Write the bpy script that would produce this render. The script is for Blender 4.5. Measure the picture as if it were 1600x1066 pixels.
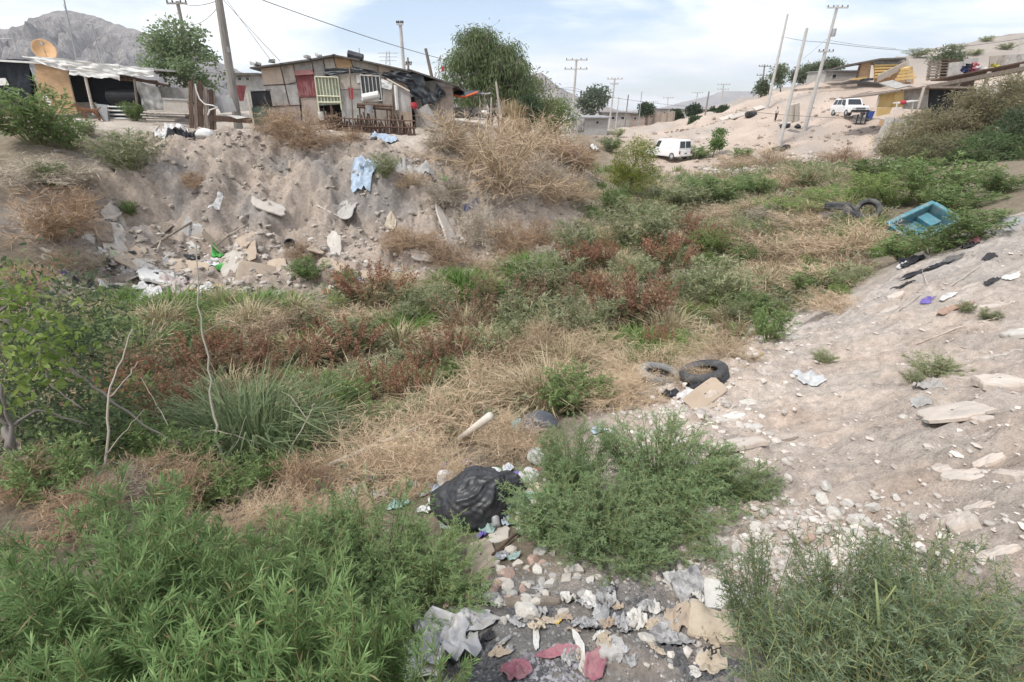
import bpy, bmesh, math, random
import numpy as np
from mathutils import Vector, Matrix

# ------------------------------------------------------------------ scene, camera, sky, sun, exposure
for _o in list(bpy.data.objects):
    bpy.data.objects.remove(_o, do_unlink=True)
S = bpy.context.scene
C = S.collection
R = math.radians
FPX, CX, CY, PITCH, EYE = 755.0, 800.0, 533.0, R(25.4), 6.0
cam = bpy.data.cameras.new('camera')
cam.sensor_width = 36.0
cam.lens = 36.0 * FPX / 1600.0
cam.clip_start, cam.clip_end = 0.05, 20000
camo = bpy.data.objects.new('camera', cam)
C.objects.link(camo)
camo.location = (0, 0, EYE)
camo.rotation_euler = (R(90) - PITCH, 0, 0)
S.camera = camo

SUN_EL, SUN_AZ = R(58), R(232)          # azimuth clockwise from +Y
world = bpy.data.worlds.new('World')
S.world = world
world.use_nodes = True
_nt = world.node_tree
_nt.nodes.clear()
def _n(t, **k):
    n = _nt.nodes.new(t)
    for a, b in k.items():
        setattr(n, a, b)
    return n
_out, _bg = _n('ShaderNodeOutputWorld'), _n('ShaderNodeBackground')
_bg.inputs[1].default_value = 0.118
_sky = _n('ShaderNodeTexSky', sky_type='NISHITA', sun_disc=False)
_sky.sun_elevation, _sky.sun_rotation = SUN_EL, SUN_AZ
_sky.altitude, _sky.air_density, _sky.dust_density = 1100, 1.0, 1.6
_tc, _sep = _n('ShaderNodeTexCoord'), _n('ShaderNodeSeparateXYZ')
_nt.links.new(_tc.outputs['Generated'], _sep.inputs[0])
_mx = _n('ShaderNodeMath', operation='MAXIMUM'); _mx.inputs[1].default_value = 0.0
_ad = _n('ShaderNodeMath', operation='ADD'); _ad.inputs[1].default_value = 0.16
_dx, _dy = _n('ShaderNodeMath', operation='DIVIDE'), _n('ShaderNodeMath', operation='DIVIDE')
_nt.links.new(_sep.outputs[2], _mx.inputs[0]); _nt.links.new(_mx.outputs[0], _ad.inputs[0])
for _d, _i in ((_dx, 0), (_dy, 1)):
    _nt.links.new(_sep.outputs[_i], _d.inputs[0]); _nt.links.new(_ad.outputs[0], _d.inputs[1])
_cmb = _n('ShaderNodeCombineXYZ')
_nt.links.new(_dx.outputs[0], _cmb.inputs[0]); _nt.links.new(_dy.outputs[0], _cmb.inputs[1])
_map = _n('ShaderNodeMapping'); _map.inputs['Rotation'].default_value = (0, 0, 0.5)
_map.inputs['Scale'].default_value = (0.55, 0.7, 1); _map.inputs['Location'].default_value = (3.1, 0.7, 0)
_nt.links.new(_cmb.outputs[0], _map.inputs[0])
_no = _n('ShaderNodeTexNoise'); _no.inputs['Scale'].default_value = 1.35
_no.inputs['Detail'].default_value = 7; _no.inputs['Roughness'].default_value = 0.56
_no.inputs['Distortion'].default_value = 0.5
_nt.links.new(_map.outputs[0], _no.inputs['Vector'])
_rp = _n('ShaderNodeValToRGB')
_rp.color_ramp.elements[0].position = 0.40; _rp.color_ramp.elements[0].color = (0.10, 0.10, 0.10, 1)
_rp.color_ramp.elements[1].position = 0.57; _rp.color_ramp.elements[1].color = (1, 1, 1, 1)
_nt.links.new(_no.outputs['Fac'], _rp.inputs[0])
_no2 = _n('ShaderNodeTexNoise'); _no2.inputs['Scale'].default_value = 2.1; _no2.inputs['Detail'].default_value = 6
_nt.links.new(_map.outputs[0], _no2.inputs['Vector'])
_rp2 = _n('ShaderNodeValToRGB')
_rp2.color_ramp.elements[0].position = 0.34; _rp2.color_ramp.elements[0].color = (6.1, 6.6, 7.2, 1)
_rp2.color_ramp.elements[1].position = 0.62; _rp2.color_ramp.elements[1].color = (8.4, 8.45, 8.5, 1)
_nt.links.new(_no2.outputs['Fac'], _rp2.inputs[0])
_mix = _n('ShaderNodeMix', data_type='RGBA')
_nt.links.new(_rp.outputs[0], _mix.inputs[0])
_nt.links.new(_sky.outputs[0], _mix.inputs[6]); _nt.links.new(_rp2.outputs[0], _mix.inputs[7])
_nt.links.new(_mix.outputs[2], _bg.inputs[0]); _nt.links.new(_bg.outputs[0], _out.inputs[0])

sun = bpy.data.lights.new('sun', 'SUN')
sun.energy, sun.angle, sun.color = 2.2, R(9), (1.0, 0.96, 0.9)
suno = bpy.data.objects.new('sun', sun)
C.objects.link(suno)
_sd = Vector((math.sin(SUN_AZ) * math.cos(SUN_EL), math.cos(SUN_AZ) * math.cos(SUN_EL), math.sin(SUN_EL)))
suno.rotation_euler = (-_sd).to_track_quat('-Z', 'Y').to_euler()
suno.location = (0, 0, 60)
vs = S.view_settings
vs.view_transform, vs.look, vs.exposure, vs.gamma, vs.use_curve_mapping = 'Standard', 'None', 0.72, 1.0, False
S.cycles.max_bounces = 8
S.cycles.diffuse_bounces = 4
S.cycles.transmission_bounces = 6
S.cycles.transparent_max_bounces = 4
S.cycles.caustics_reflective = S.cycles.caustics_refractive = False

# ------------------------------------------------------------------ photograph -> world helpers
FWD = np.array([0, math.cos(PITCH), -math.sin(PITCH)])
UPV = np.array([0, math.sin(PITCH), math.cos(PITCH)])
def dirpx(px, py):
    return np.array([(px - CX) / FPX, 0, 0]) + FWD + UPV * ((CY - py) / FPX)
def P(px, py, zc):
    return dirpx(px, py) * zc + np.array([0, 0, EYE])
def PY(px, py, Y):
    d = dirpx(px, py)
    return d * (Y / d[1]) + np.array([0, 0, EYE])
def depth_of(p):
    return float((np.asarray(p) - np.array([0, 0, EYE])) @ FWD)
def px2m(p, n):
    return n * depth_of(p) / FPX

# ------------------------------------------------------------------ value noise
_rs = np.random.RandomState(7)
_PERM = _rs.permutation(512)
_PERM = np.concatenate([_PERM, _PERM, _PERM])
_GA = _rs.rand(512) * 2 * math.pi
_GR = np.stack([np.cos(_GA), np.sin(_GA)], 1)
def perlin(x, y, seed=0):
    x = np.asarray(x, float) + seed * 17.31; y = np.asarray(y, float) + seed * 9.77
    xi, yi = np.floor(x).astype(int), np.floor(y).astype(int)
    xf, yf = x - xi, y - yi
    u, v = xf * xf * xf * (xf * (xf * 6 - 15) + 10), yf * yf * yf * (yf * (yf * 6 - 15) + 10)
    def g(ix, iy, dx, dy):
        h = _PERM[(_PERM[ix & 511] + iy) & 511]
        return _GR[h, 0] * dx + _GR[h, 1] * dy
    a, b = g(xi, yi, xf, yf), g(xi + 1, yi, xf - 1, yf)
    c, d = g(xi, yi + 1, xf, yf - 1), g(xi + 1, yi + 1, xf - 1, yf - 1)
    return ((a + u * (b - a)) + v * ((c + u * (d - c)) - (a + u * (b - a)))) * 1.5
def fbm(x, y, oct=4, seed=0, gain=0.5):
    s, a, f = 0, 1.0, 1.0
    for i in range(oct):
        s = s + a * perlin(x * f, y * f, seed + i * 3); a *= gain; f *= 2.03
    return s
def cells(x, y, seed=0):
    """nearest jittered cell: (distance to the cell border-ish, random value of the cell)"""
    x, y = np.asarray(x, float), np.asarray(y, float); xi, yi = np.floor(x).astype(int), np.floor(y).astype(int)
    b1 = np.full(x.shape, 9.0); b2 = np.full(x.shape, 9.0); val = np.zeros(x.shape)
    for dx in (-1, 0, 1):
        for dy in (-1, 0, 1):
            h = _PERM[(_PERM[(xi + dx + seed * 31) & 511] + yi + dy) & 511]
            px = xi + dx + .5 + .45 * _GR[h, 0]; py = yi + dy + .5 + .45 * _GR[h, 1]
            d = np.hypot(x - px, y - py); c = d < b1
            b2 = np.where(c, b1, np.minimum(b2, d)); b1 = np.where(c, d, b1); val = np.where(c, h / 512.0, val)
    return b2 - b1, val
def sstep(a, b, x):
    t = np.clip((np.asarray(x, float) - a) / (b - a), 0, 1)
    return t * t * (3 - 2 * t)

# ------------------------------------------------------------------ materials
MATS = {}
def mat(name, c1, c2=None, scale=6.0, rough=0.9, bump=0.0, stretch=(1, 1, 1), spec=0.3, dirt=None, dscale=3.0, damt=0.6, metal=0.0, bscale=None, lo=0.35, hi=0.65, rand=0.0):
    if name in MATS:
        return MATS[name]
    m = bpy.data.materials.new(name); m.use_nodes = True
    nt = m.node_tree; N = nt.nodes; L = nt.links
    b = N['Principled BSDF']
    b.inputs['Roughness'].default_value = rough
    b.inputs['Specular IOR Level'].default_value = spec
    b.inputs['Metallic'].default_value = metal
    tc = N.new('ShaderNodeTexCoord'); mp = N.new('ShaderNodeMapping')
    mp.inputs['Scale'].default_value = stretch
    L.new(tc.outputs['Object'], mp.inputs[0])
    no = N.new('ShaderNodeTexNoise'); no.inputs['Scale'].default_value = scale
    no.inputs['Detail'].default_value = 8; no.inputs['Roughness'].default_value = 0.62
    L.new(mp.outputs[0], no.inputs['Vector'])
    rp = N.new('ShaderNodeValToRGB')
    c2 = c2 or tuple(v * 0.72 for v in c1)
    rp.color_ramp.elements[0].position, rp.color_ramp.elements[1].position = lo, hi
    rp.color_ramp.elements[0].color = (*c2, 1); rp.color_ramp.elements[1].color = (*c1, 1)
    L.new(no.outputs['Fac'], rp.inputs[0])
    col = rp.outputs[0]
    if dirt:
        n2 = N.new('ShaderNodeTexNoise'); n2.inputs['Scale'].default_value = dscale; n2.inputs['Detail'].default_value = 10
        n2.inputs['Roughness'].default_value = 0.7
        L.new(tc.outputs['Object'], n2.inputs['Vector'])
        r2 = N.new('ShaderNodeValToRGB'); r2.color_ramp.elements[0].position = 0.46; r2.color_ramp.elements[1].position = 0.66
        r2.color_ramp.elements[1].color = (damt, damt, damt, 1)
        L.new(n2.outputs['Fac'], r2.inputs[0])
        mx = N.new('ShaderNodeMix'); mx.data_type = 'RGBA'
        L.new(r2.outputs[0], mx.inputs[0]); L.new(col, mx.inputs[6]); mx.inputs[7].default_value = (*dirt, 1)
        col = mx.outputs[2]
    if rand:
        oi = N.new('ShaderNodeObjectInfo'); hs = N.new('ShaderNodeHueSaturation')
        mr = N.new('ShaderNodeMapRange'); mr.inputs[3].default_value = 1 - rand; mr.inputs[4].default_value = 1 + rand
        L.new(oi.outputs['Random'], mr.inputs[0]); L.new(mr.outputs[0], hs.inputs['Value']); L.new(col, hs.inputs['Color'])
        col = hs.outputs[0]
    L.new(col, b.inputs['Base Color'])
    if bump:
        bp = N.new('ShaderNodeBump'); bp.inputs['Strength'].default_value = bump; bp.inputs['Distance'].default_value = 0.03
        n3 = N.new('ShaderNodeTexNoise'); n3.inputs['Scale'].default_value = bscale or scale * 3; n3.inputs['Detail'].default_value = 6
        L.new(mp.outputs[0], n3.inputs['Vector'])
        L.new(n3.outputs['Fac'], bp.inputs['Height']); L.new(bp.outputs[0], b.inputs['Normal'])
    MATS[name] = m
    return m
def leaf_mat(name, transl=0.35, rough=0.6, vary=0.18, spec=0.25):
    """colour comes from the mesh's own 'Col' attribute (each leaf or twig has its own tint)"""
    if name in MATS:
        return MATS[name]
    m = bpy.data.materials.new(name); m.use_nodes = True
    nt = m.node_tree; N = nt.nodes; L = nt.links
    b = N['Principled BSDF']; out = N['Material Output']
    b.inputs['Roughness'].default_value = rough; b.inputs['Specular IOR Level'].default_value = spec
    at = N.new('ShaderNodeAttribute'); at.attribute_name = 'Col'
    oi = N.new('ShaderNodeObjectInfo'); hs = N.new('ShaderNodeHueSaturation')
    mr = N.new('ShaderNodeMapRange'); mr.inputs[3].default_value = 1 - vary; mr.inputs[4].default_value = 1 + vary
    L.new(oi.outputs['Random'], mr.inputs[0]); L.new(mr.outputs[0], hs.inputs['Value']); L.new(at.outputs['Color'], hs.inputs['Color'])
    L.new(hs.outputs[0], b.inputs['Base Color'])
    if transl:
        tr = N.new('ShaderNodeBsdfTranslucent'); ms = N.new('ShaderNodeMixShader'); ms.inputs[0].default_value = transl
        L.new(hs.outputs[0], tr.inputs[0]); L.new(b.outputs[0], ms.inputs[1]); L.new(tr.outputs[0], ms.inputs[2])
        L.new(ms.outputs[0], out.inputs[0])
    MATS[name] = m
    return m

# ------------------------------------------------------------------ mesh builder
def nrm(a):
    a = np.asarray(a, float)
    return a / np.maximum(np.linalg.norm(a, axis=-1, keepdims=True), 1e-9)
class Geo:
    def __init__(s):
        s.V, s.Q, s.T, s.K, s.n = [], [], [], [], 0
    def add(s, V, Q=None, T=None, col=None):
        V = np.asarray(V, float).reshape(-1, 3)
        if Q is not None and len(Q): s.Q.append(np.asarray(Q, int).reshape(-1, 4) + s.n)
        if T is not None and len(T): s.T.append(np.asarray(T, int).reshape(-1, 3) + s.n)
        c = np.asarray(col if col is not None else (0.5, 0.5, 0.5), float)
        if c.ndim == 1: c = np.tile(c, (len(V), 1))
        s.V.append(V); s.K.append(c); s.n += len(V)
        return s
    def arrays(s):
        V = np.concatenate(s.V) if s.V else np.zeros((0, 3))
        Q = np.concatenate(s.Q) if s.Q else np.zeros((0, 4), int)
        T = np.concatenate(s.T) if s.T else np.zeros((0, 3), int)
        return V, Q, T, np.concatenate(s.K)
    def box(s, c, size, rot=None, jit=0.0, rng=None):
        h = np.asarray(size, float) / 2
        V = np.array([[x, y, z] for x in (-1, 1) for y in (-1, 1) for z in (-1, 1)], float) * h
        if jit: V += (rng or _rs).uniform(-jit, jit, V.shape)
        if rot is not None: V = V @ np.asarray(rot).T
        return s.add(V + np.asarray(c, float), [[0, 1, 3, 2], [4, 6, 7, 5], [0, 4, 5, 1], [2, 3, 7, 6], [0, 2, 6, 4], [1, 5, 7, 3]])
    def prism(s, poly, off):
        """poly: Nx3 planar outline, off: extrusion vector"""
        A = np.asarray(poly, float); n = len(A); B = A + np.asarray(off, float)
        ca, cb = A.mean(0), B.mean(0)
        V = np.concatenate([A, B, [ca], [cb]])
        i = np.arange(n); j = (i + 1) % n
        T = np.concatenate([np.stack([j, i, np.full(n, 2 * n)], 1), np.stack([i + n, j + n, np.full(n, 2 * n + 1)], 1)])
        return s.add(V, np.stack([i, j, j + n, i + n], 1), T)
    def tube(s, pts, rad, n=6, cap=True, col=None):
        A = np.asarray(pts, float); m = len(A)
        r = np.broadcast_to(np.asarray(rad, float), (m,))
        t = nrm(np.gradient(A, axis=0))
        ref = np.array([0, 0, 1.0]) if abs(t[0][2]) < 0.9 else np.array([1.0, 0, 0])
        u = nrm(np.cross(t, ref)); w = np.cross(t, u)
        a = np.arange(n) * 2 * math.pi / n
        V = (A[:, None] + r[:, None, None] * (np.cos(a)[None, :, None] * u[:, None] + np.sin(a)[None, :, None] * w[:, None])).reshape(-1, 3)
        i, j = np.meshgrid(np.arange(m - 1), np.arange(n), indexing='ij')
        k = (j + 1) % n
        Q = np.stack([i * n + j, (i + 1) * n + j, (i + 1) * n + k, i * n + k], -1).reshape(-1, 4)
        T = []
        if cap:
            V = np.concatenate([V, [A[0]], [A[-1]]])
            for q in range(n):
                T.append([q, (q + 1) % n, m * n]); T.append([(m - 1) * n + (q + 1) % n, (m - 1) * n + q, m * n + 1])
        return s.add(V, Q, T, col)
    def lathe(s, prof, n=24, M=None, mod=None):
        """prof: list of (radius, z); closed profile ring if first==last"""
        pr = np.asarray(prof, float); m = len(pr)
        a = np.arange(n) * 2 * math.pi / n
        rr = pr[:, 0][:, None] * np.ones(n)[None]
        if mod is not None: rr = rr * mod(np.arange(m)[:, None], a[None])
        V = np.stack([rr * np.cos(a), rr * np.sin(a), pr[:, 1][:, None] * np.ones(n)], -1).reshape(-1, 3)
        if M is not None: V = V @ np.asarray(M)[:3, :3].T + np.asarray(M)[:3, 3]
        i, j = np.meshgrid(np.arange(m - 1), np.arange(n), indexing='ij'); k = (j + 1) % n
        return s.add(V, np.stack([i * n + j, i * n + k, (i + 1) * n + k, (i + 1) * n + j], -1).reshape(-1, 4))
    def grid(s, V, nu, nv, closed=False):
        i, j = np.meshgrid(np.arange(nu - 1), np.arange(nv - (0 if closed else 1)), indexing='ij'); k = (j + 1) % nv
        return s.add(V, np.stack([i * nv + j, i * nv + k, (i + 1) * nv + k, (i + 1) * nv + j], -1).reshape(-1, 4))
    def blades(s, o, d, L, W, col, droop=0.3, rng=None, side=None):
        """many leaf blades: origin, direction, length, width; 5 vertices each, pointed, bent"""
        o, d = np.asarray(o, float), nrm(d); N = len(o)
        rng = rng or _rs
        L = np.broadcast_to(L, (N,))[:, None]; W = np.broadcast_to(W, (N,))[:, None]
        if side is None: side = nrm(np.cross(d, nrm(rng.normal(size=(N, 3)))))
        dr = np.zeros((N, 3)); dr[:, 2] = -1
        dr = dr * np.broadcast_to(droop, (N,))[:, None]
        p1 = o + d * L * 0.42 + dr * L * 0.12
        p2 = o + d * L * 0.96 + dr * L * 0.5
        V = np.stack([o - side * W * 0.18, o + side * W * 0.18, p1 + side * W * 0.5, p1 - side * W * 0.5, p2], 1)
        b = np.arange(N)[:, None] * 5
        c = np.broadcast_to(np.asarray(col, float), (N, 3))
        return s.add(V.reshape(-1, 3), b + np.array([[0, 1, 2, 3]]), b + np.array([[3, 2, 4]]), np.repeat(c, 5, 0))
    def ovals(s, o, d, L, W, col, rng=None):
        """many broad leaves: six-sided, folded along the middle"""
        o, d = np.asarray(o, float), nrm(d); N = len(o); rng = rng or _rs
        L = np.broadcast_to(L, (N,))[:, None]; W = np.broadcast_to(W, (N,))[:, None]
        sd = nrm(np.cross(d, nrm(rng.normal(size=(N, 3))))); up = np.cross(sd, d)
        a, t = o, o + d * L
        V = np.stack([a, o + d * L * .35 + sd * W * .5 + up * W * .12, o + d * L * .7 + sd * W * .38 + up * W * .1, t,
                      o + d * L * .7 - sd * W * .38 + up * W * .1, o + d * L * .35 - sd * W * .5 + up * W * .12], 1)
        b = np.arange(N)[:, None] * 6
        c = np.broadcast_to(np.asarray(col, float), (N, 3))
        Q = np.concatenate([b + np.array([[0, 1, 2, 3]]), b + np.array([[0, 3, 4, 5]])])
        return s.add(V.reshape(-1, 3), Q, None, np.repeat(c, 6, 0))
    def twigs(s, p0, p1, p2, r0, r1, col):
        """many three-sided twigs through three points each"""
        p0, p1, p2 = (np.asarray(a, float) for a in (p0, p1, p2)); N = len(p0)
        t = nrm(p2 - p0); u = nrm(np.cross(t, nrm(np.stack([np.full(N, .31), np.full(N, .77), np.full(N, .21)], 1)))); w = np.cross(t, u)
        r0 = np.broadcast_to(r0, (N,)); r1 = np.broadcast_to(r1, (N,))
        rows = []
        for p, r in ((p0, r0), (p1, (r0 + r1) / 2), (p2, r1)):
            for a in (0, 2.094, 4.189):
                rows.append(p + r[:, None] * (math.cos(a) * u + math.sin(a) * w))
        V = np.stack(rows, 1); b = np.arange(N)[:, None] * 9
        Q = [b + np.array([[i * 3 + j, i * 3 + (j + 1) % 3, i * 3 + 3 + (j + 1) % 3, i * 3 + 3 + j]]) for i in (0, 1) for j in range(3)]
        c = np.broadcast_to(np.asarray(col, float), (N, 3))
        return s.add(V.reshape(-1, 3), np.concatenate(Q), None, np.repeat(c, 9, 0))
    def place(s, V, Q, T, K):
        return s.add(V, Q, T, K)
    def mesh(s, name, m=None, smooth=False):
        V, Q, T, K = s.arrays()
        me = bpy.data.meshes.new(name)
        me.vertices.add(len(V)); me.vertices.foreach_set('co', V.astype(np.float32).ravel())
        nl = len(Q) * 4 + len(T) * 3
        me.loops.add(nl); me.loops.foreach_set('vertex_index', np.concatenate([Q.ravel(), T.ravel()]).astype(np.int32))
        st = np.concatenate([np.arange(len(Q)) * 4, len(Q) * 4 + np.arange(len(T)) * 3]).astype(np.int32)
        me.polygons.add(len(st)); me.polygons.foreach_set('loop_start', st)
        try:
            me.polygons.foreach_set('loop_total', np.concatenate([np.full(len(Q), 4), np.full(len(T), 3)]).astype(np.int32))
        except Exception:
            pass
        me.polygons.foreach_set('use_smooth', np.full(len(st), bool(smooth)))
        at = me.attributes.new('Col', 'FLOAT_COLOR', 'POINT')
        at.data.foreach_set('color', np.concatenate([K, np.ones((len(K), 1))], 1).astype(np.float32).ravel())
        me.update(calc_edges=True); me.validate()
        if m is not None: me.materials.append(m)
        return me
    def build(s, name, m, parent=None, smooth=False, world=True):
        """one mesh object; with a parent, world coordinates become local to the parent's location"""
        if parent is not None and world:
            off = np.array(parent.matrix_basis.translation if parent.parent is None else parent.get('_org', (0, 0, 0)))
            s.V = [v - off for v in s.V]
        o = bpy.data.objects.new(name, s.mesh(name, m, smooth)); C.objects.link(o)
        if parent is not None:
            o.parent = parent
            if world: o['_org'] = tuple(float(x) for x in off)
        return o
def tag(o, label=None, cat=None, group=None, kind=None):
    if label: o['label'] = label
    if cat: o['category'] = cat
    if group: o['group'] = group
    if kind or cat: o['kind'] = kind or 'thing'
    return o
def thing(name, label, cat, loc=(0, 0, 0), rz=0.0, group=None, scale=None):
    o = bpy.data.objects.new(name, None); C.objects.link(o)
    o.empty_display_size = 0.1
    o.location = tuple(float(v) for v in loc); o.rotation_euler = (0, 0, rz)
    if scale is not None: o.scale = scale if hasattr(scale, '__len__') else (scale,) * 3
    return tag(o, label, cat, group)
def copy_mesh(src, name, parent=None, m=None):
    o = bpy.data.objects.new(name, src); C.objects.link(o)
    if parent is not None: o.parent = parent
    return o
def rotmat(rx=0, ry=0, rz=0):
    from mathutils import Euler
    return np.array(Euler((rx, ry, rz)).to_matrix())
def noise3(V, scale, seed=0):
    V = np.asarray(V) * scale
    return (perlin(V[..., 0] + V[..., 2] * .7, V[..., 1] - V[..., 2] * .45, seed) + perlin(V[..., 1] + 5.2, V[..., 2] + V[..., 0] * .6, seed + 5)) * .6
# ------------------------------------------------------------------ terrain
_ctl = [ # photograph point (x, y) and distance in metres
 (870,1045,2.2),(600,1066,2.2),(200,1066,2.2),(0,1066,2.1),(1300,1066,2.0),(1600,1066,1.7),
 (1600,850,2.3),(1600,700,3.2),(1600,560,4.8),(1600,440,7.0),(1600,335,9.8),
 (1400,900,2.6),(1400,750,3.5),(1400,600,5.2),(1400,500,7.2),(1420,440,8.6),
 (1240,530,7.8),(1200,650,5.4),(1200,800,3.5),(1200,950,2.55),(1330,560,6.6),
 (1100,590,6.5),(1050,700,4.9),(1000,850,3.3),(900,690,5.35),(735,800,4.1),(760,930,2.9),
 (500,800,4.5),(300,850,3.7),(100,760,4.3),(0,900,3.2),(500,950,3.0),
 (650,600,9.2),(800,560,9.8),(400,600,9.0),(150,600,9.0),(950,600,8.0),(1050,540,10),(600,700,6.6),(300,700,6.6),(760,680,6.2),
 (800,450,15),(450,445,16.2),(150,465,14),(1000,400,17.8),(1000,300,30),(1150,470,13.5),(1250,420,15.5),(1300,345,20.5),(1450,370,16.5),(620,480,13.4),(300,490,12.8),
 (1550,300,20),(1500,265,28),(1580,300,17),(1150,300,30),(1280,300,29),
 (450,385,17.9),(450,330,18.9),(450,280,19.4),(450,235,20.0),(450,205,23),
 (330,395,17.2),(330,330,18.4),(330,280,18.9),(330,235,19.5),(330,200,23),
 (250,430,15.6),(250,375,17.2),(250,310,18.2),(250,235,19.2),(250,195,23),
 (100,380,14.5),(100,300,16),(100,240,17.5),(100,190,22),
 (0,420,12.5),(0,330,14),(0,250,16.5),(0,190,21),(-200,400,11),(-200,220,16),
 (600,420,17),(600,360,18.6),(600,300,19.6),(600,250,20.6),(600,210,23.5),
 (530,330,19.0),(530,260,20.0),(680,300,20.2),(680,370,18.4),
 (720,410,17.2),(720,340,19.5),(740,270,21.5),(740,215,24),
 (830,390,19),(830,320,21.5),(840,260,25),(830,210,30),
 (940,340,24),(900,290,27),(880,240,32),(940,290,34),(915,250,48),(890,215,50),
 (200,180,26),(600,190,27),(400,190,26),
 (1045,249,52),(960,235,62),(935,210,103),(1120,245,50),(1080,215,62),(1000,207,78),(1050,190,82),(1130,176,80),(1130,215,60),
 (1200,245,48),(1200,215,54),(1220,187,60),(1200,150,76),(1290,125,80),
 (1280,260,40),(1300,215,52),(1310,184,58),(1350,182,57),(1365,248,46),(1270,186,60),
 (1340,125,72),(1400,140,66),(1330,150,65),
 (1500,240,40),(1450,180,50),(1600,250,32),(1600,180,48),(1600,130,62),(1500,120,72),(1600,90,85),(1500,76,100),(1600,50,125),(1420,86,110),(1540,64,125),
]
_cw = [P(*c) for c in _ctl] + [np.array(p, float) + np.array([0, 0, EYE]) for p in (
 (7.5,10.6,-3.9),(11.5,13,-3.2),(5.3,9.1,-4.2),(15,12,-1.9),(14,6,-1.7),(6,1,-1.6),(0,-1,-1.75),(-5,0,-2.0),(5,-2,-1.5),(-9,5,-3.4),(-10,9,-4.2),
 (-10,40,-.3),(-30,40,0),(-5,60,-1),(-30,90,0),(0,100,-2.6),(-14,30,-.3),(-24,30,-.1),(0,160,-4),(100,200,8),(-100,150,-1),(-200,200,-2),(60,200,-2),(0,400,-4),(-300,400,-2),(300,400,14),(250,250,24),(110,320,-2),(60,300,-4),
 (150,170,20),(190,140,24),(90,60,4),(60,30,-1.8),(30,20,-2.2),(-40,20,-1),(-25,8,-2.5),(20,110,-4),(40,140,-4))]
_cw = np.array(_cw)
def _uw(x, y):
    q = np.maximum(np.asarray(y, float), -2.5) + 5.0
    return np.asarray(x, float) / q, np.log(q)
def _ker(r2):
    return np.sqrt(r2 + 0.0016)
_cu, _cv = _uw(_cw[:, 0], _cw[:, 1])
_A = _ker((_cu[:, None] - _cu[None]) ** 2 + (_cv[:, None] - _cv[None]) ** 2)
_n1 = len(_cu)
_M = np.zeros((_n1 + 1, _n1 + 1)); _M[:_n1, :_n1] = -_A - np.eye(_n1) * -0.004; _M[:_n1, _n1] = 1; _M[_n1, :_n1] = 1
_wt = np.linalg.solve(_M, np.concatenate([_cw[:, 2], [0]]))
def base_h(x, y):
    u, v = _uw(x, y)
    out = np.full(u.shape, _wt[-1])
    for i in range(_n1):
        out -= _wt[i] * _ker((u - _cu[i]) ** 2 + (v - _cv[i]) ** 2)
    return out
def bank_mask(x, y):      # 1 on the eroded bank below the shacks
    s1 = sstep(13.5, 16.0, y + 0.12 * np.abs(x + 6)) * (1 - sstep(22.0, 25.0, y))
    return s1 * sstep(-17, -13.5, x) * (1 - sstep(-1.0, 4.0, x))
def slope_mask(x, y):     # 1 on the sandy dump slope on the right and in front
    a = sstep(-0.2, 1.0, x - 0.18 * y + 0.3) * (1 - sstep(7.5, 10.5, y - 0.15 * x))
    return a
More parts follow.
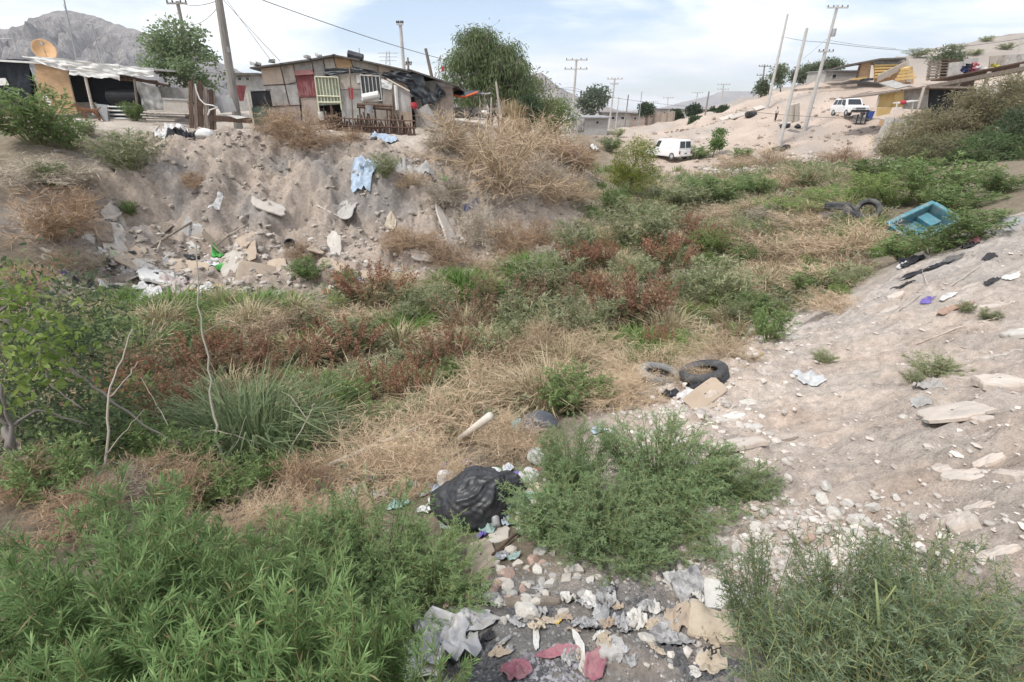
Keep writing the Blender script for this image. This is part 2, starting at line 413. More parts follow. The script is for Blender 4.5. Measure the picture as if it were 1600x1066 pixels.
def terrain_h(x, y):
    x, y = np.asarray(x, float), np.asarray(y, float)
    bm, sm = bank_mask(x, y), slope_mask(x, y)
    wx = (0.75 * perlin(x * 0.55, y * 0.5, 3) + 0.42 * perlin(x * 1.3, y * 0.9, 5) + 0.2 * perlin(x * 3.1, y * 2.2, 8)) * bm
    wy = (1.35 * perlin(x * 0.5, y * 0.25, 11) + 0.5 * perlin(x * 1.1, y * 0.9, 13) + 0.2 * perlin(x * 2.5, y * 2.1, 16) + 0.12 * perlin(x * 5, y * 4, 18)) * bm
    h = base_h(x + wx, y + wy)
    far = sstep(260, 520, np.hypot(x, y))
    h = h * (1 - far) + (EYE - 4.0) * far
    r = np.hypot(x, y)
    h += (0.10 * fbm(x * 0.5, y * 0.5, 3, 21) + 0.035 * fbm(x * 2.3, y * 2.3, 3, 25)) * (1 - 0.55 * sm) * (1 - far)
    h += bm * (0.13 * fbm(x * 1.6, y * 1.6, 4, 31, .62) + 0.10 * np.abs(fbm(x * 3.6, y * 2.8, 4, 35, .62)) + 0.05 * fbm(x * 6.5, y * 6.5, 2, 37, .6))
    st = (h - EYE) * 2.1 + 0.8 * fbm(x * .4, y * .4, 2, 39)      # weak strata break the face into ledges
    h += bm * 0.085 * (np.abs((st % 1) - .5) - .25) * 2 * sstep(-.2, .4, fbm(x * .5, y * .5, 2, 43))
    # broken blocks of earth: every block sits a little proud or back, with a crack between
    q1, v1 = cells(x * 1.5 + .35 * fbm(x * 2, y * 2, 2, 33), y * 1.5 + .3 * h, 1); q2, v2 = cells(x * 4.2, y * 3.8 + .6 * h, 2)
    blk = sstep(-.25, .3, fbm(x * .45 + 9, y * .45, 2, 34))
    h += bm * (blk * (.36 * (v1 - .5) - .12 * (1 - sstep(0, .12, q1))) + .13 * (v2 - .5) - .035 * (1 - sstep(0, .1, q2)))
    q3, v3 = cells(x * 6 + .5 * fbm(x * 3, y * 3, 2, 52), y * 8, 3)
    h += sm * (1 - sstep(9, 13, np.hypot(x, y))) * sstep(-.05, .4, fbm(x * .9 + 5, y * 1.2, 3, 54)) * (.05 * (v3 - .5) - .018 * (1 - sstep(0, .1, q3)))
    # small ledges, clods and ruts on the dump slope
    s1 = np.abs(fbm(x * 1.1 + 0.6 * y, y * 2.6, 4, 41, .55))
    s2 = x * .55 + y * 1.5 + .55 * fbm(x * .9, y * .9, 3, 47)      # low eroded ledges running across the slope
    h += sm * (0.15 * s1 + 0.028 * fbm(x * 6, y * 8, 3, 45, .62) - 0.05 + .075 * ((s2 * 1.6) % 1.0) ** 2.5 * sstep(0, .35, fbm(x * .7 + 3, y * .7, 2, 49)))
    near = 1 - sstep(7, 14, r)
    h += near * 0.011 * fbm(x * 18, y * 18, 2, 51, .6) * (0.4 + 0.6 * sm)
    hill = sstep(44, 56, y) * sstep(12, 24, x)
    h += hill * (0.5 * fbm(x * 0.16, y * 0.2, 3, 61) + 0.55 * np.abs(fbm(x * 0.22, y * 0.3, 4, 65, .6)) + .16 * fbm(x * .9, y * .9, 3, 67, .6) - .15) * (1 - far)
    up = sstep(80, 95, y + .4 * x - 20) * sstep(45, 60, x)
    h += up * (1.2 * np.abs(fbm(x * .07, y * .09, 4, 69, .6)) + .35 * fbm(x * .35, y * .35, 3, 70, .6) - .5) * (1 - far)
    return h
def _axis(core, grow, lim):
    a = list(core); d = core[-1] - core[-2]; x = core[-1]
    while x < lim:
        d *= grow; x += d; a.append(x)
    b = []; d = core[1] - core[0]; x = core[0]
    while x > -lim:
        d *= grow; x -= d; b.append(x)
    return np.array(b[::-1] + a)
def _axis_y():
    a = [0.4]
    while a[-1] < 9: a.append(a[-1] + 0.042 + 0.004 * a[-1])
    while a[-1] < 23.5: a.append(a[-1] + 0.078)
    d = 0.08
    while a[-1] < 2600: d *= 1.045; a.append(a[-1] + d)
    b = []; x = 0.4; d = 0.05
    while x > -40: d *= 1.25; x -= d; b.append(x)
    return np.array(b[::-1] + a)
GX = _axis(np.concatenate([np.arange(-15, -4, .08), np.arange(-4, 6, .062), np.arange(6, 9, .08)]), 1.05, 2600)
GY = _axis_y()
_xx, _yy = np.meshgrid(GX, GY, indexing='ij')
HZ = terrain_h(_xx, _yy)
def H(x, y):
    x, y = np.asarray(x, float), np.asarray(y, float)
    i = np.clip(np.searchsorted(GX, x) - 1, 0, len(GX) - 2); j = np.clip(np.searchsorted(GY, y) - 1, 0, len(GY) - 2)
    u = np.clip((x - GX[i]) / (GX[i + 1] - GX[i]), 0, 1); v = np.clip((y - GY[j]) / (GY[j + 1] - GY[j]), 0, 1)
    return (HZ[i, j] * (1 - u) * (1 - v) + HZ[i + 1, j] * u * (1 - v) + HZ[i, j + 1] * (1 - u) * v + HZ[i + 1, j + 1] * u * v)
_TS = np.concatenate([np.linspace(0.8, 12, 500), np.linspace(12.02, 40, 700), np.linspace(40.1, 200, 700)])
def G(px, py, zmin=0.8):
    """where the line of sight through a point of the photograph meets the ground"""
    d = dirpx(px, py); ts = _TS[_TS > zmin]
    p = d[None] * ts[:, None] + np.array([0, 0, EYE])
    k = np.nonzero(p[:, 2] < H(p[:, 0], p[:, 1]))[0]
    if not len(k): return PY(px, py, 150.0)
    k = k[0]
    a, b = ts[max(k - 1, 0)], ts[k]
    for _ in range(12):
        m = (a + b) / 2; q = d * m + np.array([0, 0, EYE])
        if q[2] < H(q[0], q[1]): b = m
        else: a = m
    q = d * b + np.array([0, 0, EYE]); q[2] = float(H(q[0], q[1]))
    return q
def normal_at(x, y, e=0.25):
    gx = (H(x + e, y) - H(x - e, y)) / (2 * e); gy = (H(x, y + e) - H(x, y - e)) / (2 * e)
    return nrm(np.array([-gx, -gy, 1.0]))

# colour zones of the soil (what the soil is, not how it is lit)
_sm, _bm = slope_mask(_xx, _yy), bank_mask(_xx, _yy)
_hn = fbm(_xx * .35, _yy * .35, 3, 71)
_sand = np.array([0.565, 0.475, 0.405]); _bank = np.array([0.375, 0.312, 0.26]); _grey = np.array([0.27, 0.25, 0.235])
_soil = np.array([0.23, 0.19, 0.14]); _hillc = np.array([0.47, 0.38, 0.315]); _ash = np.array([0.23, 0.22, 0.21]); _dust = np.array([0.48, 0.42, 0.36])
def _mixc(a, b, w): return a + (b - a) * w[..., None]
_col = np.broadcast_to(_soil, _xx.shape + (3,)).copy()
_plat = sstep(20, 24, _yy) * (1 - sstep(-1, 4, _xx - 0.12 * (_yy - 20)))
_col = _mixc(_col, _dust, _plat)
_col = _mixc(_col, _bank, _bm)
_spur = sstep(17, 20, _yy) * (1 - sstep(40, 52, _yy)) * sstep(-4, -1, _xx) * (1 - sstep(5.5, 8, _xx)) * sstep(1.35, 1.7, HZ)
_col = _mixc(_col, np.array([.39, .33, .275]), _spur)
_gb = _bm * sstep(-.15, .45, fbm(_xx * .28 + 2, _yy * .5, 3, 75)) * sstep(1.6, 2.6, HZ) * (1 - sstep(4.0, 4.7, HZ))
_col = _mixc(_col, _grey, _gb * .85)
_hm = sstep(38, 48, _yy) * sstep(3, 14, _xx - .08 * _yy)
_col = _mixc(_col, _hillc, _hm)
_hp = _hm * sstep(-.1, .5, fbm(_xx * .12, _yy * .16, 4, 73))
_col = _mixc(_col, np.array([.40, .345, .30]), _hp * .8)
_col = _mixc(_col, np.array([.33, .295, .26]), sstep(85, 100, _yy + .4 * _xx - 20) * sstep(50, 70, _xx) * .85)
_col = _mixc(_col, _sand, _sm)
_ashm = (1 - sstep(1.55, 2.3, _yy + .12 * fbm(_xx * 2, _yy * 2, 3, 79) * 3)) * sstep(-.5, -.1, _xx) * (1 - sstep(.85, 1.2, _xx + .15 * fbm(_xx * 3, _yy * 3, 2, 83)))
_col = _mixc(_col, _ash, _ashm * .9)
_gl = _sm * sstep(6.0, 7.6, _yy) * sstep(3.6, 5.5, _xx)
_col = _mixc(_col, np.array([.44, .40, .365]), _gl * .8)
_sp = _sm * sstep(.0, .5, fbm(_xx * .9 + 11, _yy * 1.1, 4, 87, .6)); _col = _mixc(_col, np.array([.47, .42, .375]), _sp * .5)
_sp = _sm * sstep(.1, .5, fbm(_xx * 1.3 + 31, _yy * 1.6, 4, 89, .6)); _col = _mixc(_col, np.array([.50, .39, .315]), _sp * .45)
_col *= (1 + 0.12 * _hn + 0.13 * fbm(_xx * 1.7, _yy * 1.7, 4, 85, .6))[..., None]
m_ground = bpy.data.materials.new('soil'); m_ground.use_nodes = True
def _ground_nodes():
    nt = m_ground.node_tree; N = nt.nodes; L = nt.links; b = N['Principled BSDF']
    b.inputs['Roughness'].default_value = 1.0; b.inputs['Specular IOR Level'].default_value = 0.1
    at = N.new('ShaderNodeAttribute'); at.attribute_name = 'Col'
    tc = N.new('ShaderNodeTexCoord')
    n1 = N.new('ShaderNodeTexNoise'); n1.inputs['Scale'].default_value = 9; n1.inputs['Detail'].default_value = 10; n1.inputs['Roughness'].default_value = .72
    n2 = N.new('ShaderNodeTexNoise'); n2.inputs['Scale'].default_value = 70; n2.inputs['Detail'].default_value = 5; n2.inputs['Roughness'].default_value = .7
    vo = N.new('ShaderNodeTexVoronoi'); vo.inputs['Scale'].default_value = 24; vo.feature = 'F1'
    for n in (n1, n2, vo): L.new(tc.outputs['Object'], n.inputs['Vector'])
    mr = N.new('ShaderNodeMapRange'); mr.inputs[1].default_value = .3; mr.inputs[2].default_value = .7; mr.inputs[3].default_value = .66; mr.inputs[4].default_value = 1.28
    L.new(n1.outputs['Fac'], mr.inputs[0])
    m2 = N.new('ShaderNodeMapRange'); m2.inputs[1].default_value = .3; m2.inputs[2].default_value = .7; m2.inputs[3].default_value = .78; m2.inputs[4].default_value = 1.2
    L.new(n2.outputs['Fac'], m2.inputs[0])
    mu = N.new('ShaderNodeMath'); mu.operation = 'MULTIPLY'; L.new(mr.outputs[0], mu.inputs[0]); L.new(m2.outputs[0], mu.inputs[1])
    sc = N.new('ShaderNodeVectorMath'); sc.operation = 'SCALE'; L.new(at.outputs['Color'], sc.inputs[0]); L.new(mu.outputs[0], sc.inputs['Scale'])
    # pale chips of stone scattered in the soil
    lt = N.new('ShaderNodeMath'); lt.operation = 'LESS_THAN'; lt.inputs[1].default_value = .16; L.new(vo.outputs['Distance'], lt.inputs[0])
    se = N.new('ShaderNodeSeparateColor'); L.new(vo.outputs['Color'], se.inputs[0])
    gt = N.new('ShaderNodeMath'); gt.operation = 'GREATER_THAN'; gt.inputs[1].default_value = .62; L.new(se.outputs[0], gt.inputs[0])
    ml = N.new('ShaderNodeMath'); ml.operation = 'MULTIPLY'; L.new(lt.outputs[0], ml.inputs[0]); L.new(gt.outputs[0], ml.inputs[1])
    mm = N.new('ShaderNodeMath'); mm.operation = 'MULTIPLY'; mm.inputs[1].default_value = .6; L.new(ml.outputs[0], mm.inputs[0])
    mx = N.new('ShaderNodeMix'); mx.data_type = 'RGBA'; L.new(mm.outputs[0], mx.inputs[0]); L.new(sc.outputs[0], mx.inputs[6])
    mx.inputs[7].default_value = (.56, .53, .48, 1)
    L.new(mx.outputs[2], b.inputs['Base Color'])
    bp = N.new('ShaderNodeBump'); bp.inputs['Strength'].default_value = .95; bp.inputs['Distance'].default_value = .055
    ah = N.new('ShaderNodeMath'); ah.operation = 'MULTIPLY_ADD'; ah.inputs[1].default_value = .35
    L.new(n2.outputs['Fac'], ah.inputs[0]); L.new(n1.outputs['Fac'], ah.inputs[2])
    L.new(ah.outputs[0], bp.inputs['Height']); L.new(bp.outputs[0], b.inputs['Normal'])
_ground_nodes()
_g = Geo(); _nx, _ny = len(GX), len(GY)
_i, _j = np.meshgrid(np.arange(_nx - 1), np.arange(_ny - 1), indexing='ij')
_g.add(np.stack([_xx, _yy, HZ], -1).reshape(-1, 3), np.stack([_i * _ny + _j, (_i + 1) * _ny + _j, (_i + 1) * _ny + _j + 1, _i * _ny + _j + 1], -1).reshape(-1, 4), None, _col.reshape(-1, 3))
ground = _g.build('ground', m_ground, smooth=True)
ground['kind'] = 'structure'

# ------------------------------------------------------------------ mountains
def ridge(name, sil, Y, depth, rough, seed, c1, c2, nx=260, ny=60, floor=-6, bs=0.05):
    sil = np.array([PY(px, py, Y) for px, py in sil])
    xs = np.linspace(sil[0, 0], sil[-1, 0], nx); zs = np.interp(xs, sil[:, 0], sil[:, 2])
    t = np.linspace(-1, 1, ny)
    X, T_ = np.meshgrid(xs, t, indexing='ij'); Zr = np.repeat(zs[:, None], ny, 1)
    fall = np.where(T_ < 0, 1 - np.abs(T_) ** 1.25, 1 - np.abs(T_) ** 1.6)
    k = 3.0 / depth
    n = .65 * np.abs(fbm(X * k * 2.2, T_ * 1.6 + X * k, 6, seed, .6)) + .5 * np.abs(fbm(X * k * 7, T_ * 2.4, 4, seed + 4, .6)) + .25 * np.abs(perlin(X * k * 26, T_ * 6, seed + 8))
    hz = Zr - floor - EYE
    Z = EYE + floor + hz * fall - np.minimum(hz, 400) * rough * n * np.clip(np.abs(T_) * 4, .06, 1) * (1 - np.abs(T_) ** 4)
    g = Geo(); g.grid(np.stack([X, Y + T_ * depth, Z], -1).reshape(-1, 3), nx, ny)
    o = g.build(name, mat(name + '_rock', c1, c2, scale=bs, rough=1, bump=1.0, spec=.05, bscale=bs * 6, stretch=(1, 1, .6)), smooth=True)
    MATS[name + '_rock'].node_tree.nodes['Bump'].inputs['Distance'].default_value = 6
    o['kind'] = 'structure'
    return o
ridge('mountain', [(-700,110),(-400,60),(-200,44),(-60,40),(0,42),(40,39),(62,42),(72,24),(88,16),(108,14),(135,18),(160,28),(200,42),(240,56),(280,72),(340,98),(420,130),(520,170)], 900, 420, .55, 3, (.33,.30,.285), (.20,.185,.18), nx=400, ny=100, bs=.035)
ridge('hill', [(640,150),(700,126),(760,136),(800,126),(828,117),(845,112),(856,121),(872,136),(896,147),(925,160),(960,172),(1010,180)], 1300, 420, .42, 9, (.33,.29,.26), (.22,.2,.19), bs=.02)
ridge('far_hills', [(860,182),(940,176),(990,173),(1040,168),(1080,157),(1112,149),(1132,142),(1160,142),(1200,144),(1260,140),(1340,150),(1500,160)], 3600, 900, .3, 15, (.36,.32,.29), (.26,.24,.23), bs=.008)
# ------------------------------------------------------------------ plants: builders (unit size: radius 0.5, height 1)
m_leaf = leaf_mat('green_leaf', 0.44, 0.6)
m_twig = leaf_mat('dry_twig', 0.12, 0.85, 0.14, 0.1)
m_stem = leaf_mat('green_stem', 0.0, 0.7, 0.1)
def lerpc(a, b, t):
    return np.asarray(a)[None] + (np.asarray(b) - np.asarray(a))[None] * np.asarray(t)[:, None]
def rdir(rng, n, up=0.0):
    d = nrm(rng.normal(size=(n, 3))); d[:, 2] += up
    return nrm(d)
def stems_path(rng, n, spread, height, base_r=.08, lean=1.3, hv=.35):
    az = rng.uniform(0, 2 * math.pi, n); k = np.sqrt(rng.uniform(0.02, 1, n))
    out = np.stack([np.cos(az), np.sin(az), np.zeros(n)], 1)
    b = out * (base_r * k)[:, None]
    hh = height * (1 - hv * k * rng.uniform(.5, 1.2, n)) * rng.uniform(.8, 1.0, n)
    sp = spread * k
    def at(t):
        t = np.asarray(t)
        return b + out * (sp * t ** lean)[:, None] + np.stack([np.zeros(n), np.zeros(n), hh * t * (1.12 - .12 * t)], 1)
    return at, out, hh
def make_herb(seed, nst=26, nshoot=12, nleaf=13, L=.06, W=.007, shoot=.2, spread=.42, height=1.0, ca=(.07, .13, .04), cb=(.13, .21, .075), ct=(.20, .30, .10), droop=.35, stemr=.006, t0=.2, lean=1.3, base_r=.08, hv=.35, sway=.5, lup=.2):
    rng = np.random.RandomState(seed)
    at, out, hh = stems_path(rng, nst, spread, height, base_r, lean, hv)
    f, st = Geo(), Geo()
    p0, p1, p2 = at(np.zeros(nst)), at(np.full(nst, .5)), at(np.ones(nst))
    scol = lerpc((.16, .2, .08), (.22, .22, .1), rng.rand(nst))
    st.twigs(p0, p1, p2, stemr, stemr * .4, scol)
    for s in range(nshoot):
        t = np.clip(t0 + (1 - t0) * (s + rng.rand(nst)) / nshoot, 0, 1)
        o = at(t); tip = (s / nshoot)
        d = nrm(rdir(rng, nst) * np.array([1, 1, .5]) + out * .6 + np.array([0, 0, .2 + .5 * tip]))
        sl = shoot * (1.05 - .6 * t) * rng.uniform(.6, 1.25, nst)
        mid = o + d * sl[:, None] * .5; end = o + d * sl[:, None] + np.array([0, 0, .12]) * sl[:, None]
        st.twigs(o, mid, end, stemr * .45, stemr * .2, scol * 1.1)
        for l in range(nleaf):
            u = ((l + rng.rand(nst)) / nleaf) ** .75
            q = o + (mid - o) * np.minimum(u * 2, 1)[:, None] + (end - mid) * np.maximum(u * 2 - 1, 0)[:, None]
            ld = nrm(rdir(rng, nst) * 1.15 + d * (.35 + .7 * u)[:, None] + np.array([0, 0, lup]))
            yng = np.clip(.2 + .8 * u * t + rng.normal(0, .15, nst), 0, 1)
            col = lerpc(ca, cb, rng.rand(nst)); col = col + (np.asarray(ct)[None] - col) * (yng ** 2.2)[:, None]
            dead = rng.rand(nst) < .05 + .10 * (1 - tip) * (tip < .35); col = np.where(dead[:, None], np.array([.30, .25, .13]) * rng.uniform(.7, 1.2, (nst, 1)), col)
            f.blades(q, ld, L * rng.uniform(.55, 1.15, nst) * (1.1 - .35 * u), W * rng.uniform(.8, 1.2, nst), col, droop * rng.uniform(0, 1.6, nst), rng)
    return f, st
def make_dry(seed, n0=34, n1=8, n2=9, n3=0, col=(.58, .46, .325), cd=(.40, .295, .20), r=.004, flat=.75, L3=.14, W3=.006, wild=.9, lean=1.0):
    rng = np.random.RandomState(seed); g = Geo()
    az = rng.uniform(0, 2 * math.pi, n0); el = np.arcsin(rng.uniform(.05, 1, n0))
    d = np.stack([np.cos(az) * np.cos(el) * .5, np.sin(az) * np.cos(el) * .5, np.sin(el) * flat], 1)
    ln = rng.uniform(.65, 1.05, n0)[:, None]
    p0 = rng.normal(0, .05, (n0, 3)) * np.array([1, 1, 0]); p2 = d * ln; p1 = p2 * .5 + rng.normal(0, .05, (n0, 3)) + np.array([0, 0, .06])
    c = lerpc(col, cd, rng.rand(n0) ** 1.5)
    g.twigs(p0, p1, p2, r * 1.5, r * .7, c)
    def along(p0, p1, p2, t):
        t = t[:, None]
        return (1 - t) ** 2 * p0 + 2 * t * (1 - t) * p1 + t * t * p2
    for _ in range(n1):
        t = rng.uniform(.25, 1, n0); o = along(p0, p1, p2, t)
        dd = nrm(nrm(p2 - p0) * .8 + rdir(rng, n0) * wild)
        L = .30 * rng.uniform(.5, 1.2, n0)[:, None]
        e = o + dd * L * np.array([1, 1, .9]); e[:, 2] = np.maximum(e[:, 2], .01); m = (o + e) / 2 + rng.normal(0, .025, (n0, 3))
        c1 = lerpc(col, cd, rng.rand(n0))
        g.twigs(o, m, e, r * .8, r * .35, c1)
        for _2 in range(n2):
            t2 = rng.uniform(.1, 1, n0); q = along(o, m, e, t2)
            d3 = nrm(dd * .7 + rdir(rng, n0) * (wild + .2) + np.array([0, 0, .15]))
            c2 = lerpc(col, cd, rng.rand(n0)) * rng.uniform(.85, 1.12, (n0, 1))
            g.blades(q, d3, L3 * rng.uniform(.5, 1.3, n0), W3 * rng.uniform(.6, 1.2, n0), c2, rng.uniform(-.4, .8, n0), rng)
    return g
def make_dock(seed, nst=34, nf=46, rust=(.38, .205, .13), rust2=(.26, .15, .10), spread=.40):
    rng = np.random.RandomState(seed); f, st = Geo(), Geo()
    at, out, hh = stems_path(rng, nst, spread, 1.0, .22, 1.1, .2)
    st.twigs(at(np.zeros(nst)), at(np.full(nst, .5)), at(np.ones(nst)), .007, .003, lerpc((.22, .14, .08), (.3, .2, .12), rng.rand(nst)))
    for k in range(nf):
        t = .42 + .6 * (k + rng.rand(nst)) / nf; o = at(np.minimum(t, 1)) + rng.normal(0, .016, (nst, 3))
        d = nrm(rdir(rng, nst) * .8 + np.array([0, 0, .8]))
        f.blades(o, d, .06 * rng.uniform(.5, 1.3, nst), .022, lerpc(rust, rust2, rng.rand(nst)) * rng.uniform(.8, 1.25, (nst, 1)), .2, rng)
    for k in range(16):
        t = rng.uniform(.03, .6, nst); o = at(t)
        d = nrm(rdir(rng, nst) + np.array([0, 0, .3]))
        f.blades(o, d, .17 * rng.uniform(.5, 1.2, nst), .035, lerpc((.10, .13, .06), (.17, .16, .08), rng.rand(nst)), .5, rng)
    return f, st
def make_grass(seed, n=220, ca=(.11, .19, .06), cb=(.2, .28, .1), W=.018, spread=.5, base=.12, droop=.5, hv=.5):
    rng = np.random.RandomState(seed); g = Geo()
    az = rng.uniform(0, 2 * math.pi, n); k = np.sqrt(rng.rand(n))
    out = np.stack([np.cos(az), np.sin(az), np.zeros(n)], 1)
    o = out * (k * base)[:, None] + rng.normal(0, base * .2, (n, 3)) * np.array([1, 1, 0])
    hgt = rng.uniform(1 - hv, 1.05, n)
    p1 = o + out * (spread * k * .3)[:, None] + np.array([0, 0, .62]) * hgt[:, None] + rng.normal(0, .03, (n, 3))
    p2 = o + out * (spread * k * rng.uniform(.7, 1.25, n))[:, None] + np.array([0, 0, 1.0]) * (hgt * (1 - droop * k * rng.rand(n)))[:, None]
    sd = nrm(np.cross(out, np.array([0, 0, 1.0])) + rng.normal(0, .4, (n, 3)))
    w = (W * rng.uniform(.6, 1.2, n))[:, None]
    V = np.stack([o - sd * w * .4, o + sd * w * .4, p1 + sd * w * .5, p1 - sd * w * .5, p2], 1); b = np.arange(n)[:, None] * 5
    g.add(V.reshape(-1, 3), b + np.array([[0, 1, 2, 3]]), b + np.array([[3, 2, 4]]), np.repeat(lerpc(ca, cb, rng.rand(n)), 5, 0))
    return g
def make_tree(seed, blobs, nclump=60, per=46, L=.09, W=.05, ca=(.06, .11, .035), cb=(.13, .2, .07), tr=.12, trunk_top=None, clump=.34, narrow=False, trunk_col=(.2, .17, .14), lift=0.25, hang=0.0):
    """metres; blobs: (centre, radii, weight); foliage in uneven clumps with gaps, limbs reaching each clump"""
    rng = np.random.RandomState(seed); f, st = Geo(), Geo()
    w = np.array([b[2] for b in blobs], float); w /= w.sum()
    which = rng.choice(len(blobs), nclump, p=w)
    d = rdir(rng, nclump, lift); rad = rng.uniform(.35, 1.0, nclump) ** .5
    cc = np.array([np.asarray(blobs[i][0]) + d[k] * np.asarray(blobs[i][1]) * rad[k] for k, i in enumerate(which)])
    top = np.asarray(trunk_top if trunk_top is not None else np.average([b[0] for b in blobs], axis=0, weights=w))
    tk = np.array([[0, 0, -.2], top * np.array([.3, .3, .33]), top * np.array([.7, .7, .66]), top])
    tk[1:3, :2] += rng.normal(0, tr * .5, (2, 2))
    st.tube(tk, [tr * 1.25, tr, tr * .75, tr * .35], 8, col=trunk_col)
    tpar = np.clip(cc[:, 2] / max(top[2], .1) * .75, .25, .98)
    o = np.array([tk[1] + (tk[2] - tk[1]) * min(t / .66, 1) if t < .66 else tk[2] + (tk[3] - tk[2]) * (t - .66) / .34 for t in tpar])
    m = o + (cc - o) * .5 + np.array([0, 0, .12]) * np.linalg.norm(cc - o, axis=1)[:, None]
    st.twigs(o, m, cc, tr * .28, tr * .06, np.asarray(trunk_col) * 1.05)
    shade = rng.uniform(0, 1, nclump)
    for k in range(nclump):
        cs = clump * rng.uniform(.6, 1.35); n = int(per * rng.uniform(.6, 1.3))
        off = rng.normal(0, 1, (n, 3)); off = off / np.maximum(np.linalg.norm(off, axis=1, keepdims=True), 1e-6) * (rng.rand(n, 1) ** .45) * cs * np.array([1, 1, .75])
        off[:, 2] -= hang * cs * rng.rand(n) * 1.8
        q = cc[k] + off
        ld = nrm(off + rng.normal(0, .5 * cs, (n, 3)) + np.array([0, 0, .12 - hang]) * cs)
        col = lerpc(ca, cb, np.clip(shade[k] * .6 + rng.rand(n) * .5, 0, 1))
        if narrow: f.blades(q, ld, L * rng.uniform(.6, 1.2, n), W * rng.uniform(.7, 1.2, n), col, .3 + hang, rng)
        else: f.ovals(q, ld, L * rng.uniform(.6, 1.2, n), W * rng.uniform(.7, 1.2, n), col, rng)
        if k % 2 == 0:
            kk = min(8, n); st.twigs(np.repeat(cc[k][None], kk, 0), cc[k] + off[:kk] * .5 + .02, cc[k] + off[:kk], tr * .07, tr * .03, np.asarray(trunk_col) * 1.1)
    return f, st
TPL = {}
def tpl(kind, *parts):
    TPL.setdefault(kind, []).append([(n, g.mesh(kind + '_' + n, m)) for n, g, m in parts])
for _k in range(3):
    _f, _s = make_herb(100 + _k, 30, 9, 9, .105, .018, .22, .40, 1.0, (.11, .175, .06), (.185, .265, .10), (.26, .345, .14), droop=.25, stemr=.006); tpl('green', ('foliage', _f, m_leaf), ('stem', _s, m_stem))
    _f, _s = make_herb(110 + _k, 30, 9, 9, .095, .016, .22, .42, 1.0, (.225, .265, .14), (.33, .35, .20), (.42, .43, .27), droop=.2, stemr=.006); tpl('sage', ('foliage', _f, m_leaf), ('stem', _s, m_stem))
    _f, _s = make_herb(120 + _k, 30, 9, 9, .10, .014, .22, .40, 1.0, (.14, .215, .06), (.21, .295, .085), (.29, .37, .12), droop=.2, stemr=.006); tpl('bright', ('foliage', _f, m_leaf), ('stem', _s, m_stem))
    tpl('dry', ('twig', make_dry(130 + _k), m_twig))
    tpl('russet', ('twig', make_dry(140 + _k, col=(.46, .335, .225), cd=(.30, .205, .135)), m_twig))
    tpl('greydry', ('twig', make_dry(150 + _k, col=(.50, .44, .35), cd=(.35, .30, .24)), m_twig))
    tpl('dryfine', ('twig', make_dry(160 + _k, 44, 9, 12, r=.0026, L3=.13, W3=.0036, col=(.60, .475, .335), cd=(.43, .315, .205)), m_twig))
    _f, _s = make_dock(170 + _k); tpl('dock', ('seed_head', _f, m_leaf), ('stem', _s, m_twig))
    _f, _s = make_dock(180 + _k, 30, 34, (.31, .22, .145), (.23, .16, .105), .45); tpl('brown', ('seed_head', _f, m_leaf), ('stem', _s, m_twig))
    tpl('grass', ('blade', make_grass(190 + _k, 420, (.12, .21, .05), (.21, .31, .09), .02, .42, .38, .3), m_leaf))
    tpl('straw', ('blade', make_grass(200 + _k, 300, (.34, .28, .17), (.5, .42, .28), .016, .6, .3, .5), m_twig))
_prs = random.Random(5)
def plant(kind, px, py, w, h, label, name, cat='bush', group=None, parts=True, sink=.03, zmin=.8, asp=None):
    """a plant whose foot stands at a point of the photograph, w and h in photograph pixels"""
    q = G(px, py, zmin); v = _prs.choice(TPL[kind])
    wm, hm = px2m(q, w), px2m(q, h) * 1.02
    dpt = wm * (asp or _prs.uniform(.85, 1.05))
    loc = (q[0], q[1] + dpt * .25, float(H(q[0], q[1] + dpt * .25)) - sink * hm)
    rz = _prs.uniform(0, 6.28)
    if len(v) == 1:
        o = bpy.data.objects.new(name, v[0][1]); C.objects.link(o); tag(o, label, cat, group)
        o.location = loc; o.rotation_euler = (0, 0, rz); o.scale = (wm, dpt, hm)
    else:
        o = thing(name, label, cat, loc, rz, group, (wm, dpt, hm))
        for n, me in v: copy_mesh(me, n, o)
    return o
# ------------------------------------------------------------------ building materials
M_board = mat('weathered_board', (.50, .44, .38), (.36, .32, .28), 3, .95, .3, (1, 1, .35), .15, dirt=(.19, .165, .14), dscale=1.6, damt=.75, rand=.14)
M_greyboard = mat('grey_board', (.44, .42, .39), (.32, .30, .28), 3, .95, .3, (1, 1, .35), .15, dirt=(.17, .155, .14), dscale=1.8, damt=.75, rand=.14)
M_peach = mat('peach_board', (.55, .43, .34), (.44, .35, .28), 3, .95, .2, (1, 1, .4), .15, dirt=(.33, .28, .24), dscale=1.2, rand=.1)
M_ply = mat('plywood', (.50, .33, .19), (.39, .25, .14), 2.5, .85, .2, (1, 1, 5), .2, dirt=(.3, .22, .15), dscale=1.5, rand=.08)
M_yply = mat('yellow_plywood', (.62, .45, .20), (.54, .37, .15), 2, .8, .1, (1, 1, .3), .2, rand=.1)
M_net = mat('black_shade_net', (.028, .032, .04), (.016, .019, .024), 8, .8, .2, spec=.2)
M_tarp = mat('black_tarp', (.035, .042, .052), (.02, .025, .032), 4, .45, .3, spec=.4, dirt=(.13, .13, .12), dscale=2, damt=.4)
M_wtarp = mat('white_tarp', (.72, .71, .68), (.55, .54, .52), 1.5, .7, .2, spec=.3, dirt=(.4, .37, .33), dscale=1.4, damt=.5)
M_gtarp = mat('grey_tarp', (.42, .41, .38), (.26, .25, .24), 2.5, .8, .3, dirt=(.2, .19, .17), dscale=2)
M_rustred = mat('red_paint', (.22, .05, .055), (.15, .035, .04), 3, .6, .1, spec=.3, dirt=(.36, .2, .19), dscale=2.5, damt=.5)
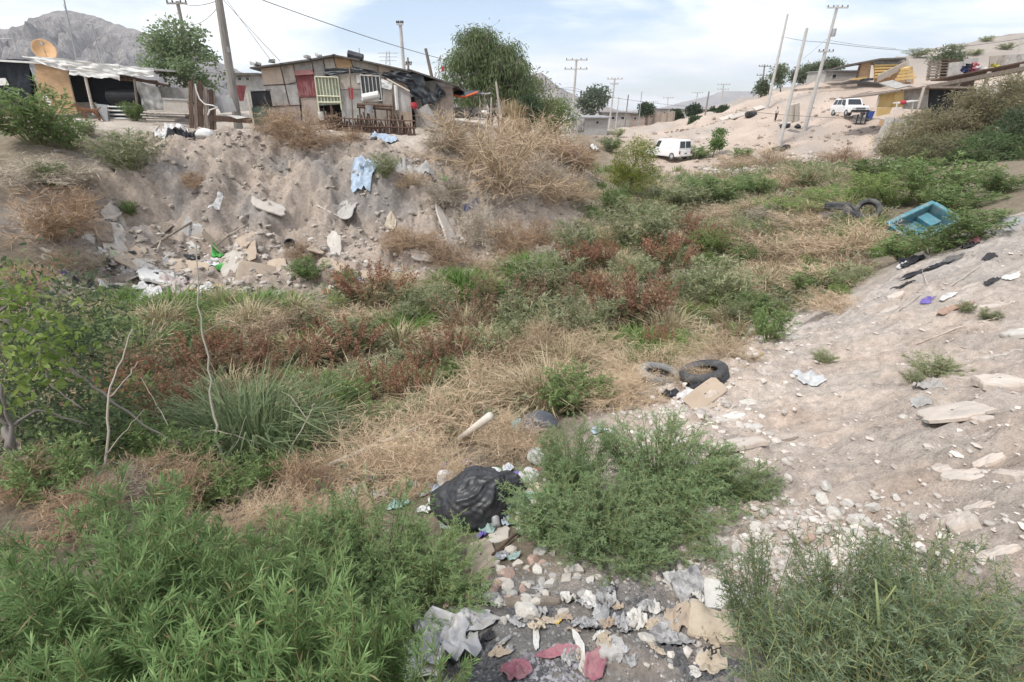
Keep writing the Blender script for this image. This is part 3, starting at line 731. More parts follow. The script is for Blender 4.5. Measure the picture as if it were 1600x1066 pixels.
M_gate = mat('cream_paint', (.66, .65, .48), (.55, .54, .4), 6, .6, .05, spec=.35)
M_white = mat('white_paint', (.74, .73, .70), (.62, .61, .58), 5, .6, .05, spec=.3, dirt=(.42, .39, .35), dscale=3, damt=.4)
M_concrete = mat('concrete', (.44, .42, .395), (.33, .315, .295), 4, .95, .4, dirt=(.26, .245, .225), dscale=1.5, rand=.1)
M_brick = mat('block_wall', (.42, .34, .29), (.32, .26, .22), 4, .95, .4, dirt=(.24, .2, .18), dscale=1.5)
M_wood = mat('old_wood', (.30, .25, .205), (.17, .14, .115), 3, .95, .4, (4, 4, .6), .15, rand=.2)
M_darkwood = mat('dark_wood', (.15, .10, .075), (.075, .05, .04), 4, .95, .3, (3, 3, .6), .1, rand=.25)
M_palewood = mat('pale_wood', (.55, .49, .42), (.41, .36, .31), 4, .9, .3, (4, .6, 4), .15, rand=.15)
M_polewood = mat('pole_wood', (.29, .265, .24), (.19, .175, .16), 5, .9, .3, (3, 3, .25), .15, rand=.12)
M_polecon = mat('pole_concrete', (.50, .48, .455), (.40, .385, .365), 2, .9, .15, rand=.06)
M_metal = mat('grey_sheet', (.40, .41, .42), (.28, .29, .30), 2, .5, .1, spec=.4, metal=.3, dirt=(.3, .24, .2), dscale=2.5)
M_roofdark = mat('tar_roof', (.15, .135, .12), (.085, .08, .072), 5, .95, .4)
M_orange = mat('orange_dish', (.60, .37, .19), (.5, .3, .15), 4, .6, .05)
M_wire = mat('cable', (.10, .10, .105), (.08, .08, .085), 4, .7)
M_glass = mat('dark_glass', (.03, .035, .04), (.02, .024, .028), 2, .15, 0, spec=.5)
M_black = mat('black_plastic', (.03, .03, .033), (.018, .018, .02), 5, .55, .1)
M_rubber = mat('tyre_rubber', (.085, .085, .088), (.045, .045, .048), 7, .85, .2, spec=.2, dirt=(.25, .23, .2), dscale=3, damt=.55)
M_blue = mat('blue_plastic', (.06, .12, .42), (.05, .09, .33), 4, .5)
M_redc = mat('red_cloth', (.45, .05, .07), (.36, .04, .05), 5, .8)
M_orcloth = mat('orange_cloth', (.72, .17, .06), (.6, .13, .05), 5, .8)
M_cardboard = mat('cardboard', (.47, .38, .29), (.38, .30, .23), 4, .95, .2, dirt=(.3, .26, .22), dscale=2, rand=.12)
M_slab = mat('pale_slab', (.54, .495, .445), (.43, .395, .35), 4, .95, .35, dirt=(.45, .39, .33), dscale=2.5, damt=.8, rand=.12)

def pl(pts, Y):
    return np.array([PY(x, y, Y) for x, y in pts])
def quad(root, name, pts, Y, th, m, label=None):
    o = Geo().prism(pl(pts, Y), (0, th, 0)).build(name, m, root)
    if label: o['label'] = label
    return o
def bar(root, name, a, b, Y, r, m, n=6, Y2=None):
    A, B = PY(*a, Y), PY(*b, Y2 or Y)
    return Geo().tube(np.array([A, (A + B) / 2, B]), r, n).build(name, m, root)
def beam(root, name, A, B, w, t, m, up=(0, 0, 1)):
    """a sawn piece between two world points"""
    A, B = np.asarray(A, float), np.asarray(B, float); d = nrm(B - A); s = nrm(np.cross(d, up)); u = np.cross(s, d)
    V = [p + s * a * w / 2 + u * b * t / 2 for p in (A, B) for a, b in ((-1, -1), (1, -1), (1, 1), (-1, 1))]
    return Geo().add(V, [[0, 1, 2, 3], [7, 6, 5, 4], [0, 4, 5, 1], [1, 5, 6, 2], [2, 6, 7, 3], [3, 7, 4, 0]]).build(name, m, root)
def sheet(root, name, c4, Y, amp, m, n=18, seed=0, dy=(0, 0, 0, 0), fold=3.0, ragged=.03):
    """hanging cloth or film between four photograph points (tl, tr, br, bl), folded"""
    c = [PY(x, y, Y + d) for (x, y), d in zip(c4, dy)]
    u, v = np.meshgrid(np.linspace(0, 1, n), np.linspace(0, 1, n), indexing='ij')
    ra = 1 + ragged * fbm(u * 6, v * 0 + seed, 2, seed) * 3
    vv = np.clip(v * ra, 0, 1.15)[..., None]; uu = u[..., None]
    V = (1 - uu) * (1 - vv) * c[0] + uu * (1 - vv) * c[1] + uu * vv * c[2] + (1 - uu) * vv * c[3]
    V[..., 1] += amp * (np.sin((u * fold + .3 * v + seed + .25 * fbm(u * 3, v * 3, 2, seed + 1)) * 6.28) * .22 * (.3 + v) + .8 * fbm(u * 2.2 + seed, v * 2.2, 3, seed))
    V[..., 2] += amp * .25 * fbm(u * 3, v * 3 + seed, 2, seed + 2)
    return Geo().grid(V.reshape(-1, 3), n, n).build(name, m, root, True)
def at_ground(px, Y):
    x = PY(px, 180, Y)[0]
    return np.array([x, Y, float(H(x, Y))])
def put(name, label, cat, px, Y, group=None):
    return thing(name, label, cat, at_ground(px, Y), 0, group)

# ------------------------------------------------------------------ middle shack
Yc = 27.0
sh = put('shack', 'shack of patched grey boards with a barred cream gate and black tarp', 'shack', 540, Yc)
for _p, _m in [
 ([(407,105),(437,100),(445,132.5),(412,133)], M_peach), ([(412.5,134),(445,133),(452,164),(419,166)], M_greyboard), ([(419,167),(471,165),(474,200),(424,202)], M_brick),
 ([(438,100),(457,97),(463,128),(446,132)], M_board), ([(446,133),(463,129),(470,164),(453,164)], M_greyboard), ([(458,97),(486,92.5),(489,111),(461,112)], M_greyboard),
 ([(487,92.5),(503,89),(508,112),(490,112)], M_greyboard), ([(504,89),(520,87),(526,112),(509,112)], M_board), ([(521,86.5),(547,91),(551,104),(526,112)], M_ply), ([(548,91.5),(590,99),(590,112),(551,104)], M_board), ([(591,99.5),(640,110),(640,122),(591,112)], M_peach),
 ([(489,112),(507,112),(508,119),(490,119)], M_greyboard), ([(529,112.5),(551,105),(565,110),(570,140),(532,140)], M_board), ([(532,141),(570,141),(574,196),(535,198)], M_greyboard),
 ([(571,110),(600,113),(606,200),(575,198)], M_board), ([(601,113),(640,122),(645,200),(607,200)], M_peach), ([(467,153),(497,152),(500,198),(472,200)], M_brick)]:
    quad(sh, 'wall_panel', _p, Yc, .05, _m)
for _p in ([(646,128),(684,126),(690,200),(650,200)],):
    quad(sh, 'wall_panel', _p, Yc + .3, .06, M_greyboard)
quad(sh, 'block_wall', [(685,131),(706,134),(709,196),(690,196)], Yc + .15, .5, M_brick)
quad(sh, 'ledge', [(683,127),(709,131),(709,137),(684,134)], Yc + .02, .7, M_concrete)
_zr = lambda pts, Y: pl(pts, Y)
for _a, _b in [((390,106),(440,99.5)), ((437,99),(487,92)), ((484,93),(523,85.5)), ((519,85),(566,93.5)), ((562,92.5),(642,110)), ((636,107.5),(716,134))]:
    A0, B0 = PY(*_a, Yc - .35), PY(*_b, Yc - .35)
    _h = _rs.uniform(-.02, .03)
    V = [A0, B0, B0 + [0, 5.2, -.25], A0 + [0, 5.2, -.25]]
    V = np.array(V + [v + [0, 0, -.07] for v in V]); V[:, 2] += _h
    Geo().add(V, [[0, 1, 2, 3], [7, 6, 5, 4], [0, 4, 5, 1], [1, 5, 6, 2], [2, 6, 7, 3], [3, 7, 4, 0]]).build('roof_sheet', M_roofdark, sh)
for _x, _t in ((408, 106), (690, 128)):
    A0 = PY(_x, _t, Yc + .1); b0 = A0.copy(); b0[2] = float(H(b0[0], b0[1])) - .2
    Geo().prism(np.array([A0, b0, b0 + [0, 4.5, 0], A0 + [0, 4.5, -.3]]), (.06, 0, 0)).build('side_wall', M_board, sh)
_bk = pl([(408,108),(520,90),(690,128),(692,200),(412,200)], Yc + .2); _bk = (_bk - _bk[0]) * 1.0 + _bk[0] + np.array([0, 4.6, -.3])
Geo().prism(_bk, (0, .05, 0)).build('back_wall', M_board, sh)
_o = quad(sh, 'shutter', [(462,114),(489,112),(496,151),(467,152)], Yc - .05, .045, M_rustred, 'dark red shutter')
quad(_o, 'awning', [(460,110.5),(487,108.5),(490,116),(461.5,118)], Yc - .16, .1, mat('pink_trim', (.40, .20, .19), (.3, .15, .14), 4))
for _k in range(5): bar(_o, 'crack', (470 + _k * 4.5, 130 + (_k % 2) * 5), (474 + _k * 4, 149), Yc - .06, .006, M_board, 4)
# cream gate: frame, bars, backing
_gt = quad(sh, 'gate', [(493,121),(528,122),(532.5,163),(498,165)], Yc - .06, .03, mat('gate_backing', (.34, .36, .28), (.25, .27, .21), 4), 'barred cream gate')
for _a, _b in [((492,120),(529,121)), ((497,160),(532,160)), ((492,120),(499,176)), ((528,121),(534,172)), ((496,150),(532,151))]:
    bar(_gt, 'frame_bar', _a, _b, Yc - .12, .035, M_gate)
for _k in range(1, 7):
    bar(_gt, 'bar', (492 + 5.2 * _k, 120.5), (497.5 + 5.1 * _k, 160), Yc - .1, .022, M_gate)
# barred window
_wi = quad(sh, 'window', [(563,118),(593,120),(597,157),(567,155)], Yc - .06, .04, M_glass, 'window with white bars')
for _a, _b in [((562.5,117.5),(594,119.5)), ((566,155),(597,157.5)), ((562.5,117.5),(567,156)), ((593,119.5),(597,158))]:
    bar(_wi, 'frame_bar', _a, _b, Yc - .12, .03, M_white)
for _k in range(1, 5):
    bar(_wi, 'bar', (563 + 6 * _k, 118 + .4 * _k), (567 + 6 * _k, 155 + .4 * _k), Yc - .1, .022, M_white)
bar(sh, 'awning_batten', (568,113), (588,120), Yc - .35, .03, M_palewood)
sheet(sh, 'tarp_awning', [(506,106.5),(566,107),(566,113.5),(508,117)], Yc - .35, .07, M_tarp, 20, 3)
sheet(sh, 'tarp_awning', [(551,106),(594,114),(592,118),(553,112)], Yc - .5, .06, M_tarp, 16, 4)
sheet(sh, 'tarp', [(594,118),(612,109.5),(650,116),(640,134)], Yc - .3, .16, M_tarp, 24, 5)
sheet(sh, 'tarp', [(632,114),(660,117),(680,166),(640,150)], Yc - .25, .16, M_tarp, 24, 6)
sheet(sh, 'tarp', [(652,125),(664,132),(688,158),(660,168)], Yc - .15, .14, M_tarp, 20, 7)
sheet(sh, 'tarp', [(682,130),(697,146),(694,152),(678,154)], Yc - .12, .12, M_tarp, 16, 8)
sheet(sh, 'white_cloth', [(595,122),(613,130),(612,141),(596,137)], Yc - .28, .05, M_white, 12, 9)
quad(sh, 'tan_board', [(598,141),(602,137),(607,136),(612,140),(614,170),(598,168)], Yc - .22, .04, M_board)
_d = quad(sh, 'lean_to_door', [(619,136),(641,146),(643,176),(621,173)], Yc - .75, .05, M_greyboard)
bar(_d, 'door_post', (618,133), (621,172), Yc - .8, .09, M_white)
bar(_d, 'door_rail', (605,124), (640,143), Yc - .85, .045, M_palewood)
bar(sh, 'post', (546,105), (552,196), Yc - .6, .035, M_wood)
bar(sh, 'post', (569,150), (570,196), Yc - .9, .035, M_palewood)
quad(sh, 'red_paint_patch', [(544,137),(551,137),(552,155),(546,155)], Yc - .012, .01, M_redc)
quad(sh, 'notice', [(556,117),(561,117),(563,129),(558,130)], Yc - .03, .015, M_white)
_r = thing('rolled_tarp', 'rolled black mat lying on the shack\'s roof', 'mat', PY(555, 89, Yc + .6)); bar(_r, 'roll', (544,84), (567,90.5), Yc + .6, .17, M_tarp, 10)
for _x, _y in ((397,101), (425,96), (404,100), (480,89), (497,87)):
    _q = PY(_x, _y, Yc + .1); _o = Geo().box(_q, (.26, .24, .13), rotmat(.2, .1, _x), .04).build('roof_block', M_concrete); tag(_o, 'concrete lump weighing down the shack\'s roof edge', 'block', 'lumps on the shack roof')
for _a, _b in [((437,99),(452,165)), ((412,133.5),(462,131)), ((457,96),(471,166)), ((486,92),(491,113)), ((520,86),(527,113)), ((504,88),(509,113)), ((547,91),(552,106)), ((570,108),(575,197)), ((600,112),(606,200)), ((419,166.5),(472,164.5)), ((590,99),(591,113))]:
    bar(sh, 'dark_gap_strip', _a, _b, Yc - .015, .018, M_darkwood, 4)  # thin dark strips added to stand in for shaded gaps between wall panels
# objects in front of the shack
_b = thing('mattress_roll', 'white rolled mattress under the barred window', 'mattress', PY(580, 155, Yc - 1)); bar(_b, 'roll', (567,153), (592,148), Yc - 1, .17, M_white, 12); bar(_b, 'roll', (566,157), (592,156), Yc - .9, .10, M_white, 10)
_t = thing('bench', 'dark bench piled with junk in front of the shack', 'bench', at_ground(580, Yc - 1.1))
for _a, _c in [((558,163),(614,166)), ((558,167),(612,171))]: bar(_t, 'slat', _a, _c, Yc - 1.1, .07, M_darkwood, 6)
for _x in (561, 585, 610): bar(_t, 'leg', (_x,163), (_x + 3,196), Yc - 1.1, .04, M_darkwood, 6)
_o = Geo().lathe([(.01, 0), (.15, 0), (.19, .34), (.2, .35), (.18, .34), (.14, .03), (.01, .03)], 18, Matrix.Translation(PY(578, 177, Yc - 1.3))).build('bucket', M_metal); tag(_o, 'grey bucket hanging by the junk bench', 'bucket')
_o = Geo().lathe([(.01, 0), (.16, 0), (.2, .38), (.21, .39), (.19, .38), (.01, .05)], 18, Matrix.Translation(PY(505, 188, Yc - 1.2))).build('bucket', M_white); tag(_o, 'pale bucket at the foot of the cream gate', 'bucket')
_o = thing('rolled_bundle', 'fat grey rolled bundle leaning beside the tarp at the shack\'s end', 'bundle', at_ground(672, Yc - 1)); bar(_o, 'roll', (660,168), (679,200), Yc - 1, .30, M_concrete, 14); bar(_o, 'core', (659.5,167), (660.5,169), Yc - 1, .12, M_wood, 10)
for _i in range(3):
    _o = thing('leaning_plank', 'plank leaning between the rolled bundle and the black tarp', 'plank', at_ground(655, Yc - .9), 0, 'planks by the rolled bundle'); bar(_o, 'plank', (646 + _i * 4, 168), (658 + _i * 5, 196), Yc - .9 + .06 * _i, .04, (M_wood, M_palewood, M_rustred)[_i], 4)
_o = Geo().lathe([(.01, 0), (.14, .02), (.17, .12), (.14, .26), (.01, .28)], 14, Matrix.Translation(PY(647, 170, Yc - 1))).build('red_bag', M_redc); tag(_o, 'red bundle at the shack\'s end', 'bundle')
# picket fence of dark brushwood
_f = put('brushwood_fence', 'dark brown brushwood fence along the bank in front of the shack', 'fence', 570, 25.6)
_frs = np.random.RandomState(4)
for _k in range(52):
    _x = 506 + _k * 2.75; _o = at_ground(_x, 25.6 + _frs.uniform(-.06, .06)); _hh = (.75 + .25 * math.sin(_k * .35)) * _frs.uniform(.75, 1.15)
    Geo().tube(np.array([_o - [0, 0, .1], _o + [_frs.uniform(-.05, .05), 0, _hh * .5], _o + [_frs.uniform(-.1, .1), _frs.uniform(-.05, .05), _hh]]), [.05, .045, .03], 5).build('picket', M_darkwood, _f)
for _dz in (.3, .62):
    Geo().tube(np.array([at_ground(x, 25.5) + [0, 0, _dz + .05 * math.sin(x)] for x in (506, 540, 575, 610, 648)]), .03, 5).build('rail', M_darkwood, _f)

# ------------------------------------------------------------------ left shack
Yl = 25.8
ls = put('shade_shack', 'low shack with white sheeting roof edge and black shade net walls', 'shack', 110, Yl)
quad(ls, 'net_wall', [(-40,93),(40,93),(62,150),(64,190),(-40,190)], Yl + .3, .05, M_net)
sheet(ls, 'net_drape', [(10,92),(46,94),(50,168),(14,165)], Yl + .1, .08, M_net, 16, 21)
quad(ls, 'plywood_panel', [(54,97),(105,111),(121,178),(62,178)], Yl, .04, M_ply)
quad(ls, 'net_wall', [(106,110),(132,114),(146,166),(119,163)], Yl + 1.2, .04, M_net)
quad(ls, 'net_wall', [(134,114),(212,121),(232,186),(140,186)], Yl + 1.4, .04, M_net)
quad(ls, 'back_board', [(116,160),(150,160),(152,184),(120,184)], Yl + 1.1, .04, M_greyboard)
bar(ls, 'post', (132,115), (147,180), Yl - .1, .06, M_palewood)
bar(ls, 'post', (210,124), (216,178), Yl - .1, .05, M_wood)
for _p, _s, _am in [([(34,88),(86,91),(107,112),(60,99)], 31, .12), ([(84,90),(170,100),(186,118),(104,110)], 32, .10), ([(104,96),(186,101),(187,124),(107,116)], 33, .10), ([(168,99.5),(240,108),(240,120),(186,117)], 34, .08)]:
    sheet(ls, 'roof_sheeting', _p, Yl - .25, _am, M_wtarp, 22, _s, ragged=.05)
V = np.array([PY(-40, 91, Yl - .1), PY(240, 107, Yl - .1), PY(240, 107, Yl - .1) + [0, 5, .1], PY(-40, 91, Yl - .1) + [0, 5, .1]]); V = np.concatenate([V, V - [0, 0, .08]])
Geo().add(V, [[0, 1, 2, 3], [7, 6, 5, 4], [0, 4, 5, 1], [1, 5, 6, 2], [2, 6, 7, 3], [3, 7, 4, 0]]).build('roof', M_wtarp, ls)
for _a, _b in [((186,118),(250,131)), ((195,121),(262,134)), ((188,124),(246,128))]: bar(ls, 'beam', _a, _b, Yl + .2, .06, M_darkwood, 5)
sheet(ls, 'tarp_wall', [(211,127),(246,136),(262,178),(226,178)], Yl + .1, .12, M_gtarp, 20, 35)
quad(ls, 'side_wall', [(246,136),(300,138),(302,176),(262,178)], Yl + .8, .05, M_greyboard)
_o = Geo().lathe([(.01, -.75), (.3, -.75), (.33, -.7), (.33, .7), (.3, .75), (.01, .75)], 20, np.array(Matrix.Translation(PY(196, 152, Yl + .6)) @ Matrix.Rotation(R(90), 4, 'Y'))).build('oil_drum', M_black); tag(_o, 'black drum lying under the shade net roof', 'drum')
_k = put('shelf_rack', 'grey slatted rack beside the drum under the net roof', 'rack', 188, Yl - .2)
for _y in (167, 173, 179, 185): bar(_k, 'slat', (168,_y), (206,_y + 1), Yl - .2, .045, M_metal, 4)
for _x in (169, 205): bar(_k, 'upright', (_x,164), (_x + 2,190), Yl - .15, .03, M_metal, 4)
_o = thing('metal_sheet', 'grey corrugated sheet leaning against the black net', 'sheet', at_ground(158, Yl - .3)); quad(_o, 'sheet', [(148,162),(167,164),(169,190),(161,190)], Yl - .35, .02, M_metal); bar(_o, 'edge', (146,162), (163,191), Yl - .4, .02, M_black, 4)
_o = thing('leaning_board', 'pale board leaning on the plywood panel', 'board', at_ground(70, Yl - .3)); quad(_o, 'board', [(66,150),(70,146),(80,160),(78,166)], Yl - .3, .03, M_white)
_o = thing('white_sign', 'white board behind the dark bush on the left', 'board', at_ground(8, Yl)); quad(_o, 'board', [(-10,123),(8,122),(14,133),(-6,134)], Yl + .05, .03, M_white)
# antennas on the left roof
for _a, _b, _l in [((97,-15),(120,96), 'tall thin antenna mast on the left shack\'s roof'), ((143,36),(158,97), 'short thin mast on the left shack\'s roof'), ((18,50),(30,90), 'stub mast left of the orange dish')]:
    _q = PY(*_b, Yl + 1.5); _o = thing('antenna_mast', _l, 'mast', _q); bar(_o, 'mast', _a, _b, Yl + 1.5, .028, M_metal, 6)
    if _b[0] < 125: bar(_o, 'cross_rod', (_a[0] + 2, _a[1] + 22), (_a[0] + 16, _a[1] + 60), Yl + 1.5, .012, M_metal, 4) if _b[0] > 50 else bar(_o, 'cross_rod', (-6, 62), (22, 60), Yl + 1.5, .02, M_metal, 4)
    else: bar(_o, 'cross_rod', (134, 36), (152, 39), Yl + 1.5, .012, M_metal, 4)
_c = PY(69, 78, Yl + 1.0); _dr = thing('satellite_dish', 'orange satellite dish on the left shack\'s roof', 'satellite dish', _c)
_Mx = Matrix.Translation(_c) @ Vector((.55, -.62, .55)).to_track_quat('Z', 'Y').to_matrix().to_4x4()
Geo().lathe([(.01, -.16), (.2, -.145), (.38, -.1), (.52, -.03), (.60, .03), (.61, .02), (.53, -.05), (.38, -.12), (.2, -.165), (.01, -.18)], 28, np.array(_Mx @ Matrix.Diagonal((.74, .92, .9, 1)))).build('dish', M_orange, _dr, True)
_e = np.array(_Mx @ Vector((0, 0, .42))); _e0 = np.array(_Mx @ Vector((0, -.5, 0)))
Geo().tube(np.array([_e0, (_e0 + _e) / 2, _e]), .02, 6).build('feed_arm', M_orange, _dr); Geo().box(_e, (.1, .1, .12)).build('feed_horn', M_metal, _dr)
bar(_dr, 'mount', (70, 80), (68, 94), Yl + 1.1, .04, M_metal, 6)
# yard things between the shacks
for _i, (_a, _b, _y, _dd) in enumerate([((226,175),(298,178),0,0), ((222,179),(292,181),.1,0), ((224,183),(280,186),0,.2), ((232,173),(300,174),.2,.3), ((230,187),(275,188),-.1,.1)]):
    A, B = PY(*_a, Yl - 1 + _y), PY(*_b, Yl - 1 + _dd)
    _o = thing('stacked_plank', 'pale plank in the low stack beside the small green shrub', 'plank', A, 0, 'planks stacked in the yard'); beam(_o, 'plank', A, B, .22, .05, M_palewood)
_o = thing('pale_trough', 'pale concrete trough behind the stacked planks', 'trough', at_ground(272, Yl - .2)); quad(_o, 'wall', [(255,155),(292,157),(296,178),(256,176)], Yl - .2, .35, M_slab); quad(_o, 'rim', [(253,153),(294,155),(294,157.5),(254,156)], Yl - .24, .43, M_concrete)
_f = put('plank_fence', 'rough upright dark planks, an old gate by the leaning pole', 'fence', 310, 24.4)
for _i, (_x, _t, _w) in enumerate([(294,127,7), (302,134,6), (308,128,8), (317,136,7), (325,141,7), (331,144,5)]):
    quad(_f, 'plank', [(_x, _t), (_x + _w - .6, _t + (2 if _i % 2 else -1)), (_x + _w + 1.6, 206), (_x + 2.4, 207)], 24.4 + .04 * (_i % 2), .05, M_wood if _i % 2 else M_darkwood)
bar(_f, 'rail', (293,160), (338,166), 24.52, .05, M_wood, 5)
_o = thing('hose', 'pale hose looped over the old plank gate', 'hose', at_ground(312, 24.3)); Geo().tube(np.array([PY(x, y, 24.25) for x, y in [(305,131),(307,142),(312,155),(320,163),(333,165),(340,168),(328,172),(325,180)]]), .03, 6).build('hose', M_white, _o)
_o = thing('zinc_sheet', 'grey metal sheet propped beside the leaning pole', 'sheet', at_ground(350, 24.6)); quad(_o, 'sheet', [(333,152),(362,153),(370,174),(345,177)], 24.6, .02, M_metal)
_o = thing('long_plank', 'long brown plank lying along the bank top', 'plank', at_ground(360, 24.2)); quad(_o, 'plank', [(326,180),(392,185),(394,193),(327,189)], 24.2, .08, M_darkwood)
_o = thing('rusty_sheet', 'rust brown panel standing behind the leaning pole', 'panel', at_ground(378, 26)); quad(_o, 'panel', [(368,133),(384,134),(380,158),(374,158)], 26, .03, M_rustred)
_o = thing('plank_prop', 'pale plank leaning beside the black bin', 'plank', at_ground(390, 25)); quad(_o, 'plank', [(384,146),(387,145),(395,184),(392,186)], 25, .05, M_palewood)
_o = thing('black_bin', 'black open box beside the shack\'s left corner', 'box', at_ground(403, 25.9)); quad(_o, 'box', [(391,141),(414,140),(419,166),(395,168)], 25.9, .5, M_black); quad(_o, 'rim', [(390,140),(415,139),(415,141.5),(390.5,143)], 25.85, .6, M_metal)
_o = thing('green_sheet', 'dark green door panel under the black box', 'panel', at_ground(402, 25.7)); quad(_o, 'panel', [(393,168),(419,166),(422,196),(398,196)], 25.7, .04, mat('green_door', (.09, .13, .10), (.06, .09, .07), 4))
_o = thing('small_board', 'pale curved board on the bank top near the pole', 'board', at_ground(370, 24)); quad(_o, 'board', [(355,180),(372,181),(384,184),(370,186)], 24, .1, M_white)
_o = thing('white_post', 'short white post among weeds on the left bank', 'post', G(125, 216)); bar(_o, 'post', (123,187), (126,214), float(G(125, 216)[1]), .09, M_white, 8)

# ------------------------------------------------------------------ leaning pole, utility poles, wires
def pole(label, top, bot, Y, r0, r1, m, arms=(), ground_fix=True, extra=None, name='utility_pole', grp=None):
    A, B = PY(*top, Y), PY(*bot, Y)
    if ground_fix:
        d = nrm(B - A); gz = float(H(B[0], B[1])); B = B + d * max((B[2] - gz + .3) / max(-d[2], .2), 0)
    o = thing(name, label, 'pole', (B[0], B[1], B[2]), 0, grp)
    Geo().tube(np.array([B, (A + B) / 2, A]), [r0, (r0 + r1) / 2, r1], 10).build('pole', m, o)
    for t, l in arms:
        c = A + (B - A) * t
        beam(o, 'crossarm', c + [-l / 2, -.12, 0], c + [l / 2, -.12, 0], .12, .12, M_polewood if m is M_polewood else M_polecon)
        for s in (-.46, -.2, .2, .46):
            Geo().lathe([(.01, 0), (.05, 0), (.07, .08), (.04, .16), (.01, .18)], 8, np.array(Matrix.Translation(c + [l * s, -.12, .06]))).build('insulator', M_black, o)
    if extra:
        for t, sx, sz, wd in extra:
            c = A + (B - A) * t
            Geo().lathe([(.01, -sz / 2), (wd, -sz / 2), (wd, sz / 2), (.01, sz / 2)], 12, np.array(Matrix.Translation(c + [sx, -.2, 0]))).build('transformer', M_metal, o)
    return o
pole('leaning weathered wooden pole beside the left tree', (337,-30), (370,182), 25.4, .2, .15, M_polewood, extra=[(.42, .2, .2, .05)])
pole('wooden pole with crossarm behind the left tree', (277,2), (291,70), 46, .17, .13, M_polewood, [(.02, 1.6), (.33, 1.3)])
pole('thin pole rising behind the middle shack\'s roof', (625,33), (632,118), 44, .15, .12, M_polecon, [(.03, .5)])
pole('short leaning post behind the shack\'s right end', (665,76), (676,126), 31, .12, .08, M_wood)
pole('small post with a short arm behind the shack roof', (637,90), (639,120), 46, .1, .08, M_polewood, [(.1, .6)])
pole('very thin mast left of the pole behind the shack', (561,75), (562,100), 40, .04, .03, M_metal)
pole('upright bare branch post beside the dry reeds', (775,128), (781,172), 27.5, .07, .05, M_palewood)
pole('short pale stick post left of the dry reeds', (768,152), (767,182), 27, .05, .04, M_palewood)
pole('double crossarm utility pole at the start of the far street', (901,92), (892,210), 74, .2, .13, M_polecon, [(.015, 2.9), (.12, 3.1)])
pole('utility pole with crossarm beyond the parked cars', (961,122), (952,195), 100, .19, .13, M_polecon, [(.02, 2.8), (.11, 1.4)])
pole('thin dark pole in the far street', (982,148), (977,190), 105, .14, .1, M_polewood)
pole('short thin pole left of the far street trees', (967,152), (963,190), 100, .1, .08, M_polecon)
pole('bare pole standing on the sandy mound\'s crest', (1108,143), (1101,184), 80, .12, .1, M_polewood)
pole('far crossarm pole right of the white house', (1131,131), (1125,172), 150, .2, .15, M_polecon, [(.03, 3.5), (.2, 3.2)])
pole('far crossarm pole behind the white house', (1090,144), (1087,168), 170, .18, .14, M_polecon, [(.03, 3.4)])
pole('far crossarm pole above the long fence', (1044,152), (1042,178), 170, .18, .14, M_polecon, [(.03, 3.4)])
pole('faintest far crossarm pole', (1021,158), (1020,180), 190, .18, .14, M_polecon, [(.05, 3.2)])
pole('thin pole beside the round dark tree in the far street', (1003,143), (998,192), 95, .08, .06, M_metal)
pole('bare pole, leftmost of the three tall ones on the hill', (1231,22), (1203,148), 74, .2, .12, M_polecon)
pole('bare pole, middle of the three tall ones on the hill', (1261,44), (1218,226), 56, .21, .13, M_polecon)
pole('tall utility pole with crossarm and transformer above the white truck', (1309,8), (1262,185), 60, .23, .13, M_polecon, [(.02, 2.2), (.34, 1.6)], extra=[(.2, .25, .7, .2)])
pole('crossarm pole on the hill\'s left shoulder', (1195,101), (1190,140), 100, .16, .12, M_polewood, [(.05, 2.2), (.3, 2.6)])
pole('far pole beyond the hill\'s shoulder', (1160,162), (1158,172), 160, .12, .1, M_polecon, [(.1, 2.5)])
pole('pale pole at the right edge behind the hill shacks', (1598,55), (1588,95), 70, .14, .11, M_polecon)
def wire(label, pts, r=.018, grp='overhead wires'):
    A = np.array([PY(x, y, Y) for x, y, Y in pts]); out = []
    for a, b in zip(A[:-1], A[1:]):
        t = np.linspace(0, 1, 14)[:-1, None]; s = a + (b - a) * t; s[:, 2] -= (4 * t * (1 - t))[:, 0] * np.linalg.norm(b - a) * .008; out.append(s)
    out = np.concatenate(out + [A[-1:]])
    o = Geo().tube(out, r, 4).build('overhead_wire', M_wire); tag(o, label, 'wire', grp)
wire('long wire sagging from the top left past the middle shack to the street', [(330,-30,27), (690,92,50), (897,142,74), (1110,168,110)], .022)
wire('wire from the leaning pole to the middle shack\'s roof', [(340,-20,25.4), (425,97,27)], .012)
wire('second wire from the leaning pole to the shack roof', [(342,-8,25.4), (438,96,27)], .012)
wire('wire from the leaning pole up to the pole behind the tree', [(338,2,25.4), (278,3,46)], .015)
wire('low wire from the leaning pole to the left', [(340,12,25.4), (300,38,46), (255,60,60)], .015)
wire('wire between the three tall hill poles and the right edge', [(1226,58,74), (1287,66,60), (1440,80,66), (1600,60,62)], .022)
wire('lower wire from the tall hill pole to the right', [(1255,92,57), (1290,62,60), (1400,76,66)], .015)
wire('wire along the hill\'s foot in front of the truck', [(1150,172,58), (1262,182,57), (1372,186,53), (1480,196,48)], .02)
wire('wire from the street pole toward the hill', [(860,138,74), (895,137,74), (960,150,100)], .02)
# lattice tower far behind the shack
_b = PY(606, 112, 210); _tw = thing('lattice_tower', 'faint far lattice power tower above the shack roof', 'tower', _b)
for _s in (-1, 1):
    bar(_tw, 'leg', (606 + _s * 4, 112), (606 + _s * 2, 80), 210, .12, M_metal, 4)
for _y, _w in ((83, 16), (89, 14), (95, 13)): bar(_tw, 'crossarm', (606 - _w, _y), (606 + _w, _y), 210, .1, M_metal, 4)
for _k in range(5): bar(_tw, 'brace', (602.5 + .3 * _k, 111 - 6 * _k), (609.5 - .3 * _k, 105 - 6 * _k), 210, .07, M_metal, 4)

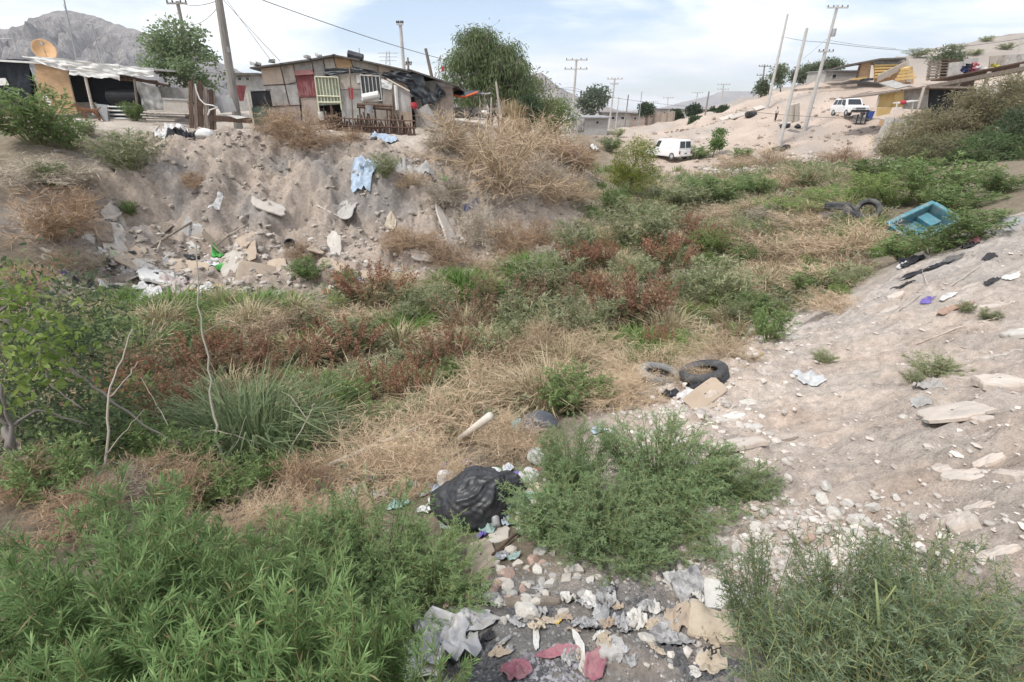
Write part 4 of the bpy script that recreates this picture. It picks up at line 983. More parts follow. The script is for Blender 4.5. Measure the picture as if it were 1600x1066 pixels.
# ------------------------------------------------------------------ awning, red flag, motor bike heap right of the shack
_o = put('awning', 'black sagging awning with an orange hem right of the shack', 'awning', 730, 29)
sheet(_o, 'cloth', [(706,143),(750,141),(752,147),(708,150)], 29, .06, M_tarp, 18, 41, dy=(1.5, 1.5, 0, 0), ragged=0); bar(_o, 'hem', (706,148), (724,152.5), 28.95, .06, M_orcloth); bar(_o, 'hem', (724,152.5), (747,144), 28.95, .06, M_orcloth)
for _x in (706, 739, 757): bar(_o, 'post', (_x, 146), (_x + 2, 180), 29.2, .035, M_wood)
sheet(_o, 'cloth', [(747,143),(768,145),(757,150),(750,148)], 29.4, .08, M_gtarp, 10, 43)
_o = put('yard_wall', 'low dark wall under the black awning', 'wall', 725, 30); quad(_o, 'wall', [(704,168),(760,168),(762,185),(706,185)], 30, .25, M_greyboard)
_o = thing('red_flag', 'small red flag on a thin stick at the tree', 'flag', PY(692, 118, 31)); bar(_o, 'stick', (688,88), (691,118), 31, .02, M_wood, 4); sheet(_o, 'cloth', [(689,104),(694,104),(694,111),(690,112)], 31, .03, M_redc, 8, 44)
_o = thing('junk_heap', 'dark heap of scrap with a white cover under the awning', 'scrap heap', G(760, 186)); _q = PY(757, 180, 28)
for _k in range(9):
    _p = _q + _frs.uniform(-.8, .8, 3) * [1, .3, .25]; Geo().tube(np.array([_p, _p + _frs.uniform(-.4, .4, 3), _p + _frs.uniform(-.6, .6, 3)]), .04, 5).build('scrap_bar', M_black if _k % 3 else M_metal, _o)
sheet(_o, 'white_cover', [(752,173),(763,172),(765,178),(754,179)], 27.6, .1, M_white, 10, 45)

# ------------------------------------------------------------------ vehicles
M_wpaint = mat('white_car_paint', (.78, .78, .77), (.72, .72, .71), 1.5, .3, 0, spec=.5)
M_redpaint = mat('red_car_paint', (.28, .05, .06), (.24, .04, .05), 1.5, .3, 0, spec=.5)
M_greenpaint = mat('green_car_paint', (.22, .30, .30), (.19, .26, .26), 1.5, .3, 0, spec=.5)
M_bluepaint = mat('blue_car_paint', (.07, .14, .36), (.06, .12, .3), 1.5, .3, 0, spec=.5)
M_silver = mat('silver_paint', (.5, .52, .52), (.44, .46, .46), 1.5, .3, 0, spec=.5)
M_light = mat('tail_light', (.35, .03, .03), (.3, .03, .03), 3, .3); M_chrome = mat('chrome', (.55, .55, .55), (.5, .5, .5), 3, .25, metal=.8); M_head = mat('head_light', (.62, .63, .63), (.55, .56, .56), 3, .2)
def vehicle(name, label, loc, heading, paint, L, W, zb, belt, roof, hood, gx, cat='car', group=None, van=False, cladding=False):
    """gx: greenhouse x at belt (rear, front) and roof (rear, front), from the rear bumper; hood: hood height"""
    o = thing(name, label, cat, loc, heading, group); w = W / 2
    g0, g1, r0, r1 = gx; x0 = -L / 2
    prof = [(0, zb + .08), (.02, belt - .12), (.06, belt), (g1, belt), (L - .35, hood), (L - .06, hood - .14), (L, zb + .32), (L - .04, zb + .06), (L - .4, zb), (.3, zb)]
    bm = bmesh.new()
    va = [bm.verts.new((x0 + x, -w, z)) for x, z in prof]; vb = [bm.verts.new((x0 + x, w, z)) for x, z in prof]
    bm.faces.new(va); bm.faces.new(vb[::-1]); n = len(prof)
    for i in range(n): bm.faces.new((va[i], vb[i], vb[(i + 1) % n], va[(i + 1) % n]))
    bmesh.ops.recalc_face_normals(bm, faces=bm.faces[:]); bmesh.ops.bevel(bm, geom=bm.edges[:], offset=.07, segments=3, affect='EDGES', profile=.6)
    me = bpy.data.meshes.new('body'); bm.to_mesh(me); bm.free(); me.materials.append(paint); me.polygons.foreach_set('use_smooth', [True] * len(me.polygons)); copy_mesh(me, 'body', o)
    wt = w * (.80 if not van else .86); wb = w * .965
    cb = [(x0 + g0, -wb, belt - .03), (x0 + g1, -wb, belt - .03), (x0 + g1, wb, belt - .03), (x0 + g0, wb, belt - .03)]
    ct = [(x0 + r0, -wt, roof), (x0 + r1, -wt, roof), (x0 + r1, wt, roof), (x0 + r0, wt, roof)]
    bm = bmesh.new(); a = [bm.verts.new(v) for v in cb]; b = [bm.verts.new(v) for v in ct]
    bm.faces.new(b); bm.faces.new(a[::-1])
    for i in range(4): bm.faces.new((a[i], a[(i + 1) % 4], b[(i + 1) % 4], b[i]))
    bmesh.ops.recalc_face_normals(bm, faces=bm.faces[:]); bmesh.ops.bevel(bm, geom=bm.edges[:], offset=.09, segments=3, affect='EDGES', profile=.6)
    me = bpy.data.meshes.new('cabin'); bm.to_mesh(me); bm.free(); me.materials.append(paint); me.polygons.foreach_set('use_smooth', [True] * len(me.polygons)); copy_mesh(me, 'cabin', o)
    cb, ct = np.array(cb), np.array(ct)
    def pane(nm, i, j, u0, u1, v0, v1, m=M_glass):
        f = lambda u, v: (cb[i] * (1 - u) + cb[j] * u) * (1 - v) + (ct[i] * (1 - u) + ct[j] * u) * v
        q = np.array([f(u0, v0), f(u1, v0), f(u1, v1), f(u0, v1)]); nn = nrm(np.cross(q[1] - q[0], q[3] - q[0])); ctr = (cb.mean(0) + ct.mean(0)) / 2
        if nn @ (q.mean(0) - ctr) < 0: nn = -nn
        Geo().prism(q + nn * .004, nn * .012).build(nm, m, o, world=False)
    pane('windshield', 1, 2, .09, .91, .14, .88)
    if van: pane('rear_window', 3, 0, .08, .47, .2, .85); pane('rear_window', 3, 0, .53, .92, .2, .85)
    else: pane('rear_window', 3, 0, .1, .9, .2, .86)
    for i, j in ((0, 1), (3, 2)):
        if van: pane('side_window', i, j, .79, .95, .2, .84)
        else:
            for u0, u1 in (((.06, .30), (.34, .62), (.66, .93)) if L > 4.8 else ((.1, .47), (.52, .9))): pane('side_window', i, j, u0, u1, .18, .84)
    rw = .36 if L > 4.3 else .31
    for sx in (x0 + .19 * L, x0 + .80 * L):
        for sy in (-1, 1):
            wh = Geo().lathe([(rw * .62, -.1), (rw * .92, -.115), (rw, -.07), (rw, .07), (rw * .92, .115), (rw * .62, .1)], 22, np.array(Matrix.Translation((sx, sy * (w - .07), rw)) @ Matrix.Rotation(R(90), 4, 'X'))).build('wheel', M_rubber, o, True, world=False)
            Geo().lathe([(.01, -.06), (rw * .3, -.075), (rw * .62, -.06), (rw * .63, .06), (rw * .3, .075), (.01, .06)], 18, np.array(Matrix.Translation((sx, sy * (w - .065), rw)) @ Matrix.Rotation(R(90), 4, 'X'))).build('rim', M_silver, wh, True, world=False)
    for sy in (-1, 1):
        Geo().box((x0 + .0, sy * (w - .16), belt - .28), (.05, .16, .34)).build('tail_light', M_light, o, world=False)
        Geo().box((x0 + L - .03, sy * (w - .28), hood - .24), (.06, .34, .16)).build('headlight', M_head, o, world=False)
        Geo().box((x0 + g1 - .35, sy * (w + .09), belt + .08), (.12, .16, .15)).build('mirror', M_black, o, world=False)
    Geo().box((x0 - .05, 0, zb + .2), (.12, W * .97, .18)).build('rear_bumper', M_chrome if not van else M_wpaint, o, world=False)
    Geo().box((x0 + L + .02, 0, zb + .18), (.14, W * .97, .2)).build('front_bumper', M_black if cladding else paint, o, world=False)
    Geo().box((x0 + L + .005, 0, hood - .24), (.04, W * .5, .17)).build('grille', M_black if not cladding else M_chrome, o, world=False)
    Geo().box((x0 - .03, .0 if not van else -.05, belt - .42), (.03, .36, .18)).build('licence_plate', M_black if van else M_white, o, world=False)
    return o
def standing(px, py, zmin=.8):
    q = G(px, py, zmin); return q
_q = standing(1043, 248, 40)
vehicle('van', 'white panel van parked at the foot of the sandy hill', _q, R(119), M_wpaint, 4.7, 1.95, .32, 1.02, 1.95, 1.0, (.06, 3.75, .22, 3.15), 'van', van=True)
_q = P(1324, 181, 57); _q[2] = float(H(_q[0], _q[1]))
vehicle('pickup_suv', 'white sport utility vehicle parked high on the sandy hill', _q, R(-96), M_wpaint, 4.9, 1.95, .38, 1.12, 1.88, 1.08, (.08, 3.55, .4, 2.95), 'car', cladding=True)
for _px, _py, _h, _m, _l in [(930,207,R(70), M_wpaint, 'white car parked first in the far street'), (947,203,R(62), M_redpaint, 'red car parked behind the white one in the far street'), (960,201,R(60), M_greenpaint, 'grey green car parked beyond the red one'), (970,198,R(60), M_bluepaint, 'blue car parked farthest along the street')]:
    _q = standing(_px, _py, 60); vehicle('parked_car', _l, _q, _h, _m, 4.3, 1.72, .28, .88, 1.40, .86, (.25, 3.1, .95, 2.4), 'car', 'cars parked in the far street')

# ------------------------------------------------------------------ far street houses
def house(name, label, x0, yt, x1, yb, Y, dep, m, roof=M_roofdark, oh=.3, wins=(), doors=(), rt=.14, cat='house'):
    A = pl([(x0, yt), (x1, yt), (x1, yb), (x0, yb)], Y); g0 = min(float(H(A[0][0], Y)), float(H(A[1][0], Y)), A[2][2]) - .3
    x_0, x_1, zt = A[:, 0].min(), A[:, 0].max(), A[:2, 2].max()
    x_0, x_1 = (A[0][0] + A[3][0]) / 2, (A[1][0] + A[2][0]) / 2
    o = thing(name, label, cat, ((x_0 + x_1) / 2, Y, g0 + .3))
    Geo().box(((x_0 + x_1) / 2, Y + dep / 2, (zt + g0) / 2), (x_1 - x_0, dep, zt - g0)).build('wall', m, o)
    Geo().box(((x_0 + x_1) / 2, Y + dep / 2 - .1, zt + rt / 2 + .003), (x_1 - x_0 + 2 * oh, dep + 2 * oh, rt), rotmat(.02, 0, 0)).build('roof', roof, o)
    for kind, L_ in (('window', wins), ('door', doors)):
        for a, b, c, d in L_:
            q = pl([(a, b), (c, b), (c, d), (a, d)], Y - .03); cx, wd = q[:, 0].mean(), abs(q[1, 0] - q[0, 0]); cz, hd = q[:, 2].mean(), abs(q[0, 2] - q[2, 2])
            fr = Geo().box((cx, Y - .02, cz), (wd, .08, hd)).build(kind, M_white if kind == 'window' else M_wood, o)
            Geo().box((cx, Y - .05, cz), (wd * .8, .06, hd * .82)).build('pane' if kind == 'window' else 'leaf', M_glass if kind == 'window' else M_darkwood, fr)
    return o
house('block_shed', 'grey block shed with a flat metal roof at the street\'s start', 899, 184, 949, 212, 84, 7, M_concrete, M_metal, .5, [(931,189,936,194)], [(903,189,912,206)], .2, 'shed')
house('street_house', 'grey house behind the parked cars', 945, 177, 984, 200, 112, 8, M_greyboard, M_roofdark, .4, [(955,182,961,187), (970,182,976,187)])
house('street_house', 'small tan house beyond the street poles', 985, 178, 1010, 196, 120, 8, M_brick, M_roofdark, .3, [(990,183,995,187)])
house('street_house', 'low grey far house above the long fence', 1028, 171, 1066, 186, 140, 9, M_concrete, M_roofdark, .4, [(1036,175,1041,179), (1050,175,1055,179)])
house('white_house', 'long white house with a dark roof behind the round trees', 1064, 172, 1126, 192, 104, 9, M_white, M_roofdark, .5, [(1072,177,1078,182), (1105,176,1111,181)], [(1092,177,1097,187)])
house('grey_house', 'grey house seen behind the leaning pole', 366, 117, 404, 150, 36, 5, M_concrete, M_roofdark, .2, [(372,121,378,126), (384,121,390,126)])
_f = put('panel_fence', 'long brown panel fence in the far street', 'fence', 1035, 96)
for _k in range(13):
    _x = 1012 + _k * 3.4; _o = at_ground(_x, 96); Geo().box(_o + [0, 0, .9], (.42, .06, 2.0 + .15 * (_k % 3)), rotmat(0, 0, .05 * (_k % 2))).build('panel', (M_wood, M_cardboard, M_brick)[_k % 3], _f)
_o = put('wire_frame_shed', 'open shed of posts and rags beside the street pole', 'shed', 905, 78)
for _x in (896, 905, 913): bar(_o, 'post', (_x,183), (_x - 1,208), 78, .07, M_wood)
sheet(_o, 'rag', [(900,184),(913,186),(911,204),(903,204)], 77.8, .2, M_gtarp, 12, 51); bar(_o, 'green_rail', (886,190), (884,206), 77, .06, mat('green_paint', (.07, .2, .14), (.05, .15, .1), 4)); bar(_o, 'green_rail', (895,182), (878,206), 77, .05, MATS['green_paint'])

# ------------------------------------------------------------------ right hill: shacks, wall, junk
house('hill_hut', 'grey block hut left of the orange hill shack', 1288, 111, 1342, 138, 82, 5, M_concrete, M_metal, .2, [(1300,116,1307,122)])
_s = put('hill_shack', 'hill shack with orange boards and a slanting tar roof', 'shack', 1370, 76)
quad(_s, 'wall_panel', [(1346,99),(1362,96),(1358,126),(1340,126)], 76.3, .1, M_ply); quad(_s, 'wall_panel', [(1363,95),(1414,92),(1416,104),(1366,106)], 76.2, .1, M_greyboard)
quad(_s, 'wall_panel', [(1342,104),(1346,99),(1340,126),(1336,126)], 76, .1, M_darkwood); quad(_s, 'wall_panel', [(1366,106),(1426,104),(1428,130),(1366,128)], 76.25, .1, M_ply)
for _k in range(5): bar(_s, 'orange_board', (1366,103 + _k * 4.5), (1402 - _k * 3,102 + _k * 4.5), 75.8, .16, M_yply, 4)
_A = pl([(1323,101),(1376,91),(1416,90)], 75.4); V = np.array([_A[0], _A[1], _A[2]]); V = np.concatenate([V, V + [0, 5, -.3]]); V = np.concatenate([V, V - [0, 0, .2]])
Geo().add(V, [[0, 1, 4, 3], [1, 2, 5, 4], [6, 9, 10, 7], [7, 10, 11, 8], [0, 6, 7, 1], [1, 7, 8, 2], [3, 4, 10, 9], [4, 5, 11, 10], [0, 3, 9, 6], [2, 8, 11, 5]]).build('roof', M_roofdark, _s)
quad(_s, 'side_wall', [(1416,91),(1420,91),(1424,128),(1416,128)], 76.1, 4, M_board)
_o = thing('grey_plank', 'wide pale plank leaning across the orange boards', 'plank', PY(1372, 124, 74.5)); beam(_o, 'plank', PY(1371, 123, 74.5), PY(1416, 101, 75), .9, .1, M_slab, up=(0, 1, .3))
_o = thing('yellow_board_stack', 'stack of yellow boards right of the pale plank', 'boards', PY(1418, 125, 74.5))
for _k in range(4): beam(_o, 'board', PY(1402 + _k * 3, 124 - _k * 5, 74.4), PY(1428 - _k * 3, 121 - _k * 5, 74.6), .8, .3, M_yply)
_o = thing('yellow_tarp', 'yellow scrap boards on the ground left of the hill shack', 'boards', G(1345, 126, 60)); beam(_o, 'board', PY(1332, 124, 73), PY(1352, 122, 73), .7, .2, M_yply); beam(_o, 'board', PY(1346, 125, 72.8), PY(1362, 124, 73), .6, .3, M_tarp)
_o = thing('grey_slab', 'grey sheet lying on the hill edge above the lean-to', 'sheet', G(1398, 137, 50)); beam(_o, 'sheet', PY(1384, 128, 66), PY(1410, 137, 64), 2.0, .12, M_concrete, up=(0, -.5, 1))
_s = put('lean_to', 'lean-to with yellow plywood and black net walls on the hill terrace', 'shed', 1440, 53)
for _p, _m, _y in [([(1374,148),(1396,144),(1394,168),(1371,168)], M_yply, 53), ([(1397,144),(1413,142),(1411,167),(1395,168)], M_yply, 53.05), ([(1414,142),(1452,138),(1448,172),(1411,170)], M_greyboard, 53.4), ([(1453,138),(1526,137),(1522,184),(1449,182)], M_net, 53.6), ([(1527,138),(1566,136),(1562,166),(1522,164)], M_white, 53.3), ([(1567,140),(1640,136),(1640,190),(1564,188)], M_concrete, 53.8)]:
    quad(_s, 'wall_panel', _p, _y, .1, _m)
for _a, _b in [((1366,147.5),(1410,140)), ((1408,139.5),(1452,134.5)), ((1450,135),(1524,135.5))]:
    A0, B0 = PY(*_a, 52.2), PY(*_b, 52.2); V = np.array([A0, B0, B0 + [0, 5, -.2], A0 + [0, 5, -.2]]); V = np.concatenate([V, V - [0, 0, .13]])
    Geo().add(V, [[0, 1, 2, 3], [7, 6, 5, 4], [0, 4, 5, 1], [1, 5, 6, 2], [2, 6, 7, 3], [3, 7, 4, 0]]).build('roof_sheet', M_wood, _s)
bar(_s, 'post', (1444,136), (1434,170), 52.1, .12, M_palewood); bar(_s, 'post', (1374,150), (1370,166), 52.5, .08, M_palewood)
_o = thing('white_gutter', 'long white pipe along the lean-to roof', 'pipe', PY(1545, 134, 51.5)); bar(_o, 'pipe', (1524,137), (1563,131.5), 51.5, .12, M_white, 8)
_o = thing('plywood_sheet', 'yellow plywood sheet propped at the retaining wall\'s top', 'board', PY(1380, 180, 52)); quad(_o, 'sheet', [(1371,169),(1394,168),(1390,178),(1370,182)], 52, .08, M_yply)
_o = thing('white_counter', 'white board table with a red bag in front of the lean-to', 'table', PY(1415, 165, 51.6)); beam(_o, 'top', PY(1401, 161, 51.6), PY(1429, 157.5, 51.8), .9, .1, M_white); bar(_o, 'leg', (1402,161.5), (1400,170), 51.4, .06, M_white, 6); bar(_o, 'leg', (1427,159), (1425,170), 51.5, .06, M_white, 6)
_o = Geo().lathe([(.01, 0), (.22, .02), (.28, .18), (.2, .34), (.01, .4)], 12, Matrix.Translation(PY(1410, 163.5, 51.2))).build('red_bag', M_redc, smooth=True); tag(_o, 'red bag on the white board table', 'bag')
_w = thing('retaining_wall', 'grey concrete retaining wall with a corner post on the hill', 'wall', at_ground(1380, 50))
_Z0 = at_ground(1372, 50)[2]
A0, A1 = PY(1392, 186, 50.5), PY(1560, 186, 46); b0, b1 = A0.copy(), A1.copy(); b0[2] = b1[2] = _Z0 - 1.2
Geo().prism(np.array([A0, A1, b1, b0]), (0, .4, 0)).build('wall', M_concrete, _w)
_Pt, _Pb = PY(1391, 184, 50), PY(1366, 252, 50); Geo().tube(np.array([_Pb - [0, 0, .5], (_Pb + _Pt) / 2, _Pt]), [.75, .6, .5], 4).build('corner_post', M_concrete, _w)
A0 = PY(1384, 186, 50.2); Geo().box(A0 + [.1, 0, -.35], (.9, .5, .5)).build('brick_cap', M_ply, _w)
_tb = put('terrace_beam', 'long brown eave beam on posts along the upper terrace', 'canopy', 1520, 56)
beam(_tb, 'beam', PY(1438, 139, 61), PY(1640, 100, 47), .5, .35, M_wood); beam(_tb, 'beam', PY(1470, 126, 62), PY(1640, 93, 49), 2.2, .12, M_darkwood)
for _x0, _y0, _x1, _y1, _Y in [(1500,126,1487,152,56.5), (1546,112,1528,165,53), (1448,134,1440,150,60), (1470,128,1462,145,59), (1598,100,1578,165,50)]:
    bar(_tb, 'post', (_x0, _y0), (_x1, _y1), _Y, .17, M_palewood, 8)
_o = put('terrace_wall', 'grey panel wall under the long eave beam', 'wall', 1500, 60); quad(_o, 'panel', [(1452,134),(1486,130),(1486,145),(1450,146)], 60, .2, M_concrete); quad(_o, 'panel', [(1488,129),(1524,122),(1520,140),(1486,145)], 58.5, .2, M_darkwood)
for _i, (_x, _y, _w_, _m, _l) in enumerate([(1462,112,30,M_wood,'brown pallet leaning upright on the upper terrace'), (1480,110,24,M_darkwood,'dark pallet leaning beside the brown one on the terrace'), (1568,105,22,M_wood,'wooden rack standing at the terrace\'s right end')]):
    _o = thing('pallet', _l, 'pallet', G(_x, _y + 12, 50), 0, 'pallets on the upper terrace')
    for _k in range(7): beam(_o, 'slat', PY(_x - _w_ / 2 + _k * .6, _y + 12 - _k * 4.4, 66), PY(_x + _w_ / 2 + _k * .6, _y + 11 - _k * 4.4, 66), .12, .22, _m)
    for _s_ in (-1, 0, 1): beam(_o, 'stringer', PY(_x + _s_ * _w_ * .42, _y + 14, 66.2), PY(_x + _s_ * _w_ * .42 + 5, _y - 18, 66.2), .2, .15, _m)
for _x0, _y0, _x1, _y1, _m, _l in [(1484,98,1505,118,M_greyboard,'grey board fence piece right of the pallets'), (1508,92,1530,103,M_concrete,'grey panel behind the clothes heap'), (1548,88,1572,112,M_board,'tan board wall at the terrace\'s right'), (1572,86,1610,108,M_greyboard,'grey sheet hut at the right edge of the terrace')]:
    _o = thing('board_wall', _l, 'panel', G((_x0 + _x1) / 2, _y1 + 2, 45)); quad(_o, 'panel', [(_x0, _y0), (_x1, _y0 - 2), (_x1 - 3, _y1), (_x0 - 3, _y1 + 2)], 64, .15, _m)
for _k, (_x, _y, _c) in enumerate([(1508,108,(.05,.06,.16)), (1516,104,(.06,.05,.06)), (1524,102,(.6,.22,.25)), (1520,111,(.25,.05,.09)), (1530,108,(.62,.6,.58)), (1512,113,(.1,.1,.12)), (1545,110,(.7,.68,.64)), (1555,104,(.55,.5,.1))]):
    _o = sheet(None, 'garment', [(_x - 6,_y - 5),(_x + 6,_y - 4),(_x + 7,_y + 5),(_x - 5,_y + 6)], 60, .3, mat('cloth_%d' % _k, _c, tuple(v * .6 for v in _c), 3, .9), 12, 60 + _k); tag(_o, ('navy', 'black', 'pink', 'dark crimson', 'white', 'charcoal', 'cream white', 'yellow')[_k] + ' garment in the heap of clothes on the upper terrace', 'clothes', 'clothes heaped on the terrace')
_q = P(1358, 183, 55.5); _q[2] = float(H(_q[0], _q[1])); _o = Geo().lathe([(.01, 0), (.33, 0), (.42, .8), (.45, .82), (.4, .8), (.01, .1)], 18, Matrix.Translation(_q)).build('blue_tub', M_blue); tag(_o, 'blue bucket beside the white vehicle on the hill', 'bucket')
_q = P(1344, 184, 54.5); _q[2] = float(H(_q[0], _q[1])); _o = thing('black_crate', 'dark slatted crate stack in front of the white vehicle', 'crate', _q)
for _k in range(5): Geo().box(_q + [0, 0, .12 + .2 * _k], (1.25 - .1 * (_k % 2), .6, .09)).build('slat', M_metal, _o)
for _sx in (-.5, 0, .5): Geo().box(_q + [_sx, -.3, .5], (.1, .05, 1.0)).build('upright', M_black, _o)
_o = thing('log_stump', 'cut palm trunk standing by the hill path', 'stump', G(1235, 188, 40)); bar(_o, 'trunk', (1236,164), (1234,190), 59, .35, M_palewood, 10); bar(_o, 'trunk', (1243,162), (1243,190), 59.2, .4, M_palewood, 10)
_o = put('zinc_fence', 'low rusty sheet fence along the hill crest', 'fence', 1290, 76)
for _k in range(12): quad(_o, 'sheet', [(1238 + _k * 8.5, 139.5 - _k * .75), (1246 + _k * 8.5, 139 - _k * .75), (1246 + _k * 8.5, 143 - _k * .75), (1238 + _k * 8.5, 143.5 - _k * .75)], 76, .05, M_brick if _k % 3 else M_wood)
for _x, _y, _w_, _l in [(1152,184,26,'pale sheet dumped on the hill\'s left shoulder'), (1135,187,22,'grey white slab dumped beside the pale sheet on the hill'), (1225,196,14,'tan board lying below the hill path'), (1185,172,16,'broken pale door on the hill\'s shoulder')]:
    _q = G(_x, _y, 40); _m_ = px2m(_q, _w_); _o = Geo().box(_q + [0, 0, .25], (_m_, .9, .12), rotmat(.35, -.25, .2)).build('dumped_sheet', M_slab); tag(_o, _l, 'sheet')
for _x, _y, _w_, _l in [(1173,183,18,'dark wrecked armchair on the hill\'s shoulder'), (1226,200,14,'black bundle beside the middle hill pole'), (1246,200,10,'dark lump right of the middle hill pole'), (1215,238,18,'dark green bundle at the middle pole\'s foot'), (1228,232,12,'black sack at the middle pole\'s foot')]:
    _q = G(_x, _y, 40); _m_ = px2m(_q, _w_) / 2
    a, b_ = np.meshgrid(np.linspace(0, math.pi, 10), np.linspace(0, 2 * math.pi, 16, endpoint=False), indexing='ij')
    V = np.stack([np.sin(a) * np.cos(b_), np.sin(a) * np.sin(b_), np.cos(a) * .6 + .35], -1).reshape(-1, 3); V *= (1 + .35 * noise3(V, 1.7, _x))[:, None]
    _o = Geo().grid(V * _m_ + _q, 10, 16, True).build('dark_bundle', M_black if 'green' not in _l else mat('dark_green_cloth', (.07, .09, .075), (.04, .055, .045), 4)); tag(_o, _l, 'bundle')

# person on the hill path and dog in the yard: skinned skeletons
def skinned(name, joints, edges, m, parent, sub=2, loc=(0, 0, 0)):
    me = bpy.data.meshes.new(name); me.from_pydata([j[0] for j in joints], edges, []); me.materials.append(m)
    o = bpy.data.objects.new(name, me); C.objects.link(o)
    if parent: o.parent = parent
    s = o.modifiers.new('skin', 'SKIN'); s.use_smooth_shade = True
    for v, j in zip(me.skin_vertices[0].data, joints): v.radius = (j[1], j[1] * (j[2] if len(j) > 2 else 1))
    me.skin_vertices[0].data[0].use_root = True
    o.modifiers.new('sub', 'SUBSURF').levels = sub; o.modifiers['sub'].render_levels = sub
    return o
_q = P(1212, 184, 60); _q[2] = float(H(_q[0], _q[1]))
_p = thing('person', 'person in a white shirt and dark trousers standing on the hill path', 'person', _q, R(200))
M_skin = mat('skin', (.33, .2, .14), (.3, .18, .12), 3, .6); M_shirt = mat('white_shirt', (.68, .66, .64), (.6, .58, .56), 4, .9); M_trous = mat('dark_trousers', (.035, .035, .045), (.025, .025, .03), 4, .9); M_hair = mat('dark_hair', (.02, .016, .014), (.012, .01, .01), 6, .7)
skinned('body', [((0, 0, .92), .10), ((0, 0, 1.15), .12), ((0, 0, 1.38), .13), ((0, 0, 1.47), .05), ((0, .01, 1.55), .075), ((0, .02, 1.64), .085), ((.17, 0, 1.38), .045), ((.23, .02, 1.12), .038), ((.22, .12, .9), .03), ((-.17, 0, 1.38), .045), ((-.23, 0, 1.12), .038), ((-.24, .06, .88), .03), ((.09, 0, .85), .075), ((.1, .05, .48), .055), ((.1, 0, .1), .04), ((.1, .12, .04), .035), ((-.09, 0, .85), .075), ((-.1, -.02, .48), .055), ((-.1, -.08, .1), .04), ((-.1, .04, .04), .035)],
 [(0, 1), (1, 2), (2, 3), (3, 4), (4, 5), (2, 6), (6, 7), (7, 8), (2, 9), (9, 10), (10, 11), (0, 12), (12, 13), (13, 14), (14, 15), (0, 16), (16, 17), (17, 18), (18, 19)], M_skin, _p)
skinned('shirt', [((0, 0, .9), .125), ((0, 0, 1.15), .14), ((0, 0, 1.38), .15), ((.18, 0, 1.38), .06), ((.22, .01, 1.2), .055), ((-.18, 0, 1.38), .06), ((-.22, 0, 1.2), .055)], [(0, 1), (1, 2), (2, 3), (3, 4), (2, 5), (5, 6)], M_shirt, _p)
skinned('trousers', [((0, 0, .92), .12), ((.09, 0, .85), .09), ((.1, .05, .48), .072), ((.1, 0, .14), .06), ((-.09, 0, .85), .09), ((-.1, -.02, .48), .072), ((-.1, -.08, .14), .06)], [(0, 1), (1, 2), (2, 3), (0, 4), (4, 5), (5, 6)], M_trous, _p)
skinned('hair', [((0, -.02, 1.62), .09), ((0, -.02, 1.70), .085)], [(0, 1)], M_hair, _p)
_q = at_ground(141, 24.6); _p = thing('dog', 'brown dog with a dark muzzle standing by the left shack', 'dog', _q, R(235), None, 1.05)
M_dog = mat('brown_fur', (.25, .13, .075), (.17, .085, .05), 5, .9); M_dogw = mat('white_fur', (.62, .58, .54), (.52, .48, .44), 5, .9)
skinned('body', [((-.22, 0, .45), .09), ((0, 0, .44), .085), ((.22, 0, .46), .115), ((.36, 0, .58), .07), ((.43, 0, .68), .065), ((.56, 0, .65), .035), ((.2, .07, .3), .045), ((.21, .07, .15), .028), ((.22, .07, .03), .026), ((.2, -.07, .3), .045), ((.19, -.07, .15), .028), ((.2, -.07, .03), .026), ((-.24, .07, .32), .06), ((-.3, .07, .17), .028), ((-.27, .07, .03), .025), ((-.24, -.07, .32), .06), ((-.3, -.07, .17), .028), ((-.27, -.07, .03), .025), ((-.36, 0, .5), .03), ((-.5, 0, .6), .018), ((.41, .05, .77), .02), ((.41, -.05, .77), .02)],
 [(0, 1), (1, 2), (2, 3), (3, 4), (4, 5), (2, 6), (6, 7), (7, 8), (2, 9), (9, 10), (10, 11), (0, 12), (12, 13), (13, 14), (0, 15), (15, 16), (16, 17), (0, 18), (18, 19), (4, 20), (4, 21)], M_dog, _p)

# ------------------------------------------------------------------ trees
def tree_at(name, label, base, f, s, group=None):
    o = thing(name, label, 'tree', base, 0, group); f.build('crown', m_leaf, o, world=False); s.build('trunk', m_stem, o, world=False); return o
def blobs_px(base, spec, Y):
    out = []
    for px, py, rw, rh, w in spec:
        c = PY(px, py, Y) - base; k = px2m(c + base, 1); out.append((c, (rw * k, rw * k * .9, rh * k), w))
    return out
_b = at_ground(292, 28.5)
tree_at('leafy_tree', 'round leafy green tree between the two shacks', _b, *make_tree(11, blobs_px(_b, [(285,85,48,42,3), (262,65,26,26,1.2), (320,110,30,30,1.5), (245,100,22,25,.8), (290,120,45,26,1.6), (300,60,24,22,.8)], 28.5), 95, 60, .16, .10, (.13, .185, .09), (.25, .31, .17), .1, None, .55))
_b = at_ground(760, 37)
tree_at('willow_tree', 'large drooping green tree behind the shack\'s right end', _b, *make_tree(12, blobs_px(_b, [(750,85,45,42,3), (725,115,32,38,2), (785,115,42,42,3), (750,65,25,22,1), (798,85,18,26,1), (755,135,50,30,2), (815,140,25,35,1)], 37), 230, 100, .28, .055, (.13, .185, .08), (.25, .31, .145), .22, None, .72, narrow=True, hang=.5))
_b = at_ground(830, 40)
tree_at('olive_tree', 'yellowish green bushy tree right of the large drooping one', _b, *make_tree(13, blobs_px(_b, [(815,150,32,38,2), (840,160,26,32,2), (800,130,24,28,1), (855,180,22,24,1)], 40), 80, 60, .26, .07, (.13, .165, .06), (.23, .25, .11), .15, None, .75, narrow=True))
_b = at_ground(872, 44)
